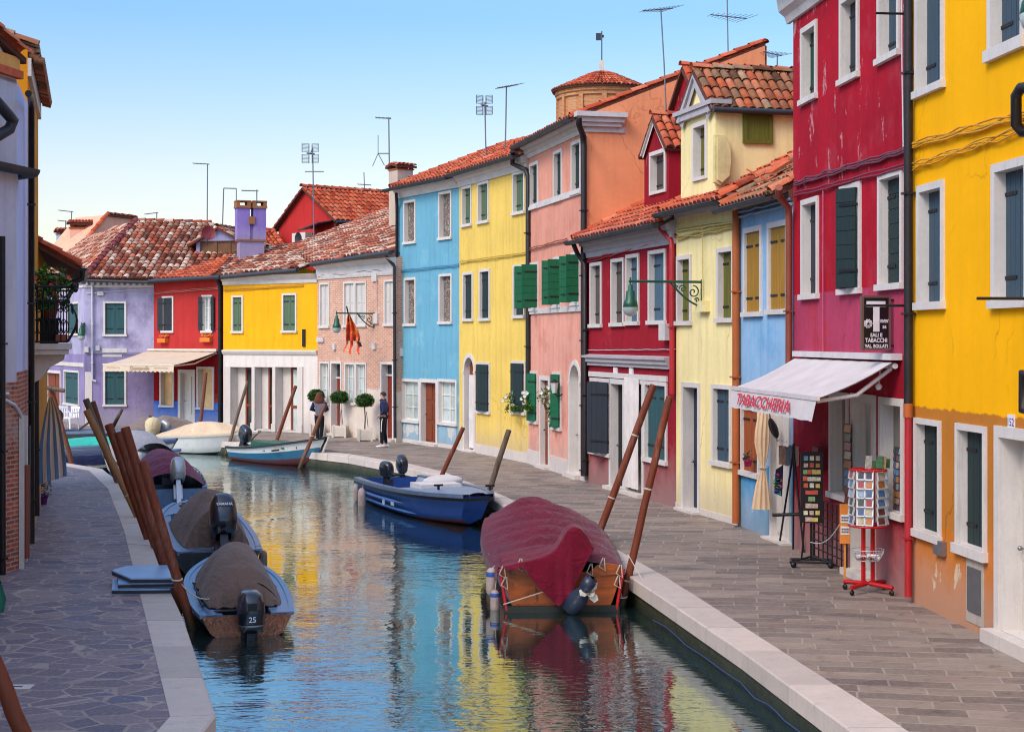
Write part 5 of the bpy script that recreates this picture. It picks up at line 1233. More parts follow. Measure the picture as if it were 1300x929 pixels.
M['tarp_brown'] = cloth('brown_tarpaulin', (112, 92, 82), .22, 1); M['tarp_red'] = cloth('wine_red_tarpaulin', (106, 28, 50), .28, 1); M['tarp_crimson'] = cloth('crimson_tarpaulin', (112, 12, 40), .25, 1); M['tarp_plum'] = cloth('plum_tarpaulin', (112, 22, 62), .2, 1); M['tarp_cream'] = cloth('cream_tarpaulin', (214, 186, 152), .2, 1); M['tarp_grey'] = cloth('grey_tarpaulin', (150, 146, 150), .2, 1); M['tarp_teal'] = cloth('turquoise_tarpaulin', (36, 170, 150), .2, 1); M['tarp_navy'] = cloth('navy_tarpaulin', (30, 38, 70), .25, 1); M['tarp_mud'] = cloth('mud_brown_tarpaulin', (128, 112, 104), .3, 1)
M['blu_deck'] = paint('pale_blue_boat_paint', (94, 126, 164), .3, 0, .35, .6); M['blu_grey'] = paint('blue_grey_deck', (96, 114, 142), .35, 0, .3, .5); M['hull_dark'] = paint('dark_hull', (34, 38, 46), .4, 0, .2, .3); M['foul'] = paint('red_bottom_paint', (92, 40, 44), .6); M['slime'] = paint('waterline_grime', (44, 46, 40), .7)
M['varnish'] = wood('varnished_mahogany', (186, 92, 30), .35, (1.6, 9, 6), .35, worn=(74, 40, 22))
M['white_boat'] = paint('white_boat_paint', (214, 212, 206), .35, 0, .12, .25); M['teal_boat'] = paint('teal_boat_paint', (20, 96, 128), .35); M['royal'] = paint('royal_blue_boat_paint', (22, 68, 146), .45, 0, .25, .3); M['green_in'] = paint('green_boat_lining', (24, 92, 74), .5)
M['fend'] = paint('dirty_white_fender', (190, 168, 156), .5, 0, .3, .7); M['blue_cap'] = flat('blue_fender_cap', (44, 84, 160))

BG = 'boats moored in the canal'
# camouflage skiff, nearest on the shaded side
t = NT('reed_camouflage'); v = t.noise(7, 4, .6, None, 2.2); w_ = t.noise(15, 3, .5, t.map((1, 1, .6)), 4.0)
cam = t.mix(t.rng(w_, .5, .56, .85, 0), t.ramp(v, [(.3, lin((40, 28, 26))), (.45, lin((112, 66, 44))), (.52, lin((52, 40, 36))), (.6, lin((186, 130, 90))), (.7, lin((70, 50, 42)))]), lin((150, 84, 50)))
M['camo'] = t.fin(cam, .4)
b = Boat('motor_boat', 'small blue skiff with a reed camouflage transom, brown cover and dark outboard marked 25', (-3.53, 21.0), (-.25, .97), 4.3, 1.42, .28, .52, .84, .12, .4, 2.6, group=BG)
b.hull([M['hull_dark'], M['hull_dark'], M['slime']], [0, 0, 1], transom=M['camo']); b.inner(M['hull_dark'], .1, .16); b.gunwale(M['blu_deck'], .05, .05); b.side_deck(M['blu_deck'], .0, .9, .2); b.deck(M['blu_deck'], .72, .995)
mb = MB(); h = b.hb(0)-.06; mb.box(-h, -.32, .02, .42, b.fs-.02, b.fs+.02); mb.box(.32, h, .02, .42, b.fs-.02, b.fs+.02); mb.box(-.32, .32, .2, .42, b.fs-.1, b.fs-.06); mb.build('stern_deck', M['blu_deck'], b.root)
b.cover(M['tarp_brown'], .16, .8, lambda q: .6*math.sin(math.pi*(.22+.7*q))**.8*(1 if q > .06 else .7), drop=.02, over=-.16, fold=.05, seed=3, power=2.0, hem=.02)
mb = MB(); R = []
for k in range(19):   # cover hangs down over the cockpit at the stern
    q = -1 + 2*k/18; hh = (b.hb(.16)-.16); top = b.sh(.16)+.05+.62*math.sin(math.pi*.22)**.8*.7*(1-abs(q)**2); f = .05*math.sin(k*1.9)
    R.append([(q*hh, .69, top), (q*hh*.98, .58+f, top*.72+.08), (q*hh*.96, .5+f*1.4, b.fs+.03)])
mb.loft(R); mb.build('cover_skirt', M['tarp_brown'], b.root)
mb = MB()
for k in range(4): mb.tube([(-.56, .35+k*.5, .36), (-.6, .6+k*.5, .42), (-.53, .8+k*.5, .36)], .014, 6)
mb.tube([(-.48, .15, .36), (-.57, 1.2, .4)], .02, 6); mb.build('rope', M['black'], b.root)
b.outboard(.02, 1.04, -.02, text='25', tsize=.095, tpos=(.0, -.522, .3), z=-.02)
mb = MB(); mb.prism([(-.42, .2, .31), (-.18, -.02, .35), (-.05, .02, .33), (-.3, .3, .29)], (0, 0, .02)); mb.build('paddle', M['greywood'], b.root)
# larger skiff behind it
b = Boat('motor_boat', 'blue grey skiff with brown cover and big tilted outboard ahead of the camouflage skiff', (-4.86, 26.2), (-.27, .96), 6.1, 1.58, .42, .62, .84, .45, .35, 3.4, group=BG)
b.hull([M['blu_grey'], M['hull_dark'], M['slime']], [0, 1, 1], transom=M['hull_dark']); b.inner(M['hull_dark'], .1, .16); b.gunwale(M['blu_deck'], .06, .06, .03); b.side_deck(M['blu_grey'], 0, .9, .22); b.deck(M['blu_deck'], .74, .995, camber=.08)
mb = MB(); h = b.hb(0)-.06; mb.box(-h, h, .02, .32, b.fs-.02, b.fs+.02); mb.build('stern_deck', M['blu_grey'], b.root)
b.cover(M['tarp_brown'], .09, .6, lambda q: .78*math.sin(math.pi*(.25+.62*q))**.7, drop=.02, over=-.18, fold=.045, seed=8, power=2.1, hem=.02)
mb = MB(); R = []
for k in range(19):
    q = -1 + 2*k/18; hh = (b.hb(.09)-.18); top = b.sh(.09)+.05+.78*math.sin(math.pi*.25)**.7*(1-abs(q)**2.1); f = .05*math.sin(k*1.7)
    R.append([(q*hh, .55, top), (q*hh*.98, .46+f, top*.7+.1), (q*hh*.96, .4+f*1.4, b.fs+.03)])
mb.loft(R); mb.build('cover_skirt', M['tarp_brown'], b.root)
b.outboard(.05, 1.3, .5, text='YAMAHA', tsize=.05, tpos=(0, -.528, .42), y=.05, band=False)
mb = MB(); mb.lathe([(.3, 0), (.34, .02), (.34, .05), (.3, .07)], (.0, 5.0, b.sh(.82)+.1), 20); mb.tube([(-.15, 5, b.sh(.82)+.1), (-.1, 5, b.sh(.82)+.26), (.12, 5.05, b.sh(.82)+.22)], .05, 8); mb.build('deck_hatch', M['chrome'], b.root)
b.fender(1, .06, M['tarp_mud'], .2, .07, .35)
# plum covered boat
b = Boat('motor_boat', 'plum covered boat with a silver outboard on the shaded side', (-7.85, 36.4), (-.28, .96), 5.4, 1.75, .5, .7, .88, .15, .4, 2.6, group=BG)
b.hull([M['blu_deck'], M['white_boat'], M['slime']], [0, 0, 1]); b.gunwale(M['blu_deck'], .09, .07, .03); b.inner(M['hull_dark'], .1, .1)
b.cover(M['tarp_plum'], .05, .98, lambda q: .55*math.sin(math.pi*(.12+.8*q))**.6, drop=.05, over=-.05, fold=.02, rib=.05, seed=5); b.outboard(.12, 1.0, .45, 'cowl_silver', leg='cowl_silver', band=False)
mb = MB()
for k in range(8): x = b.hb(.1+k*.1)-.02; mb.tube([(x, (.1+k*.1)*b.L, b.sh(.1+k*.1)+.03), (x, (.1+k*.1)*b.L, b.sh(.1+k*.1)+.12)], .015, 5)
mb.tube([(b.hb(.1+k*.1)-.02, (.1+k*.1)*b.L, b.sh(.1+k*.1)+.12) for k in range(8)], .014, 6); mb.build('hand_rail', M['chrome'], b.root)
# grey covered cruiser
b = Boat('cabin_boat', 'boat under a rounded pale grey cover ahead of the plum covered boat', (-9.65, 42.6), (-.42, .9), 5.0, 1.7, .55, .75, .88, .15, .4, 2.6, group=BG)
b.hull([M['white_boat'], M['hull_dark'], M['slime']], [0, 0, 1]); b.gunwale(M['hull_dark'], .08, .07, .03); b.cover(M['tarp_grey'], .02, .8, lambda q: .75*math.sin(math.pi*(.2+.7*q))**.6, drop=.03, over=-.02, fold=.012, seed=15)
mb = MB()
for k in range(5): mb.sphere((-.7+.35*k, -.0, b.fs+.08), .035, 8, 6)
mb.tube([(-.8, 0, b.fs+.06), (.8, 0, b.fs+.06)], .02, 6); mb.build('hand_rail', M['black'], b.root)
# navy covered boat and turquoise covered boat near the canal mouth
b = Boat('motor_boat', 'low boat under a navy cover beyond the end of the shaded quay', (-15.2, 47.2), (.98, .1), 5.2, 1.6, .4, .6, .85, .12, .4, 2.6, group=BG)
b.hull([M['white_boat'], M['blu_grey'], M['hull_dark'], M['slime']], [0, 1, 0, 2], 5); b.gunwale(M['blu_grey'], .07, .06); b.cover(M['tarp_navy'], .03, .8, lambda q: .12, drop=.28, fold=.02, seed=21); b.deck(M['blu_grey'], .8)
mb = MB(); mb.sphere((-.1, 4.3, .85), .26, 14, 9, 0, (1.2, .8, 1)); mb.box(-.05, .05, 4.2, 4.4, .5, .75); mb.build('covered_motor', cloth('slate_blue_cover', (74, 96, 124)), b.root)
b = Boat('motor_boat', 'grey and white striped boat partly under a turquoise cover', (-16.1, 51.6), (.99, -.05), 5.2, 1.6, .45, .7, .85, .12, .4, 2.6, group=BG)
b.hull([M['hull_dark'], M['white_boat'], M['blu_grey'], M['slime']], [2, 1, 2, 0], 5); b.gunwale(M['blu_grey'], .07, .06); b.inner(M['blu_grey']); b.cover(M['tarp_teal'], .2, .72, lambda q: .22*math.sin(math.pi*q)**.5, drop=.04, over=-.04, fold=.03, seed=31); b.deck(M['blu_grey'], .72)
# dark boat along the far quay
b = Boat('work_boat', 'dark hulled boat with a mud brown tarpaulin heap moored below the lilac house', (-16.9, 57.0), (.995, -.02), 5.9, 1.7, .62, .8, .85, .1, .5, 2.6, group=BG)
b.hull([M['hull_dark'], M['hull_dark'], M['slime']], [0, 0, 1]); b.gunwale(M['blu_grey'], .08, .09); b.inner(M['blu_grey']); b.cover(M['tarp_mud'], .5, .93, lambda q: .42*math.sin(math.pi*q)**.6, drop=.02, over=-.08, fold=.12, seed=41); b.deck(M['blu_grey'], .9)
mo, Mx = b.outboard(0, 1.25, .6, 'cowl_grey', y=.25)
mb = MB(); mb.tube([(-.2, 1.2, .7), (.3, 2.0, 1.2)], .04, 6); mb.build('oar', M['greywood'], b.root)
# cream covered boat
b = Boat('motor_boat', 'white boat under a cream cover moored in front of the coral red shop', (-12.6, 56.0), (.9, -.43), 4.35, 1.7, .55, .78, .82, .06, .9, 2.2, group=BG)
b.hull([M['white_boat'], M['white_boat'], M['slime']], [0, 0, 1]); b.gunwale(paint('cream_gunwale', (196, 184, 168), .5), .09, .07, .03); b.inner(M['white_boat']); b.cover(M['tarp_cream'], .12, .86, lambda q: .42*math.sin(math.pi*(.08+.86*q))**.9, drop=.05, over=-.03, fold=.04, seed=51, power=1.6); b.deck(M['white_boat'], .84, .99)
mb = MB(); mb.loft([[(w*math.cos(q)*(1+.08*math.sin(q*5)), -.2+w*.9*math.sin(q), z) for q in [2*math.pi*k/20 for k in range(20)]] for z, w in ((.55, .2), (.7, .27), (.9, .3), (1.05, .27), (1.16, .17), (1.2, .01))], 0, True, True); mb.build('covered_motor', cloth('pale_motor_cover', (206, 188, 150), .25, 1), b.root); b.outboard(-.45, .7, .5, 'cowl_silver', band=False, leg='cowl_silver')
# white, teal and maroon boat
b = Boat('wooden_boat', 'white teal and maroon banded boat with a dark blue outboard', (-8.85, 52.3), (.64, -.77), 4.9, 1.75, .42, .92, .84, .05, .75, 2.1, group=BG)
b.hull([M['white_boat'], M['teal_boat'], M['foul'], M['foul']], [0, 0, 1, 1, 2], 6); b.gunwale(M['hull_dark'], .06, .07, .04); b.inner(M['green_in'], .12); b.bench(M['green_in'], (.25, .5, .68)); b.deck(M['green_in'], .8, .99)
mb = MB(); mb.box(-.5, .5, 1.2, 2.9, .42, .66); mb.build('lining', M['green_in'], b.root) ; b.outboard(0, .95, .55, 'cowl', band=False)
mb = MB(); mb.tube([(b.hb(.62)+.03, .62*b.L, b.sh(.62)-.17), (b.hb(.68)+.03, .68*b.L, b.sh(.68)-.17)], .03, 6); mb.build('hawse_plate', M['black'], b.root)
mb = MB(); mb.tube([(-b.hb(1)-.02, b.L+.03, b.fb+.02), (0, b.L-.2, b.fb*.5), (0, b.L-b.rake+.02, -.1)], .035, 6); mb.build('stem', M['white_boat'], b.root)
# royal blue open boat
b = Boat('open_boat', 'royal blue open boat with a pale grey foredeck and two outboards', (-3.05, 39.0), (.36, -.93), 6.5, 1.9, .54, .68, .88, .3, .55, 2.6, group=BG)
b.hull([M['royal'], M['royal'], M['foul']], [0, 0, 0, 0], 5); b.gunwale(M['blu_grey'], .1, .08, .05); b.inner(paint('pale_grey_lining', (156, 166, 180), .5, 0, .2, .35), .1, .1); b.deck(paint('grey_foredeck', (136, 148, 168), .45, 0, .2, .3), .56, .995, camber=.06)
mb = MB()
for sg in (-1, 1): 
    mb.tube([(sg*(b.hb(t)*.955+.03), t*b.L*.985, b.sh(t)*.55) for t in [.03+.6*i/14 for i in range(15)]], [.035]*13 + [.02, .005], 6); mb.tube([(sg*(b.hb(t)*.88+.03), t*b.L*.97, .14) for t in [.03+.7*i/14 for i in range(15)]], [.03]*13 + [.02, .005], 6)
mb.build('rubbing_strake', paint('light_blue_strake', (70, 120, 190), .35), b.root)
mb = MB()
for sg in (-1, 1): mb.loft([[(sg*(b.hb(t)+.055), t*b.L+(.03 if t > .98 else 0), b.sh(t)-.1), (sg*(b.hb(t)+.06), t*b.L+(.03 if t > .98 else 0), b.sh(t)-.04)] for t in [i/24 for i in range(25)]], 0)
mb.poly([(-b.hb(1)-.06, b.L+.03, b.fb-.1), (b.hb(1)+.06, b.L+.03, b.fb-.1), (b.hb(1)+.06, b.L+.03, b.fb-.04), (-b.hb(1)-.06, b.L+.03, b.fb-.04)]); mb.build('fender_strip', M['black'], b.root)
b.outboard(-.35, .74, .5, 'cowl', band=False); b.outboard(.2, .7, .1, 'cowl', y=.75, z=.52, band=False, turn=.4, handle=True); b.bench(wood('pale_thwart', (190, 164, 130)), (.3, .5))
mb = MB(); mb.box(-.75, .75, -.25, -.02, .3, .36); mb.build('swim_platform', M['blu_grey'], b.root)
b.fender(1, .05, M['fend'], .2, .07, .42); b.fender(1, .17, M['fend'], .1, .1, .62)
b.rowtext(1, .44, '6B', .17, .38, M['decal']); b.rowtext(1, .54, '1046', .13, .36, M['decal'])
for q in ((.5, .78), (-.5, .9)):
    mb = MB(); z = b.sh(q[1])+.07; y = q[1]*b.L; mb.tube([(q[0]*.9-.05, y, z), (q[0]*.9-.05, y, z+.1)], .03, 6); mb.tube([(q[0]*.9-.15, y, z+.1), (q[0]*.9+.05, y, z+.1)], .025, 6); mb.build('cleat', M['black'], b.root)
mb = MB(); mb.box(-.4, .55, 3.5, 4.3, .5, .74); mb.sphere((-.2, 3.6, .75), .35, 12, 8, 0, (1.4, .7, .4)); mb.build('folded_sheet', M['whitecloth'], b.root)
# big covered wooden boat
b = Boat('wooden_boat', 'broad varnished wooden boat under a wine red tarpaulin', (.72, 22.9), (-.05, 1.0), 7.3, 2.04, .57, .76, .86, .3, .5, 3.0, group=BG)
b.hull([M['varnish'], M['foul'], M['slime']], [0, 0, 0, 0, 1], 6, transom=M['varnish']); b.gunwale(M['varnish'], .08, .07, .02)
for sg in (-1, 1): mb = MB(); mb.tube([(sg*.80, -.03, .03), (sg*.9, -.03, .62)], .028, 6); mb.build('corner_strip', M['redpaint'], b.root)
mb = MB(); mb.box(-.84, .84, -.05, .0, -.05, .09); mb.build('waterline_board', M['slime'], b.root)
for sg in (-1, 1):
    mb = MB(); mb.prism([(sg*.9, -.03, .55), (sg*.88, -.03, .66), (sg*.66, -.03, .7), (sg*.5, -.03, .66), (sg*.36, -.03, .52), (sg*.36, -.03, .5)], (0, .06, 0)); mb.build('quarter_board', M['varnish'], b.root)
hf = lambda q: .08 + .18*max(0, math.sin(math.pi*min(1, (.05+.62*q**.9))))*(1 if q < .8 else max(0, (1-((q-.8)/.2)**1.5*.8)))
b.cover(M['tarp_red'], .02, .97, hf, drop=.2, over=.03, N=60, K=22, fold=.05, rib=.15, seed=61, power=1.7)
mb = MB(); R = []   # crimson drape over the motor
NX, NY = 34, 30
def drape(u, v):
    x0 = .19; x = (-.86 + 1.32*u)
    g = math.exp(-(abs(x-x0)/.24)**2.6); gb = math.exp(-((x-x0)/.5)**2)
    base = lambda y: b.sh(max(.02, y/b.L)) + .07 + hf(max(0, (max(.0, y)/b.L-.02)/.95))*(1-min(1, abs(x)/(b.hb(.05)+.03))**1.9)
    if v < .5:
        y = 1.15 - 1.33*(v/.5); k = min(1, max(0, (1.15-y)/.9)); return (x, y, base(y) + .02 + ((.34*g + .14*gb))*k**1.4)
    w = (v-.5)/.5; top = base(-.18) + .02 + (.34*g + .14*gb)
    hem = .13 + 1.05*abs(x+.08)**1.15 if x < .12 else .13 + 1.0*abs(.2)**1.15 + (x-.12)*1.9
    hem = min(hem, top-.04); z = top + (hem-top)*w; f = math.sin(x*26+math.sin(x*9)*2)*.03*w
    return (x*(1-.1*w) , -.18 - .12*g*(1-w*.3) - .08*w + f, z)
mb.loft([[ (lambda p: (p[0], p[1], p[2] + mnoise.noise((p[0]*5, p[1]*4, 3))*.025))(drape(i/NX, j/NY)) for i in range(NX+1)] for j in range(NY+1)])
mb.build('motor_cover', M['tarp_crimson'], b.root)
M['cowl_navy'] = paint('navy_leg', (40, 50, 72), .4)
mb = MB(); Mx = Matrix.Translation((.24, -.36, .3)) @ Matrix.Rotation(.55, 4, 'Y') @ Matrix.Rotation(.4, 4, 'X')
mb.loft([[Mx @ Vector((a*math.cos(q), c*math.sin(q), z)) for q in [2*math.pi*k/12 for k in range(12)]] for z, a, c in ((-.34, .02, .04), (-.3, .13, .09), (-.05, .15, .1), (.1, .08, .09), (.16, .1, .14), (.3, .1, .12), (.34, .03, .04))], 0, True, True); mo = mb.build('outboard_motor', M['cowl_navy'], b.root)
mb = MB()
for k in range(3):
    B = Matrix.Translation((.37, -.5, .36)) @ Matrix.Rotation(2*math.pi*k/3+.5, 4, 'Y') @ Matrix.Scale(1.0, 4); mb.prism([B @ Vector(v) for v in ((-.02, 0, .02), (-.06, -.02, .08), (-.04, -.03, .15), (.03, .0, .16), (.06, .02, .08), (.02, 0, .02))], (0, .012, 0))
mb.lathe([(.0, -.04), (.05, -.03), (.06, .06)], n=12, M=Matrix.Translation((.37, -.5, .36)) @ Matrix.Rotation(1.57, 4, 'X')); mb.build('propeller', M['prop'], mo)
b.fender(-1, .07, M['fend'], .36, .085, .42, cap=M['blue_cap']); b.fender(-1, .03, M['fend'], .12, .07, .34, cap=M['blue_cap'])
b.rope([(-.85, -.06, .12), (-.3, -.12, .3), (-.02, -.2, .42)], .01)
for sg in (-1, 1):
    for (x, z) in ((.85, .58), (.82, .42), (.6, .68), (.42, .6)): mb = MB(); mb.tube([(sg*x, -.045, z+.1), (sg*x-.06, -.07, z-.02), (sg*x+.03, -.075, z-.08), (sg*x+.02, -.04, z+.1)], .011, 6); mb.build('lashing', M['rope'], b.root)
# ------------------------------------------------------------------ mooring posts
PG = 'mooring posts'
M['post'] = wood('red_brown_post', (128, 60, 34), .6, (14, 14, .6), .6, tide=1.2); M['post_dry'] = wood('red_brown_dry_post', (128, 60, 34), .6, (14, 14, .6), .6); M['post_old'] = wood('grey_driftwood_post', (122, 104, 88), .5, (12, 12, .5), .85, worn=(70, 56, 46), tide=1.2); M['post_pale'] = wood('pale_peeled_post', (170, 126, 84), .6, (12, 12, .5), .8, tide=1.2)
M['post_dim'] = wood('dull_brown_post', (124, 76, 56), .65, (12, 12, .5), .75, tide=1.2)
def post(label, top, foot, D, r, mat, z=-1.6, rings=(), Dt=None, square=False):
    T = at(top[0], top[1], Dt or D); Fp = at(foot[0], foot[1], D); d = (T-Fp).normalized()
    B = Fp - d*((Fp.z-z)/d.z) if Fp.z > z else Fp
    o = empty('mooring_post', B, 0, label, 'post', PG); mb = MB(); n = 12; P = [Vector((0, 0, 0)).lerp(T-B, k/8) for k in range(9)]
    for k in range(1, 8): P[k] += Vector((random.uniform(-1, 1), random.uniform(-1, 1), 0))*r*.1
    mb.tube(P, [r*1.04 - r*.08*k/8 for k in range(9)], 4 if square else n); mb.tube([T-B, T-B+d*.012], [r*.9, r*.75], n); mb.build('shaft', M[mat], o)
    for f in rings:
        c = (T-B)*f; rb = MB(); rb.tube([c - d*.012, c + d*.012], r*1.1, 14); rb.build('rope_band', M['rope'], o)
    return o
Dg = 3.95*F/(798-HY)
post('thick red brown post standing closest to the camouflage skiff', (181, 586), (244, 798), 21.55, .068, 'post')
post('red brown post just behind the thick one, passing the hatch boards', (159, 543), (226, 772), 23.0, .072, 'post')
post('third red brown post of the row, its top level with the lilac house wall foot', (150, 549), (206, 719), 26.5, .078, 'post')
post('red brown post with the tallest tip of the row, leaning over the shaded kerb', (138, 539), (199, 712), 27.6, .08, 'post')
post('grey weathered post leaning at the back of the row of red brown posts', (109, 507), (150, 612), 38.5, .085, 'post_old')
post('dull brown thin post tucked behind the grey weathered post', (118, 510), (150, 612), 39.3, .07, 'post_dim')
post('pale peeled post lashed with rope, lowest of the leaning bundle', (110, 521), (178, 662), 31.0, .075, 'post_pale', rings=(.55,))
post('red brown post leaning over the paving behind the flank of the wine red boat', (829.5, 489), (759.5, 679), 27.2, .064, 'post', rings=(.55, .8))
post('red brown post at the stern corner of the wine red boat', (850, 504), (787, 778), 23.35, .056, 'post', rings=(.36, .68))
post('grey split post leaning at the bow of the royal blue boat', (646, 546), (611, 655), 34.6, .062, 'post_old')
post('red brown post rising between the royal blue boat and the kerb', (588, 543), (557, 612), 38.6, .056, 'post')
post('brown post leaning across the maroon bow of the banded boat', (413, 513), (381, 592), 48.4, .06, 'post_dim')
post('red brown post in the middle of the white colonnade, behind the banded boat', (375.5, 490), (350, 562), 53.0, .062, 'post')
post('greyish pole at the motor end of the banded boat', (314.5, 484), (290, 566), 54.0, .056, 'post_old')
post('brown post standing before the window of the coral red shop', (261.5, 473), (252, 560), 56.8, .065, 'post_dim')
post('brown post holding the crossbar over the striped curtain', (65, 494), (91, 588), 45.5, .075, 'post_dim')
post('short pale pole leaning before the lilac wall', (155, 519), (140, 548), 58.5, .07, 'post_old', z=-.6)
post('stub of pale post by the corner of the coral red shop', (191.5, 528), (184, 546), 58.6, .08, 'post_old', z=-.6)
post('red brown post rising from the crazy paving, cut off by the photo edge', (-45, 745), (33, 942), 13.3, .07, 'post_dry', z=0.0)
mb = MB(); a, bq = at(56.5, 491.5, 45.3), at(82, 496, 45.3); mb.tube([a, bq], .06, 8); tag(mb.build('crossbar', M['post_old']), 'weathered wooden crossbar fixed on the brown post above the striped curtain', 'bar')

# ------------------------------------------------------------------ street lamps on the walls
M['lampgreen'] = paint('lamp_green', (28, 84, 62), .4, .2)
def scroll(c, r0, r1, turns, X, n=28, ph=0.0):
    return [c + X*((r0+(r1-r0)*i/n)*math.cos(ph+turns*2*math.pi*i/n)) + Vector((0, 0, (r0+(r1-r0)*i/n)*math.sin(ph+turns*2*math.pi*i/n))) for i in range(n+1)]
def wall_lamp(label, h, px, pz, length, k=1.0, group='green bracket lamps'):
    u, z = h.uz(px, pz); base = h.world(u, 0, z); o = empty('wall_lamp', base, math.atan2(h.u.y, h.u.x), label, 'lamp', group); X = Vector((0, -1, 0)); L = length
    mb = MB(); mb.tube([(0, 0, 0), (0, -L, 0)], .026*k, 8); mb.box(-.03, .03, -.03, -.001, -.5*k, .05); mb.tube([Vector((0, -.03, -.48*k)) + Vector((0, -L*.42*t, .46*k*t**1.6)) for t in [i/12 for i in range(13)]], .02*k, 6)
    for c, r, tn, ph in ((Vector((0, -.2*k, -.2*k)), .13*k, 1.4, 1.5), (Vector((0, -.42*k, -.14*k)), .08*k, 1.3, 0), (Vector((0, -.58*k, -.08*k)), .05*k, 1.2, 3), (Vector((0, -.12*k, -.36*k)), .05*k, 1.2, 0)): mb.tube(scroll(c, r, .012, tn, X, ph=ph), .014*k, 6)
    mb.build('bracket', M['lampgreen'], o); mb = MB(); z0 = -.02
    mb.tube([(0, -L+.03, .08*k), (0, -L+.03, -.12*k)], .018*k, 8); mb.lathe([(.02, .0), (.045, -.02), (.05, -.12), (.09, -.14), (.1, -.3), (.13, -.33), (.15, -.44), (.145, -.45)], (0, -L+.03, -.06*k), 16) ; mb.build('shade', M['lampgreen'], o)
    gm = MB(); gm.lathe([(.145, -.45), (.15, -.5), (.12, -.58), (.06, -.62), (0, -.63)], (0, -L+.03, -.06*k), 16); gm.build('globe', M['palepane'], o); return o
H5 = None
CRM = [o for o in COL.objects if o.get('label', '').startswith('narrow cream yellow')][0]
class HH: pass
def as_house(root, A, B): h = House.__new__(House); h.A = Vector(A); h.u = (Vector(B)-Vector(A)).normalized(); h.w = (Vector(B)-Vector(A)).length; h.n = Vector((-h.u.y, h.u.x, 0)); h.root = root; return h
hc = as_house(CRM, RP[4], RP[5])
wall_lamp('green scrolled street lamp reaching out from the cream house', hc, 892, 358, 1.55)
wall_lamp('green scrolled street lamp on the brick house above the flag', BRK, 475, 398, 1.5)
wall_lamp('green bracket lamp half hidden behind the iron balcony', LIL, 107, 411, .55, .8)
o = wall_lamp('green lamp shade peeking in at the top edge above the golden house', HN, 1440, -48, 1.0)
# lantern on the salmon house
hs = as_house(None, RP[2], RP[3]); u, z = hs.uz(714, 490); o = empty('wall_lantern', hs.world(u, 0, z), math.atan2(hs.u.y, hs.u.x), 'black lantern on the salmon wall beside the trailing plant', 'lamp')
mb = MB(); mb.tube([(0, 0, -.2), (0, -.1, -.28), (0, -.2, -.2)], .02, 6); mb.lathe([(.0, .2), (.05, .16), (.13, .1), (.12, .09)], (0, -.22, 0), 6, sm=False); mb.lathe([(.05, -.2), (.06, -.17), (.02, -.2)], (0, -.22, 0), 6); mb.build('bracket', M['black'], o)
mb = MB(); mb.lathe([(.11, .09), (.06, -.18)], (0, -.22, 0), 6, sm=False); mb.build('glass', M['palepane'], o)

# ------------------------------------------------------------------ awnings and shop sign
def awning(label, h, pxL, pxR, pz, proj, zf, val, mat, frame, drop_tilt=.06, scallop=False, nm='awning'):
    u0, z = h.uz(*pxL); u1, z2 = h.uz(*pxR); z = (z+z2)/2; base = h.world(u0, 0, 0); o = empty(nm, (base.x, base.y, z), math.atan2(h.u.y, h.u.x), label, 'awning'); W = u1-u0; dz = zf - z
    mb = MB(); N = 8; rg = []
    for i in range(N+1):
        t = i/N; rg.append([(W*k/16, -.12 - (proj-.12)*t, -.03 + (dz+.03)*t - .04*math.sin(math.pi*t) + .003*math.cos(k*math.pi)) for k in range(17)])
    mb.loft(rg); mb.loft([[(x, y, q-.012) for x, y, q in r] for r in rg]); mb.build('canvas', mat, o)
    mb = MB(); n = 48; top = []; bot = []
    for k in range(n+1):
        x = W*k/n; top.append((x, -proj-.015, dz-.02)); bot.append((x, -proj-.02-drop_tilt, dz-.02-val + (.05*abs(math.sin(k*math.pi/3)) if scallop else .006*math.sin(k)))) 
    mb.loft([top, bot], 0, False); mb.build('valance', mat, o)
    mb = MB(); mb.box(-.05, W+.05, -.16, -.001, .0, .09); mb.box(-.02, W+.02, -proj-.03, -proj+.03, dz-.03, dz+.03); mb.tube([(0, -.08, -.08), (W, -.08, -.08)], .04, 8)
    for x in (.12, W-.12): mb.tube([(x, -.1, -.12), (x, -proj*.5, dz*.5-.22), (x, -proj+.02, dz-.04)], .03, 8)
    mb.build('frame', frame, o); return o, W, dz
aw, W, dz = awning('white shop awning lettered TABACCHERIA in red over the postcard racks', MAG, (1018.5, 455), (1144, 454), 0, 1.17, 2.7, .29, cloth('white_awning_canvas', (202, 194, 192), .14), paint('white_awning_frame', (214, 208, 208), .5))
L_ = W*.57; Mx = Matrix(((1, 0, 0, W*.47), (0, .225, -1, -1.272), (0, 1, 0, dz-.235), (0, 0, 0, 1)))
tm = text_mb('TABACCHERIA', .24, Mx, .002, sx=W*.74/1.62, bold=.004, shear=0)
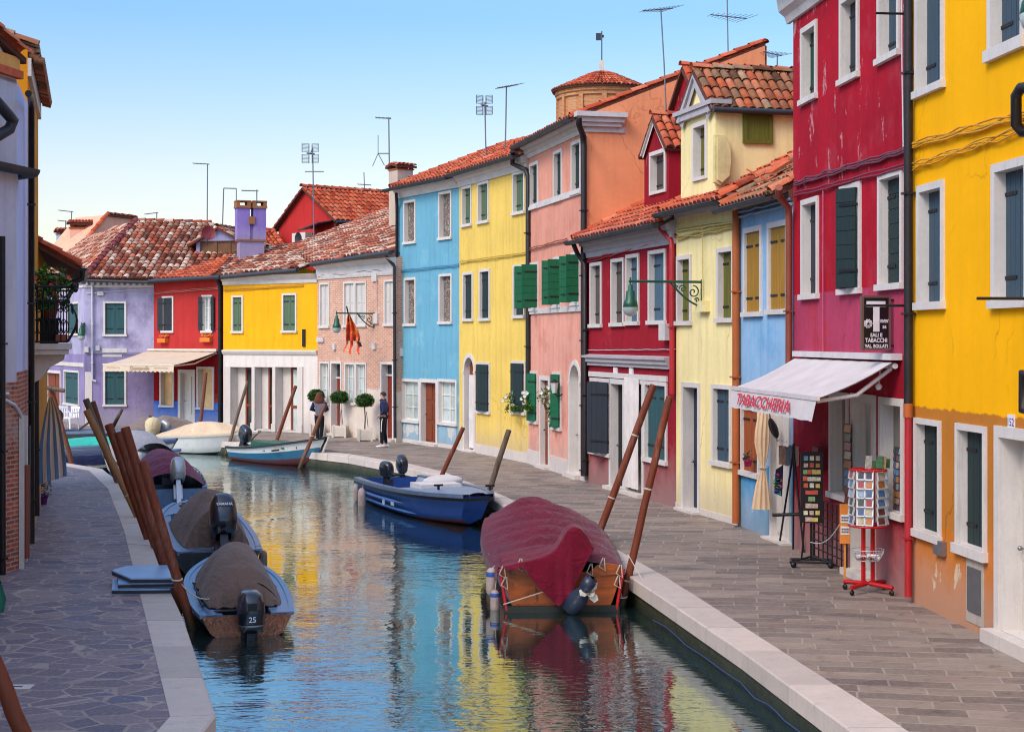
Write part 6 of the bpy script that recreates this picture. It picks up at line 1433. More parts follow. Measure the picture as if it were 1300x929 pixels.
# narrow red capitals with slab serifs
xs_ = [v[0] for v in tm.v]; tw_ = max(xs_)-min(xs_); k = W*.66/tw_; c_ = (max(xs_)+min(xs_))/2; tm.v = [((x-c_)*k + W*.45, y, z) for x, y, z in tm.v]
tm.build('lettering', flat('red_lettering', (206, 34, 60)), aw)
mb = MB(); mb.tube([(W-.25, -.2, -.1), (W-.22, -.24, -.35)], .012, 6); mb.lathe([(.03, 0), (.05, -.03), (.03, -.08)], (W-.22, -.24, -.33), 10); mb.build('crank_eye', M['cornice'], aw)
cw = cloth('cream_awning_canvas', (206, 186, 160), .1)
aw2, W2, dz2 = awning('cream shop awning with a lettered valance over the coral red shop', RED, (188, 445.5), (277, 445.5), 0, 2.35, 2.52, .27, cw, paint('cream_awning_frame', (220, 204, 184), .5), .02, True)
Mx = Matrix(((1, 0, 0, W2*.53), (0, .08, -1, -2.35-.052), (0, 1, 0, dz2-.2), (0, 0, 0, 1))); text_mb('Quintavalle', .22, Mx, .002, sx=1.1).build('lettering', flat('faded_gold_lettering', (170, 140, 100)), aw2)
mb = MB()
for x in (W2*.06, W2*.74): 
    for k in range(9): mb.box(x+k*.085, x+k*.085+.05, -2.35-.045, -2.35-.04, dz2-.13, dz2-.1)
mb.build('lettering', flat('faded_small_lettering', (180, 150, 112)), aw2)
# T sign
u, z = MAG.uz(1134.5, 410); o = empty('shop_sign', MAG.world(u, 0, z), math.atan2(MAG.u.y, MAG.u.x), 'black tobacconist sign with a big white T projecting from the magenta wall', 'sign')
w_, hh_ = .395, .735; y1 = -.06; y0 = y1 - w_
mb = MB(); mb.box(-.03, .03, y0, y1, -hh_/2, hh_/2); sg = mb.build('panel', flat('black_sign_face', (16, 14, 18), .35), o)
mb = MB(); t = .022
for q in ((y0-.01, y0+t, -hh_/2, hh_/2), (y1-t, y1+.01, -hh_/2, hh_/2)): mb.box(-.04, .036, *q)
for q in ((-hh_/2-.01, -hh_/2+t), (hh_/2-t, hh_/2+.01)): mb.box(-.04, .036, y0+t, y1-t, *q)
mb.build('frame', paint('bronze_frame', (120, 92, 84), .4, .4), o); mb = MB(); mb.box(-.012, .012, y1, -.001, .3, .33); mb.box(-.012, .012, y1, -.001, -.33, -.3); mb.build('bracket', M['iron'], o)
wl = flat('white_sign_lettering', (214, 212, 214), .5); yc_ = (y0+y1)/2; SX = lambda yy, zz: Matrix(((0, 0, 1, .0335), (1, 0, 0, yy), (0, 1, 0, zz), (0, 0, 0, 1)))
mb = MB(); mb.box(.0305, .034, yc_-.14, yc_+.13, .22, .3); mb.box(.0305, .0335, yc_-.045, yc_+.045, -.12, .22)
mb.lathe([(0, 0), (.05, 0), (.05, .003), (.0, .003)], n=12, M=Matrix.Translation((.031, yc_-.115, -.01)) @ Matrix.Rotation(math.pi/2, 4, 'Y'))
for k in range(10): a = 2*math.pi*k/10; mb.lathe([(0, .0), (.016, 0), (.016, .003), (0, .003)], n=6, M=Matrix.Translation((.031, yc_-.115+.05*math.cos(a), -.01+.05*math.sin(a))) @ Matrix.Rotation(math.pi/2, 4, 'Y'))
mb.build('emblem', wl, o)
mb = MB(); mb.prism([(.0345, yc_-.115+(.034 if k % 2 == 0 else .014)*math.sin(math.pi*k/5), -.01+(.034 if k % 2 == 0 else .014)*math.cos(math.pi*k/5)) for k in range(10)], (.001, 0, 0)); mb.build('star', M['black'], o)
for txt, s_, yy, zz in (("RIVEN'", .062, yc_+.115, .005), ('56', .06, yc_+.115, -.075), ('SALI E', .07, yc_, -.19), ('TABACCHI', .08, yc_, -.265), ('VAL. BOLLATI', .066, yc_, -.34)):
    tm = text_mb(txt, s_, SX(yy, zz), .001, sx=.8 if len(txt) > 7 else .92, bold=.002); ys = [v[1] for v in tm.v]; mw = .34 if txt[0] in 'TV' else (.115 if txt[0] == 'R' else 9); wd = max(ys)-min(ys)
    if wd > mw: c_ = (max(ys)+min(ys))/2; tm.v = [(x, c_+(y-c_)*mw/wd, z) for x, y, z in tm.v]
    tm.build('lettering', wl, o)
# washing line rods fixed under the windows
for px, pz, L in ((1157.5, 388, .62), (1157.5, 18, .48), (1312, 379, .62)):
    u, z = HN.uz(px, pz); mb = MB(); mb.tube([(0, 0, 0), (0, -L, 0)], .017, 8); mb.cbox((0, -.02, 0), (.08, .03, .08)); o = mb.build('drying_rod', M['black'])
    o.location = HN.world(u, -.02, z); o.rotation_euler = (0, 0, math.atan2(HN.u.y, HN.u.x)); tag(o, {388: 'iron drying rod crossing in front of the tobacconist sign', 18: 'iron drying rod high on the seam between magenta and golden houses', 379: 'iron drying rod under the middle window of the golden house'}[pz], 'rod', 'iron drying rods')

# ------------------------------------------------------------------ the tobacconist's stands
cards = island_mat('postcard_prints', [(0, (70, 96, 140)), (.12, (196, 120, 60)), (.24, (60, 70, 60)), (.36, (150, 170, 190)), (.48, (120, 60, 50)), (.6, (40, 50, 70)), (.72, (190, 176, 140)), (.84, (90, 130, 170)), (.93, (170, 60, 60))], .35)
magn = island_mat('souvenir_magnets', [(0, (236, 206, 110)), (.2, (220, 100, 70)), (.36, (244, 230, 200)), (.55, (130, 170, 196)), (.64, (232, 150, 80)), (.8, (226, 190, 170)), (.93, (150, 180, 130))], .4)
p = G(1102, 752); o = empty('postcard_rack', p, .35, 'red wheeled postcard rack with white wire pockets outside the tobacconist', 'rack')
mb = MB()
for k in range(4):
    a = math.pi/2*k+.4; d = Vector((math.cos(a), math.sin(a), 0)); mb.tube([d*.02 + Vector((0, 0, .13)), d*.4 + Vector((0, 0, .11))], .032, 4)
mb.build('base', M['redpaint'], o)
for k in range(4):
    a = math.pi/2*k+.4; c = Vector((math.cos(a)*.38, math.sin(a)*.38, .04)); mb = MB(); mb.lathe([(0, -.02), (.03, -.02), (.04, 0), (.03, .02), (0, .02)], n=12, M=Matrix.Translation(c) @ Matrix.Rotation(a, 4, 'Z') @ Matrix.Rotation(1.57, 4, 'X')); mb.tube([c, c + Vector((0, 0, .06))], .012, 6); mb.build('castor', M['black'], o)
mb = MB(); 
for x in (-.075, .075): mb.box(x-.022, x+.022, -.022, .022, .13, 1.72)
mb.build('upright', M['redpaint'], o)
def ringw(mb, r, z, rr=.008, n=24): mb.tube([(r*math.cos(2*math.pi*k/n), r*math.sin(2*math.pi*k/n), z) for k in range(n+1)], rr, 5, cap=False)
for z, r in ((.93, .27), (1.7, .25)):
    mb = MB(); ringw(mb, r, z, .014)
    for k in range(6): a = math.pi/3*k; mb.tube([(0, 0, z), (r*math.cos(a), r*math.sin(a), z)], .01, 5)
    mb.build('ring', M['redpaint'], o)
wb, cb, pb = MB(), MB(), MB()
for k in range(6):
    a = math.pi/3*k + .3; Rm = Matrix.Rotation(a, 4, 'Z') @ Matrix.Translation((0, -.25, 0))
    for r in range(6):
        z = .95 + r*.125
        for c in ((-.055, .055) if k % 2 else (0,)):
            w = .05 if k % 2 else .075; Tm = Rm @ Matrix.Translation((c, 0, z)) @ Matrix.Rotation(-.22, 4, 'X')
            pb.box(-w-.01, w+.01, .006, .012, 0, .125, 0, Tm); cb.box(-w+.012, w-.012, -.004, .004, .02, .104, 0, Tm)
            wb.box(-w-.012, w+.012, -.014, -.01, .0, .012, 0, Tm); wb.box(-w-.012, -w-.006, -.014, .006, 0, .125, 0, Tm); wb.box(w+.006, w+.012, -.014, .006, 0, .125, 0, Tm)
pb.build('card_back', M['paper'], o); cb.build('postcard', cards, o); wb.build('wire_pocket', M['wire'], o)
mb = MB()
for z, r in ((.6, .22), (.53, .2), (.45, .15)): ringw(mb, r, z, .005)
for k in range(28): a = 2*math.pi*k/28; mb.tube([(.22*math.cos(a), .22*math.sin(a), .6), (.2*math.cos(a), .2*math.sin(a), .53), (.15*math.cos(a), .15*math.sin(a), .45), (.05*math.cos(a), .05*math.sin(a), .45)], .004, 4)
mb.build('wire_basket', M['wire'], o); mb = MB()
for k in range(14): a = random.random()*6.3; r = random.random()*.13; mb.box(-.04, .04, -.03, .03, 0, .02, 0, Matrix.Translation((r*math.cos(a), r*math.sin(a), .47+random.random()*.05)) @ Matrix.Rotation(a, 4, 'Z') @ Matrix.Rotation(.5, 4, 'X'))
mb.build('packet', M['paper'], o); mb = MB()
for k in range(7): mb.box(-.05, .05, -.005, .005, 1.72, 1.72+random.uniform(.1, .2), 0, Matrix.Translation((-.15+.05*k, .02, 0)) @ Matrix.Rotation(random.uniform(-.3, .3), 4, 'Z') @ Matrix.Rotation(.1, 4, 'Y'))
mb.build('booklet', island_mat('booklets', [(0, (200, 170, 120)), (.3, (180, 60, 60)), (.5, (220, 214, 200)), (.8, (90, 130, 90))]), o)
# black magnet stand
p = G(1030, 719); o = empty('souvenir_stand', p, -.12, 'tall black panel of bright magnets on a wheeled black stand', 'rack')
mb = MB(); mb.box(-.17, .17, -.02, .01, .68, 1.78, 0, Matrix.Rotation(.06, 4, 'X')); mb.build('panel', M['black'], o)
mb = MB(); rz_ = Matrix.Rotation(.06, 4, 'X')
for r in range(10):
    n = (3, 3, 4, 4, 3, 2, 1, 2, 3, 2)[r]
    for c in range(n):
        x = (c-(n-1)/2)*(.27/max(3, n)*1.0); z = 1.68 - r*.105; w = .032 if n > 2 else .05; mb.box(x-w, x+w, -.035, -.021, z-.03, z+.03 + random.uniform(0, .012), 0, rz_)
mb.build('magnet', magn, o)
mb = MB(); mb.tube([(0, .0, .1), (0, .02, .72)], .02, 8); mb.tube([(-.1, .02, .75), (-.14, .12, .1)], .014, 6)
for s_ in (-1, 1): mb.tube([(s_*.3, -.18, .09), (s_*.3, .18, .09)], .02, 6); mb.tube([(-.3, s_*.16, .09), (.3, s_*.16, .09)], .02, 6); mb.tube([(s_*.3, -.16, .09), (0, 0, .16)], .014, 6)
mb.build('base', M['black'], o)
for k in range(4):
    mb = MB(); mb.lathe([(0, -.02), (.04, -.02), (.045, 0), (.04, .02), (0, .02)], (0, 0, 0), 10, M=Matrix.Translation(((-.28, -.28, .28, .28)[k], (-.17, .17)[k % 2], .045)) @ Matrix.Rotation(1.57, 4, 'X')); mb.build('castor', M['black'], o)
# easel
o = empty('easel', G(1004, 697), 0, 'black tripod easel with a shelf bar in front of the white boarded door', 'easel'); O = Vector(o.location)
mb = MB(); D_ = 26.2; ap = at(1007.5, 572, D_) - O
for f in (G(989.7, 689), G(1007, 697), G(1020.5, 701)): mb.tube([ap, f - O], .018, 6)
mb.tube([at(980.5, 653.5, D_-.15) - O, at(1015, 652.5, D_-.3) - O], .028, 4); mb.tube([ap, ap + Vector((0, 0, .12))], .02, 6); mb.build('frame', M['black'], o)
cb = MB()
for k in range(7): 
    a = at(991 + k*4.2, 565 + (k % 3), 26.4) - O; cb.box(-.03, .03, -.02, .02, -.32, .0, 0, Matrix.Translation(a))
cb.build('hanging_bag', island_mat('cloth_bags', [(0, (206, 178, 150)), (.4, (190, 150, 128)), (.7, (222, 206, 186)), (.85, (120, 140, 150))], .8), o)
# colourful print panel
o = MB(); P = [at(*q, 26.5) for q in ((985, 596, ), (994.5, 590), (993, 630), (983, 626))]; c = P[3].copy(); o.prism([q - c for q in P], (0, .03, 0)); pn = o.build('print_board', island_mat('bold_print_ground', [(0, (24, 30, 60))])); pn.location = c
tag(pn, 'dark board of bright printed shapes leaning beside the easel', 'board')
mb = MB()
for k in range(14): f, g = .08+.2*(k % 4), .08 + .22*(k//4); q = P[3].lerp(P[2], f).lerp(P[0].lerp(P[1], f), g) - c; mb.box(-.02, .02, -.006, -.001, -.03, .03, 0, Matrix.Translation(q) @ Matrix.Rotation(k, 4, 'Y'))
mb.build('print', island_mat('bold_print', [(0, (40, 150, 90)), (.25, (220, 60, 130)), (.5, (60, 110, 210)), (.7, (230, 190, 60)), (.85, (70, 190, 200))]), pn)
# tied curtain, umbrella
o = MB(); base = at(969, 646, 27.6); R = []
for y, xc, w in ((522, 970, 13), (530, 969.5, 15), (548, 968, 18), (562, 967.5, 18), (578, 968, 13), (588, 968.5, 8), (594, 969, 6.5), (600, 968.5, 9), (615, 967.5, 15), (632, 967, 20), (646, 966.5, 23)):
    c = at(xc, y, 27.6) - base; s_ = w*27.6/F/2; R.append([c + Vector((s_*math.cos(q)*(1+.1*math.sin(q*7)), s_*.55*math.sin(q)*(1+.25*math.sin(q*9)), 0)) for q in [2*math.pi*k/44 for k in range(44)]])
o.loft(R, 0, True, True); cu = o.build('tied_curtain', cloth('beige_canvas', (214, 184, 150), .18)); cu.location = base; tag(cu, 'beige canvas curtain gathered by a tie, hanging before the blue base', 'curtain')
mb = MB(); c = at(969, 593.5, 27.6)-base; mb.tube([c + Vector((.07*math.cos(q), .05*math.sin(q), 0)) for q in [2*math.pi*k/16 for k in range(17)]], .014, 6, cap=False); mb.build('tie', M['rope'], cu)
o = MB(); a, e = at(978, 531, 27.3), at(986, 556, 27.3); R = []
for k in range(9): 
    t_ = k/8; c = a.lerp(e, t_)-a; w = .02 + .045*math.sin(math.pi*t_)**.7; R.append([c + Vector((w*math.cos(q)*(1+.2*math.cos(q*6)), w*math.sin(q)*(1+.2*math.cos(q*6)), 0)) for q in [2*math.pi*j/24 for j in range(24)]])
o.loft(R, 0, True, True); um = o.build('folded_umbrella', cloth('black_umbrella', (24, 22, 26), .3)); um.location = a; tag(um, 'folded black umbrella hung by the beige curtain', 'umbrella')
mb = MB(); mb.tube([(0, 0, 0), (-.02, 0, .15), (.02, 0, .2), (.05, 0, .17)], .01, 6); mb.tube([e-a, e-a+Vector((.01, 0, -.06))], .008, 6); mb.build('handle', M['black'], um)
# metal grille and notice board on the magenta wall
u0, u1, z0, z1 = MAG.rect(1041.5, 1083, 640, 722); z0 = .06; z1 = .98
o = empty('metal_grille', MAG.world(u0, -.1, 0), math.atan2(MAG.u.y, MAG.u.x), 'black square mesh grille leaning on the foot of the magenta wall', 'grille'); mb = MB(); W_ = u1-u0
for k in range(8): mb.box(W_*k/7-.008, W_*k/7+.008, -.008, .008, z0, z1)
for k in range(8): z = z0 + (z1-z0)*k/7; mb.box(0, W_, -.016, -.004, z-.01, z+.01)
for q in ((-.015, .015), (W_-.015, W_+.015)): mb.box(q[0], q[1], -.02, .012, 0.0, z1+.02)
mb.build('mesh', M['iron'], o)
u, z = MAG.uz(1072, 680, -.35); o = empty('notice_board', MAG.world(u, -.42, 0), -.15, 'narrow orange notice board with two white labels behind the red rack', 'board')
mb = MB(); mb.box(0, .15, 0, .03, .55, 1.12); mb.box(.06, .09, .03, .05, 0, 1.1); mb.build('board', flat('orange_board', (222, 134, 50)), o); mb = MB(); mb.box(.015, .135, -.006, -.001, .68, .8); mb.box(.015, .135, -.006, -.001, .85, .97); lb = mb.build('label', M['paper'], o)
mb = MB()
for z in (.72, .76, .89, .93):
    for k in range(4): mb.box(.025+k*.027, .044+k*.027, -.009, -.007, z-.015, z+.012)
mb.build('lettering', flat('ink', (60, 60, 70)), lb)
# things in the shop windows
def strip_cards(h, px, y, nm, label, n, cols):
    u0, u1, z0, z1 = h.rect(*px, off=y); o = empty(nm, h.world(u0, y, z0), math.atan2(h.u.y, h.u.x), label, 'rack'); mb = MB(); bk = MB(); w = (u1-u0)/cols
    bk.box(0, u1-u0, .02, .03, 0, z1-z0)
    for r in range(n):
        for c in range(cols): hgt = (z1-z0)/n; mb.box(w*c+.01, w*(c+1)-.01, 0, .008, hgt*.08, hgt*.9, 0, Matrix.Translation((0, 0, hgt*r)) @ Matrix.Rotation(-.15, 4, 'X'))
    bk.build('back_board', M['gutter'], o); mb.build('postcard', cards, o)
strip_cards(MAG, (1071, 1079, 538, 640), -.14, 'postcard_strip', 'dark strip of postcards hanging on the frame of the shop window', 9, 1)
strip_cards(MAG, (1133, 1147, 568, 650), .09, 'postcard_display', 'rows of postcards stacked inside the shop window nearest the golden house', 9, 4)

# ------------------------------------------------------------------ plants
def leaves(mb, n, pos, size, m=0, up=.3):
    for _ in range(n):
        c = pos(); a = random.random()*6.28; e = random.uniform(-.9, .9); s_ = size*random.uniform(.6, 1.3)
        X = Vector((math.cos(a)*math.cos(e), math.sin(a)*math.cos(e), math.sin(e))); Y = X.cross(Vector((random.random()-.5, random.random()-.5, 1))).normalized()
        mb.poly([c - X*s_, c - Y*s_*.45, c + X*s_, c + Y*s_*.45], m)
def rnd_ball(r, c=(0, 0, 0), sc=(1, 1, 1), shell=.0):
    while True:
        v = Vector((random.uniform(-1, 1), random.uniform(-1, 1), random.uniform(-1, 1)))
        if shell <= v.length <= 1: return Vector((v.x*sc[0]*r + c[0], v.y*sc[1]*r + c[1], v.z*sc[2]*r + c[2]))
def potted(name, label, loc, pot_mat, pr, ph, fol, fr, flower=None, nf=10, fsize=.04, trail=0.0, cat='plant', group=None, spread=(1, 1, 1), nl=220, ls=.045):
    o = empty(name, loc, 0, label, cat, group)
    if pot_mat: mb = MB(); mb.lathe([(0, 0), (pr*.7, 0), (pr, ph), (pr*1.08, ph), (pr*1.08, ph*.88), (pr*.9, ph*.86), (0, ph*.9)], n=14); mb.build('pot', pot_mat, o)
    mb = MB(); leaves(mb, nl, lambda: rnd_ball(fr, (0, 0, ph+fr*.6), spread), ls)
    if trail:
        for k in range(9):
            a = random.random()*6.28; x, y = fr*.7*math.cos(a), -abs(fr*.6*math.sin(a))-.03
            leaves(mb, 34, lambda: (lambda t_: Vector((x + random.uniform(-.05, .05), y - .08*math.sin(t_*2)+random.uniform(-.04, .04), ph - trail*t_)))(random.random()*random.uniform(.5, 1)), ls)
    mb.build('foliage', fol, o)
    if flower:
        mb = MB()
        for k in range(nf):
            c = rnd_ball(fr*1.05, (0, -.03, ph+fr*.7), spread, .7)
            if trail and k % 3 == 0: c.z -= random.random()*trail*.5
            for j in range(5): a = 2*math.pi*j/5; d = Vector((math.cos(a), -.3, math.sin(a)))*fsize; s2 = Vector((-math.sin(a), 0, math.cos(a)))*fsize*.5; mb.poly([c, c + d*.7 + s2, c + d*1.1, c + d*.7 - s2])
        mb.build('blossom', flower, o)
    return o
FL = M['flower_leaf']
hy = as_house(None, RP[1], RP[2]); u, z = hy.uz(659, 522); potted('window_plant', 'white petunias spilling from the sill of the lemon yellow house', hy.world(u, -.15, z+.02), M['terracotta'], .1, .16, FL, .3, M['petal_white'], 16, .05, .25, spread=(1.1, .5, .7))
u, z = hs.uz(679, 522); potted('window_plant', 'white petunias before the first green shutter of the salmon house', hs.world(u, -.16, z+.02), M['terracotta'], .1, .16, FL, .26, M['petal_white'], 14, .05, .15, spread=(1, .5, .8))
u, z = hs.uz(704, 520); potted('window_plant', 'long trailing green plant with white flowers beside the wall lantern', hs.world(u, -.18, z), M['terracotta'], .12, .18, FL, .3, M['petal_white'], 12, .05, .75, spread=(1.1, .5, .8), nl=260)
hr = as_house(None, RP[3], RP[4]); u, z = hr.uz(763, 566); potted('window_plant', 'red geranium in a white pot on the dark red house window ledge', hr.world(u, -.12, z), M['paper'], .08, .16, FL, .14, M['petal_red'], 9, .05, nl=90)
hb_ = as_house(None, RP[5], RP[6]); u, z = hb_.uz(959, 592); potted('window_plant', 'small sprouting plant in a magenta pot on the powder blue sill', hb_.world(u, -.14, z), flat('magenta_pot', (206, 30, 110)), .075, .12, leafy('dusty_leaves', (60, 70, 60), (90, 84, 80), (70, 96, 60)), .1, nl=70, ls=.04, spread=(1, 1, 1.4))
top_leaf = leafy('clipped_box_leaves', (26, 58, 16), (48, 92, 24), (78, 122, 36)); pl_wood = wood('white_planter_boards', (222, 212, 196), .9, (3, 3, 10))
def topiary(px, py, cr, ch, ht, label):
    o = empty('topiary_tree', G(px, py), random.uniform(-.2, .2), label, 'tree', 'clipped trees in white planters'); w = .22
    mb = MB(); mb.box(-w, w, -w, w, .03, .41)
    for s_ in (-1, 1):
        for q in (-1, 1): mb.box(s_*w-.035, s_*w+.035, q*w-.035, q*w+.035, 0, .43)
    for k in range(5): mb.box(-w-.012, w+.012, -w-.012, w+.012, .05+k*.07, .05+k*.07+.06)
    mb.build('planter', pl_wood, o); mb = MB(); mb.tube([(0, 0, .4), (.02, .01, .8), (-.015, 0, ht-.1)], [.026, .022, .02], 8); mb.tube([(.12, .02, .45), (.06, 0, 1.0)], .012, 5); mb.build('trunk', M['greywood'], o)
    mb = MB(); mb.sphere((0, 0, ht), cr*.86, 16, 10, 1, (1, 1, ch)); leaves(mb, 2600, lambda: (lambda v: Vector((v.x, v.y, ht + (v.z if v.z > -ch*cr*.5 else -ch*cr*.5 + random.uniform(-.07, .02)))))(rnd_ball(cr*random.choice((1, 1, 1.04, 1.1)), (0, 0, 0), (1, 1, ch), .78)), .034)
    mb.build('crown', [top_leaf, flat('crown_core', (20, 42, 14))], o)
topiary(401.5, 552, .31, .8, 1.43, 'clipped round tree in a white planter half hidden by the walking woman')
topiary(431, 555, .325, .76, 1.42, 'clipped round tree in a white planter before the red door between two others')
topiary(463, 559.5, .325, .78, 1.38, 'clipped round tree in a white planter closest to the man in the navy jacket')

# ------------------------------------------------------------------ balcony on the ochre house
h = hC; u0, u1 = .75, 3.0; zs = 3.33; pj = .68
mb = MB(); mb.box(u0, u1, -pj, -.002, zs, zs+.1); mb.box(u0+.04, u1-.04, -pj+.05, -.002, zs-.09, zs-.002)
for x in (u0+.25, u1-.35): mb.prism([(x, -.002, zs-.09), (x, -pj+.12, zs-.09), (x, -pj+.14, zs-.2), (x, -.3, zs-.33), (x, -.2, zs-.5), (x, -.002, zs-.62)], (.14, 0, 0))
bal = mb.build('balcony', M['white2'], h.root); mb = MB(); zr = zs+.1
def bulge(t): return .0 + .16*max(0, math.sin(math.pi*min(1, max(0, t)*1.25)))**1.2 if t < .8 else .0 + .1*((t-.8)/.2)**1.5
def bar(px, py, nx, ny, mb, r=.011): mb.tube([(px + nx*bulge(t), py + ny*bulge(t), zr+.03 + .95*t) for t in [k/12 for k in range(13)]], r, 5)
n1 = int((u1-u0)/.11)
for k in range(n1+1): bar(u0 + (u1-u0)*k/n1, -pj+.06, 0, -1, mb)
n2 = 6
for x, s_ in ((u0, -1), (u1, 1)):
    for k in range(n2+1): bar(x, -pj+.06 + (pj-.1)*k/n2, s_, 0, mb)
for z, r in ((zr+.03, .018), (zr+.98, .026), (zr+.75, .014)):
    d = bulge((z-zr-.03)/.95); mb.tube([(u0-d, -.03, z), (u0-d, -pj+.06-d, z), (u1+d, -pj+.06-d, z), (u1+d, -.03, z)], r, 6)
for k in range(n1):
    x = u0 + (u1-u0)*(k+.5)/n1; mb.tube([Vector((x, -pj+.0, zr+.3)) + Vector((.045*math.cos(q), -.1, .12*math.sin(q))) for q in [2*math.pi*j/10 for j in range(11)]], .009, 4, cap=False); mb.tube([Vector((x, -pj+.02, zr+.62)) + Vector((.045*math.cos(q), -.04, .08*math.sin(q))) for q in [2*math.pi*j/10 for j in range(11)]], .009, 4, cap=False)
for x in (u0, u1):
    s_ = -1 if x == u0 else 1
    for k in range(n2):
        y = -pj+.06 + (pj-.1)*(k+.5)/n2; mb.tube([Vector((x+s_*.12, y, zr+.3)) + Vector((0, .045*math.cos(q), .12*math.sin(q))) for q in [2*math.pi*j/10 for j in range(11)]], .009, 4, cap=False); mb.tube([Vector((x+s_*.05, y, zr+.66)) + Vector((0, .045*math.cos(q), .08*math.sin(q))) for q in [2*math.pi*j/10 for j in range(11)]], .009, 4, cap=False)
    mb.sphere((x + s_*.12, -pj-.06, zr+1.0), .05, 8, 6)
mb.build('railing', M['iron'], bal); mb = MB(); mb.box(u0+.05, u1-.05, -pj+.08, -pj+.26, zr+.02, zr+.16); mb.build('trough', M['terracotta'], bal)
potted('balcony_plant', 'leafy green plant in a terracotta pot behind the iron balcony rail', h.world(u0+.35, -.32, zr+.45), M['terracotta'], .17, .3, FL, .42, M['petal_red'], 10, .04, .2, nl=420, ls=.07, spread=(1, .8, .9))
mb = MB(); mb.box(-.2, .2, -.15, .15, 0, .44); mb.box(-.24, .24, -.19, .19, .4, .445); sb = mb.build('plant_stool', M['post_dim']); sb.location = h.world(u0+.35, -.32, zr); sb.rotation_euler = (0, 0, math.atan2(h.u.y, h.u.x)); tag(sb, 'dark wooden stool carrying the balcony plant', 'stool')
# purple pot at the wall foot
potted('potted_plant', 'dark leaved plant in a purple pot at the foot of the ochre house wall', G(53, 640), flat('purple_pot', (120, 52, 150)), .14, .2, leafy('dark_leaves', (70, 50, 30), (96, 66, 40), (60, 70, 36)), .24, nl=160, ls=.05)
# striped curtain blown out of a doorway
cs1, cs2 = cloth('white_stripe_canvas', (250, 250, 252), .04), cloth('blue_stripe_canvas', (112, 154, 202), .12)
Lp = [(62, 504), (58, 520), (54, 540), (50, 565), (49, 590), (50, 615)]; Rp = [(66, 503), (72, 520), (77, 540), (81, 562), (84, 585), (85, 604)]
mb = MB(); R = []; n = 28; base = at(56, 612, 31.7)
for (l, r) in zip(Lp, Rp): R.append([at(l[0]+(r[0]-l[0])*k/n, l[1]+(r[1]-l[1])*k/n, 31.7 + .02*math.sin(k*.7+l[1]*.03)*(l[1]-495)/110 - .25*k/n) - base for k in range(n+1)])
mb.loft(R, 0, True, False, [0 if (k//4) % 2 else 1 for k in range(n)]); cu = mb.build('striped_curtain', [cs1, cs2]); cu.location = base; tag(cu, 'blue and white striped curtain gathered to a hook above the shaded quay', 'curtain')
# turquoise cloth at the picture edge
mb = MB(); base = at(-8, 792, 20.2); R = []
for y, a, c in ((700, -30, -6), (738, -30, 1), (760, -30, 8), (775, -30, 5), (793, -30, 1)): R.append([at(a+(c-a)*k/12, y, 20.2 + .06*math.sin(k*1.3)) - base for k in range(13)])
mb.loft(R); o = mb.build('hanging_cloth', cloth('sea_green_cloth', (60, 130, 106), .2)); o.location = base; tag(o, 'corner of sea green cloth hanging by the crumbling brick wall', 'cloth')
# stacked hatch boards on the kerb
def board(pts, z, t_, label):
    P = [G(x, y) for x, y in pts]; c = P[0].copy(); c.z = z; mb = MB(); mb.prism([Vector((p.x, p.y, z)) - c for p in P], (0, 0, t_)); o = mb.build('hatch_board', [paint('pale_blue_hatch_paint', (140, 176, 212), .35, 0, .25, .3)]); o.location = c; tag(o, label, 'board', 'hatch boards stacked on the kerb')
    mb = MB(); q = [Vector((p.x, p.y, z)) - c for p in P]; m = sum(q, Vector())/len(q); e = [m + (v-m)*1.006 for v in q]
    mb.prism([v + Vector((0, 0, t_*.12)) for v in e], (0, 0, t_*.62)); mb.build('edge_trim', M['hull_dark'], o)
board([(142, 755), (216, 754), (219, 741), (143, 741)], .006, .07, 'lowest of the three blue grey hatch boards stacked on the kerb')
board([(150, 754.5), (222, 753), (221, 740), (149, 740)], .08, .07, 'middle one of the three blue grey hatch boards stacked on the kerb')
board([(166, 755), (219, 754.5), (212, 737), (160, 738), (142, 744)], .155, .075, 'topmost blue grey hatch board with a cut corner on the kerb stack')
# white plastic chairs below the lilac house
def chair(px, py, D, rz):
    p = at(px, py, D); p.z = 0; o = empty('plastic_chair', p, rz, None, 'chair', 'white plastic chairs'); pm = M['paper']
    mb = MB(); mb.box(-.22, .22, -.22, .22, .42, .45); mb.build('seat', pm, o); mb = MB()
    for k in range(5): mb.box(-.2+k*.09, -.15+k*.09, .2, .23, .45, .85, 0, Matrix.Rotation(-.1, 4, 'X'))
    mb.box(-.24, .24, .2, .24, .82, .9, 0, Matrix.Rotation(-.1, 4, 'X')); mb.build('backrest', pm, o)
    for x in (-.2, .2):
        for y in (-.2, .2): mb = MB(); mb.tube([(x, y, .43), (x*1.15, y*1.15, 0)], .025, 6); mb.build('leg', pm, o)
        mb = MB(); mb.tube([(x*1.1, -.2, .43), (x*1.15, -.22, .64), (x*1.15, .24, .66)], .025, 6); mb.build('armrest', pm, o)
    return o
tag(chair(80, 545, 62, .4), 'white plastic armchair below the lilac house, next to the doorway'); tag(chair(89, 547, 61.5, -.5), 'white plastic armchair below the lilac house, next to the cement patch')

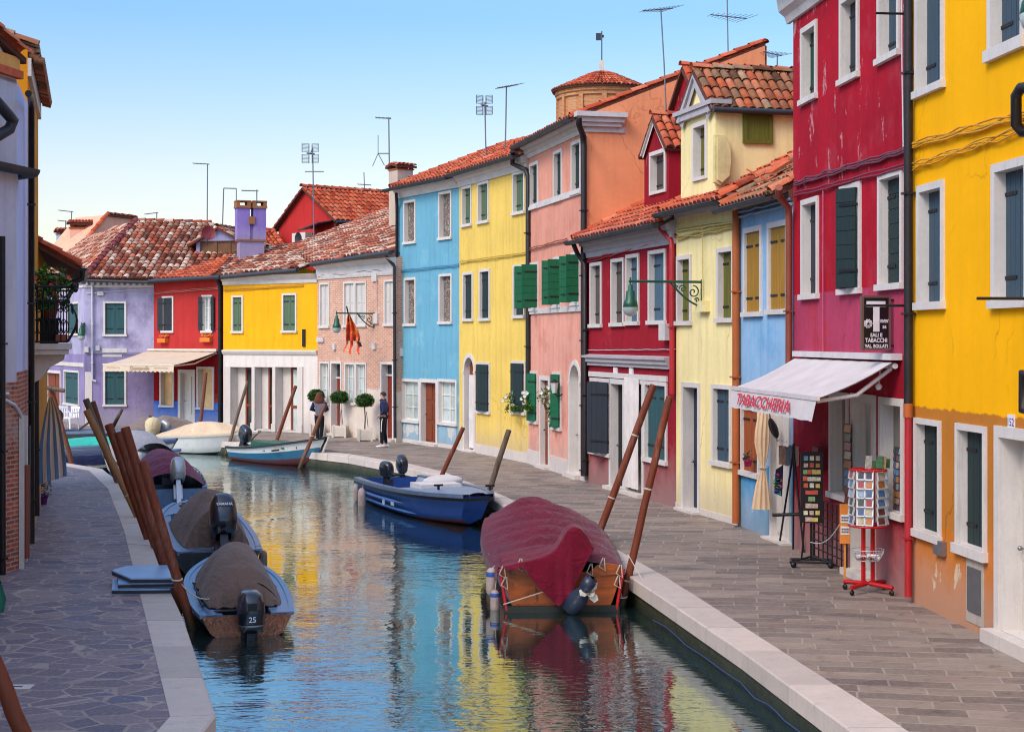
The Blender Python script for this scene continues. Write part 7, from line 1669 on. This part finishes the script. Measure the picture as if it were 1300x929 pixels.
# ------------------------------------------------------------------ flag
tf = NT('red_gold_banner'); v = tf.noise(3.2, 5, .6, None, 1.2); tf.p.inputs['Sheen Weight'].default_value = .1
M['flag'] = tf.fin(tf.ramp(v, [(.32, lin((150, 30, 18))), (.44, lin((206, 58, 24))), (.52, lin((216, 76, 26))), (.58, lin((240, 172, 44))), (.66, lin((196, 50, 24)))]), .8)
D_ = 53.6; base = at(444, 448, D_); mb = MB(); R = []
for y, l, r in ((399, 441.5, 444), (405, 440, 447), (412, 439.5, 451), (420, 439, 455), (427, 439, 457), (433, 439.5, 457)): R.append([at(l+(r-l)*k/18, y, D_ + .12*math.sin(k*.8+y*.1)) - base for k in range(19)])
mb.loft(R)
for (x0, x1, x2, x3, yb) in ((439.3, 442, 436.5, 438.5, 447), (444, 448, 443.5, 446, 450), (452, 455.5, 455, 457.5, 450)):
    rr = []
    for k in range(7): t_ = k/6; rr.append([at(x0+(x2-x0)*t_ + 1.0*math.sin(t_*6), 432+(yb-432)*t_, D_+.1*math.sin(t_*5)) - base, at(x1+(x3-x1)*t_+1.0*math.sin(t_*6), 432+(yb-432)*t_, D_+.1*math.sin(t_*5)) - base])
    mb.loft(rr)
o = mb.build('flag', M['flag']); o.location = base; tag(o, 'orange red banner with a golden emblem and tails hanging on the brick house', 'flag')
mb = MB(); mb.tube([at(440, 389, D_) - base, at(443, 402, D_+.5) - base, at(446, 412, D_+1.6) - base], .025, 6); mb.build('flagpole', M['black'], o)
mb = MB(); mb.tube([at(456, 434, D_-.02) - base, at(458, 440, D_-.02) - base], .05, 6); mb.build('ribbon', M['black'], o)

# ------------------------------------------------------------------ aerials and dish
am = paint('aerial_metal', (120, 124, 132), .4, .6)
def aerial(label, D, mast, kind, bar=None, k=1.0):
    P = [at(x, y, D) for x, y in mast]; O = P[-1]; o = empty('tv_aerial', O, 0, label, 'aerial', 'tv aerials on the roofs'); mb = MB(); r = .018*k if D < 50 else .026
    Q = [p - O for p in P]; mb.tube(Q, r, 6); mb.build('mast', am, o); mb = MB(); T = Q[0]
    if kind == 'bar': a = at(bar[0], bar[1], D)-O; c = at(bar[2], bar[3], D)-O; mb.tube([a, c], r, 6); [mb.tube([a.lerp(c, t_) + Vector((0, -.18, 0)), a.lerp(c, t_) + Vector((0, .18, 0))], r*.5, 4) for t_ in (0, .25, .5, .75, 1)]
    if kind == 'yagi':
        a = at(bar[0], bar[1], D-.3)-O; c = at(bar[2], bar[3], D+.3)-O; mb.tube([a, c], r*.8, 6); d = (c-a).normalized(); s_ = d.cross(Vector((0, 0, 1))).normalized(); n_ = 9; L = (c-a).length
        for q in range(n_): e = a.lerp(c, q/(n_-1)); w = L*(.14 + .3*q/(n_-1))*.9; mb.tube([e - s_*w + Vector((0, 0, -.02)), e + s_*w + Vector((0, 0, .02))], r*.35, 4)
    if kind == 'grid':
        x0, y0, x1, y1 = bar; W_ = (x1-x0)*D/F; H_ = (y1-y0)*D/F; c = at((x0+x1)/2, (y0+y1)/2, D)-O
        for s_ in (-1, 1):
            for v in (-1, 1):
                for q in range(7): x = s_*(W_*.12 + W_*.38*1); z = v*(H_*.08 + H_*.42*q/6); mb.tube([c + Vector((s_*W_*.06, 0, z)), c + Vector((x, -.12, z*1.03))], r*.35, 4)
                for f in (.1, .5): mb.tube([c + Vector((s_*W_*f, -.12*f*2, v*H_*.06)), c + Vector((s_*W_*f, -.12*f*2, v*H_*.5))], r*.6, 4)
        mb.tube([c + Vector((-W_*.2, -.1, 0)), c + Vector((W_*.2, .2, 0))], r*1.3, 6); mb.tube([c, T], r, 6)
    if kind == 'gate':
        a = at(bar[0], bar[1], D)-O; c = at(bar[2], bar[3], D)-O; e = at(bar[4], bar[5], D)-O; mb.tube([a, c], r, 6); mb.tube([c, e], r*.8, 6)
    mb.build('antenna', am, o); return o, O
aerial('tall L shaped aerial rising behind the lilac house dormer', 71, [(263.5, 208), (263, 285)], 'bar', (245.5, 207.5, 265, 208.5))
aerial('gate shaped aerial with two masts beside the purple twin chimney', 66, [(284, 239), (282, 300)], 'gate', (284, 239, 300, 239.5, 300, 262))
aerial('short L shaped aerial above the purple twin chimney', 68, [(326, 241), (326, 262)], 'bar', (307, 242, 327.5, 242.5))
o, O = aerial('grid aerial on the tall mast before the red gable', 62, [(397, 188), (398.5, 304)], 'grid', (384, 183, 404.5, 207)); mb = MB(); mb.tube([at(387, 218, 62)-O, at(411, 218, 62)-O], .02, 5); mb.build('dipole', am, o)
aerial('small aerial beyond the ridge of the red gabled house', 80, [(462, 219), (463, 246)], 'bar', (454, 234, 471, 235))
o, O = aerial('tall aerial with a side arm behind the cream chimney', 57, [(493.5, 149), (494.5, 232)], 'bar', (477, 149.5, 496, 150.5)); mb = MB(); mb.tube([at(480, 195, 57)-O, at(494, 195, 57)-O], .02, 5); mb.tube([at(480, 172, 57)-O, at(480, 195, 57)-O, at(473, 211, 57)-O], .015, 5); mb.tube([at(480, 195, 57)-O, at(488, 210, 57)-O], .015, 5); mb.build('dipole', am, o)
aerial('grid aerial above the lemon yellow house', 52, [(615.5, 130), (617, 200)], 'grid', (605, 122, 625, 146))
aerial('slim mast with a flat aerial above the lemon and salmon houses', 50, [(643, 109), (641.5, 188)], 'yagi', (631.5, 112, 656, 108))
aerial('very tall mast with a flat aerial standing in front of the orange wall', 38, [(839, 13), (843, 80), (850, 240)], 'yagi', (816, 14, 854, 11))
aerial('mast with a broad aerial behind the cream gable', 42, [(923, -10), (924.5, 78)], 'yagi', (902, 19, 948, 24))
aerial('short aerial with a grid just beside the magenta cornice', 40, [(987, 68), (986.5, 98)], 'yagi', (969, 66, 992, 71))
aerial('pair member of small aerials over the peach chimney, the taller', 79, [(91, 268), (90.5, 284)], 'bar', (75, 267, 92, 269)); aerial('pair member of small aerials over the blue chimney, the lower', 81, [(83.5, 280), (83, 296)], 'bar', (74, 280, 84, 281))
aerial('small aerial peeping over the ridge of the lilac house roof', 80, [(199, 270), (199, 286)], 'bar', (184, 272, 200, 270))
o = empty('satellite_dish', at(264, 296, 63.6), .5, 'round maroon satellite dish fixed to the lilac house dormer', 'dish'); mb = MB(); mb.lathe([(0, 0), (.12, .012), (.22, .045), (.29, .085)], n=24, M=Matrix.Rotation(1.45, 4, 'X')); mb.build('reflector', paint('maroon_dish', (130, 40, 46), .5), o); mb = MB(); mb.tube([(0, .02, -.05), (0, .12, -.5)], .02, 6); mb.tube([(0, -.08, -.26), (0, -.34, -.05)], .012, 6); mb.build('arm', M['gutter'], o)

# rope ring and blue hose along the canal wall
mb = MB(); a = at(816, 713, 23.1)-at(837, 775, 22.2); base = at(837, 775, 22.2); mb.tube([at(797, 703, 23.3)-base, at(815, 735, 23.0)-base, at(836, 768, 22.25)-base], .008, 5); mb.tube([Vector((.05*math.cos(q), 0, .05*math.sin(q))) for q in [2*math.pi*k/18 for k in range(19)]], .01, 6, cap=False); o = mb.build('rope_ring', M['rope']); o.location = base; tag(o, 'pale mooring line ending in a ring against the canal wall', 'rope')
mb = MB(); pts = [R_out[1].lerp(R_out[2], k/10) for k in range(11)] + [R_out[2].lerp(R_out[3], k/10) for k in range(1, 8)]; base = pts[0] + Vector((-.03, 0, -.38)); mb.tube([p + Vector((-.02 + .02*math.sin(i*2.1), 0, -.36 + .015*math.sin(i*1.3))) - base for i, p in enumerate(pts)], .008, 6); o = mb.build('hose', flat('blue_hose', (44, 62, 104))); o.location = base; tag(o, 'thin blue hose running along the canal wall at the waterline', 'hose')

# slack mooring lines from posts to boats
def mooring(label, a, b, sag, r=.011):
    a, b = Vector(a), Vector(b); P = [a.lerp(b, k/14) - Vector((0, 0, sag*math.sin(math.pi*k/14))) - a for k in range(15)]
    mb = MB(); mb.tube(P, r, 6); mb.tube([P[0] + Vector((.07*math.cos(q), .07*math.sin(q), .01*math.sin(q))) for q in [2*math.pi*k/12 for k in range(13)]], r, 6, cap=False)
    o = mb.build('mooring_line', M['rope']); o.location = a; tag(o, label, 'rope', 'mooring lines')
mooring('slack line from the stern corner post down to the wine red boat', at(790, 757, 23.3), (1.55, 23.0, WZ+.62), .12)
mooring('slack line from the thick post to the camouflage skiff', at(225, 735, 21.5), (-4.1, 21.6, WZ+.4), .1)
mooring('slack line from the grey split post to the bow of the royal blue boat', at(620, 626, 34.6), (-.62, 33.0, WZ+.76), .06)
mooring('slack line from the leaning post to the stem of the banded boat', at(396, 553, 48.4), (-5.95, 48.6, WZ+.9), .05)
# white flex looping from the magnet stand to the notice board
mb = MB(); a, b_ = at(1029, 688, 24.2), at(1072, 655, 22.9); P = [a.lerp(b_, k/16) - Vector((0, 0, .16*math.sin(math.pi*k/16))) - a for k in range(17)]; mb.tube(P, .008, 6); o = mb.build('flex', M['wire']); o.location = a; tag(o, 'white flex looping between the black magnet stand and the orange notice board', 'cable')
# iron drain cover set in the crazy paving
p = G(21, 872); mb = MB(); mb.box(-.16, .16, -.1, .1, .002, .008); o = mb.build('drain_cover', M['white2']); o.location = p; mb = MB(); mb.box(-.06, .06, -.015, .015, .008, .011); mb.build('slot', M['black'], o); tag(o, 'small pale stone drain cover with one slot in the crazy paving', 'drain')
# ------------------------------------------------------------------ people
def skinned(name, pts, edges, mat, parent, sub=2):
    me = bpy.data.meshes.new(name); keys = list(pts); me.from_pydata([pts[k][0] for k in keys], [(keys.index(a), keys.index(b)) for a, b in edges], [])
    o = bpy.data.objects.new(name, me); COL.objects.link(o); o.modifiers.new('s', 'SKIN'); sm = o.modifiers.new('d', 'SUBSURF'); sm.levels = sm.render_levels = sub
    for i, k in enumerate(keys):
        r = pts[k][1]; me.skin_vertices[0].data[i].radius = r if isinstance(r, tuple) else (r, r)
    me.skin_vertices[0].data[0].use_root = True
    dg = bpy.context.evaluated_depsgraph_get(); m2 = bpy.data.meshes.new_from_object(o.evaluated_get(dg)); bpy.data.objects.remove(o); bpy.data.meshes.remove(me)
    m2.materials.clear(); m2.materials.append(mat); m2.name = name
    for p in m2.polygons: p.use_smooth = True; p.material_index = 0
    o = bpy.data.objects.new(name, m2); COL.objects.link(o); o.parent = parent; return o
skin_m = flat('skin', (196, 146, 120), .55)
def person(label, loc, rz, J, jacket, trouser, shoe, hair, hair_fn, scale=1.0, extra=None):
    o = empty('person', loc, rz, label, 'person'); o.scale = (scale,)*3
    b = {'pel': (J['pel'], (.12, .1)), 'spine': (J['spine'], (.12, .09)), 'chest': (J['chest'], (.14, .1)), 'neck': (J['neck'], .052), 'jaw': (J['jaw'], (.06, .068)), 'head': (J['head'], (.074, .09)), 'crown': (J['crown'], (.055, .07)), 'nose': (J['nose'], .012)}
    e = [('pel', 'spine'), ('spine', 'chest'), ('chest', 'neck'), ('neck', 'jaw'), ('jaw', 'head'), ('head', 'crown'), ('head', 'nose')]
    for s in 'LR':
        for a, c, r in (('sh', 'chest', .06), ('el', 'sh', .045), ('wr', 'el', .032), ('hip', 'pel', .09), ('kn', 'hip', .062), ('an', 'kn', .042), ('toe', 'an', .035)): b[a+s] = (J[a+s], r); e.append(((c+s) if c not in ('chest', 'pel') else c, a+s))
        w, el = Vector(J['wr'+s]), Vector(J['el'+s]); d = (w-el).normalized(); sd = d.cross(Vector((0, 0, 1))); sd = sd.normalized() if sd.length > .1 else Vector((1, 0, 0))
        b['pa'+s] = (tuple(w + d*.07), (.036, .02)); e.append(('wr'+s, 'pa'+s))
        for k in range(4): f = w + d*(.15 + (.0, .015, .01, -.015)[k]) + sd*(-.03+.02*k); b['f%d%s' % (k, s)] = (tuple(f), .009); e.append(('pa'+s, 'f%d%s' % (k, s)))
        b['th'+s] = (tuple(w + d*.08 - sd*.05), .01); e.append(('wr'+s, 'th'+s))
    skinned('body', b, e, skin_m, o, 1)
    jk = {'pel': ((J['pel'][0], J['pel'][1], J['pel'][2]-.1), (.16, .135)), 'spine': (J['spine'], (.15, .12)), 'chest': (J['chest'], (.175, .135)), 'neck': ((J['neck'][0], J['neck'][1], J['neck'][2]-.01), (.085, .085))}; ej = [('pel', 'spine'), ('spine', 'chest'), ('chest', 'neck')]
    for s in 'LR': 
        jk['sh'+s] = (J['sh'+s], .082); jk['el'+s] = (J['el'+s], .068); jk['wr'+s] = (tuple(Vector(J['wr'+s]).lerp(Vector(J['el'+s]), .1)), .05); ej += [('chest', 'sh'+s), ('sh'+s, 'el'+s), ('el'+s, 'wr'+s)]
    skinned('jacket', jk, ej, jacket, o)
    tr = {'pel': ((J['pel'][0], J['pel'][1], J['pel'][2]+.1), (.14, .12))}; et = []
    for s in 'LR':
        tr['hip'+s] = (J['hip'+s], (.1, .11)); tr['kn'+s] = (J['kn'+s], .078); tr['an'+s] = (tuple(Vector(J['an'+s]) + Vector((0, 0, .01))), .058); et += [('pel', 'hip'+s), ('hip'+s, 'kn'+s), ('kn'+s, 'an'+s)]
    skinned('trousers', tr, et, trouser, o)
    for s in 'LR':
        a, t_ = Vector(J['an'+s]), Vector(J['toe'+s]); d = (t_-a); d.z = 0; d.normalize(); sd = Vector((-d.y, d.x, 0)); z = a.z-.09; mb = MB(); R = []
        for f, w, h in ((-.09, .02, .05), (-.075, .036, .085), (0, .042, .1), (.08, .046, .075), (.15, .044, .055), (.19, .025, .04)):
            c = a + d*f; R.append([Vector((c.x, c.y, 0)) + sd*(w*math.cos(q)) + Vector((0, 0, z + .0 + max(0, h*.5 + h*.5*math.sin(q)) )) for q in [2*math.pi*k/12 for k in range(12)]])
        mb.loft(R, 0, True, True); mb.poly(R[0]); mb.poly(R[-1]); mb.build('shoe', shoe, o)
    eb = MB(); hd = Vector(J['head']); n = (Vector(J['nose'])-hd); n.z = 0; n.normalize(); sd = Vector((-n.y, n.x, 0))
    for s in (-1, 1): eb.sphere(hd + n*.078 + sd*(.032*s) + Vector((0, 0, .012)), .011, 8, 6)
    eb.build('eyes', M['black'], o)
    mb = MB(); hair_fn(mb, hd, n, sd); mb.build('hair', hair, o)
    if extra: extra(o)
    return o
base_m = {'pel': (0, 0, .97), 'spine': (0, -.01, 1.14), 'chest': (0, -.005, 1.36), 'neck': (0, 0, 1.5), 'jaw': (0, .025, 1.585), 'head': (0, .02, 1.655), 'crown': (0, .0, 1.72), 'nose': (0, .115, 1.645)}
def man_hair(mb, h, n, sd):
    R = []
    for i in range(8):
        t_ = math.pi*.6*i/7; R.append([h + Vector((0, 0, .01)) - n*.012 + sd*(.084*math.sin(t_)*math.cos(q)) + n*(.1*math.sin(t_)*math.sin(q)) + Vector((0, 0, .105*math.cos(t_) + (.055 if math.sin(q) > .2 and i > 4 else 0))) for q in [2*math.pi*k/16 for k in range(16)]])
    mb.loft(R, 0, True, True)
navy = cloth('navy_quilted_jacket', (36, 46, 84), .3); blk = cloth('black_trousers', (24, 25, 32), .25); wsh = paint('white_trainers', (222, 222, 224), .5)
J = dict(base_m); J.update({'shL': (-.19, 0, 1.42), 'shR': (.19, 0, 1.42), 'elL': (-.26, -.09, 1.17), 'elR': (.26, -.09, 1.17), 'wrL': (-.2, .08, 1.02), 'wrR': (.2, .08, 1.02), 'hipL': (-.095, 0, .9), 'hipR': (.095, 0, .9), 'knL': (-.11, .03, .5), 'knR': (.1, .0, .5), 'anL': (-.12, .03, .09), 'anR': (.11, -.06, .09), 'toeL': (-.14, .16, .04), 'toeR': (.14, .08, .04)})
def stripe(o):
    mb = MB()
    for s in (-1,): mb.tube([(s*.19, .0, .92), (s*.182, .03, .72), (s*.186, .035, .5)], .014, 6)
    mb.build('trouser_stripe', M['paper'], o); mb = MB(); mb.tube([Vector((0, .02, 1.5)) + Vector((.075*math.cos(q), .075*math.sin(q), .012*math.sin(q*3))) for q in [2*math.pi*k/14 for k in range(15)]], .04, 8, cap=False); mb.build('hood', navy, o)
person('man in navy quilted jacket, black tracksuit bottoms and white trainers standing at the brick house', G(487, 567.5), math.radians(82), J, navy, blk, wsh, flat('dark_brown_hair', (46, 32, 28), .8), man_hair, 1.02, stripe)
def woman_hair(mb, h, n, sd):
    R = []
    for i, (z, w, d) in enumerate(((.125, .01, .01), (.115, .065, .07), (.075, .095, .105), (.0, .11, .12), (-.07, .14, .125), (-.14, .18, .125), (-.21, .2, .12), (-.26, .17, .1), (-.3, .1, .06))):
        R.append([h - n*(.035 if i > 2 else .015) + sd*((w + .012*math.sin(q*7+i))*math.cos(q)) + n*((d*(.62 if math.sin(q) > 0 and i > 2 else 1) + .01*math.sin(q*5+i*2))*math.sin(q)*(.3 if math.sin(q) > 0 and i > 2 else 1)) + Vector((0, 0, z + .015*math.sin(q*9)*(i > 5))) for q in [2*math.pi*k/24 for k in range(24)]])
    mb.loft(R, 0, True, True)
J = dict(base_m); J.update({'shL': (-.17, 0, 1.42), 'shR': (.17, 0, 1.42), 'elL': (-.27, -.04, 1.18), 'elR': (.28, -.05, 1.17), 'wrL': (-.14, .17, 1.12), 'wrR': (.15, .17, 1.12), 'hipL': (-.085, 0, .9), 'hipR': (.085, 0, .9), 'knL': (-.08, .06, .5), 'knR': (.07, .08, .52), 'anL': (-.06, -.02, .12), 'anR': (.04, .02, .09), 'toeL': (-.06, .13, .04), 'toeR': (.05, .16, .04)})
gry = cloth('grey_knit_top', (112, 110, 118), .25)
def sleeves(o):
    for s in 'LR':
        mb = MB(); a, e, w = (Vector(J[k+s]) for k in ('sh', 'el', 'wr')); mb.tube([a + Vector((0, 0, -.02)), e, w.lerp(e, .12)], [.085, .078, .055], 12); mb.build('sleeve', navy, o)
person('woman seen from behind with long auburn hair, grey top with navy sleeves, black trousers', G(405.5, 562.5), math.radians(-8), J, gry, blk, wsh, cloth('auburn_hair', (104, 58, 40), .35), woman_hair, .97, sleeves)

# ------------------------------------------------------------------ camera, sky, sun
cam = bpy.data.cameras.new('camera'); co = bpy.data.objects.new('camera', cam); COL.objects.link(co)
co.location = (0, 0, CZ); co.rotation_euler = (math.pi/2, 0, 0); cam.sensor_width = 36; cam.lens = 36*F/1300; cam.shift_y = -33.5/1300; cam.clip_end = 6000; SC.camera = co
EL, AZ = math.radians(43), math.radians(42)   # AZ: travel direction measured from +Y towards +X
trav = Vector((math.sin(AZ)*math.cos(EL), math.cos(AZ)*math.cos(EL), -math.sin(EL)))
sl = bpy.data.lights.new('sun', 'SUN'); sl.energy = 1.25; sl.angle = math.radians(18); sl.color = (1, .93, .84); so = bpy.data.objects.new('sun', sl); COL.objects.link(so)
so.rotation_euler = trav.to_track_quat('-Z', 'Y').to_euler()
w = bpy.data.worlds.new('World'); SC.world = w; w.use_nodes = True; nt = w.node_tree; nt.nodes.clear()
out = nt.nodes.new('ShaderNodeOutputWorld'); bg = nt.nodes.new('ShaderNodeBackground'); sk = nt.nodes.new('ShaderNodeTexSky')
sk.sky_type = 'NISHITA'; sk.sun_disc = False; sk.sun_elevation = EL; sk.sun_rotation = math.atan2(-trav.x, -trav.y); sk.air_density = 1.0; sk.dust_density = 1.2; sk.ozone_density = 2.0; sk.altitude = 0
tc = nt.nodes.new('ShaderNodeTexCoord'); sx = nt.nodes.new('ShaderNodeSeparateXYZ'); nt.links.new(tc.outputs['Generated'], sx.inputs[0])
rp = nt.nodes.new('ShaderNodeValToRGB'); nt.links.new(sx.outputs[2], rp.inputs[0]); cr = rp.color_ramp   # pale haze at the horizon, blue above, unseen overhead sky brightened as fill
while len(cr.elements) < 5: cr.elements.new(.5)
for e, (p, c) in zip(cr.elements, ((0, (.46, .38, .34)), (.1, (.43, .365, .335)), (.2, (.26, .33, .365)), (.36, (.34, .45, .54)), (.62, (1, .89, .78)))): e.position = p; e.color = (*c, 1)
ml = nt.nodes.new('ShaderNodeMix'); ml.data_type = 'RGBA'; ml.blend_type = 'MULTIPLY'; ml.inputs[0].default_value = 1; nt.links.new(sk.outputs[0], ml.inputs[6]); nt.links.new(rp.outputs[0], ml.inputs[7])
nt.links.new(ml.outputs[2], bg.inputs[0]); bg.inputs[1].default_value = .56; nt.links.new(bg.outputs[0], out.inputs[0])
SC.cycles.filter_width = 1.1
SC.view_settings.view_transform = 'Standard'; SC.view_settings.look = 'None'; SC.view_settings.exposure = 0; SC.view_settings.gamma = 1
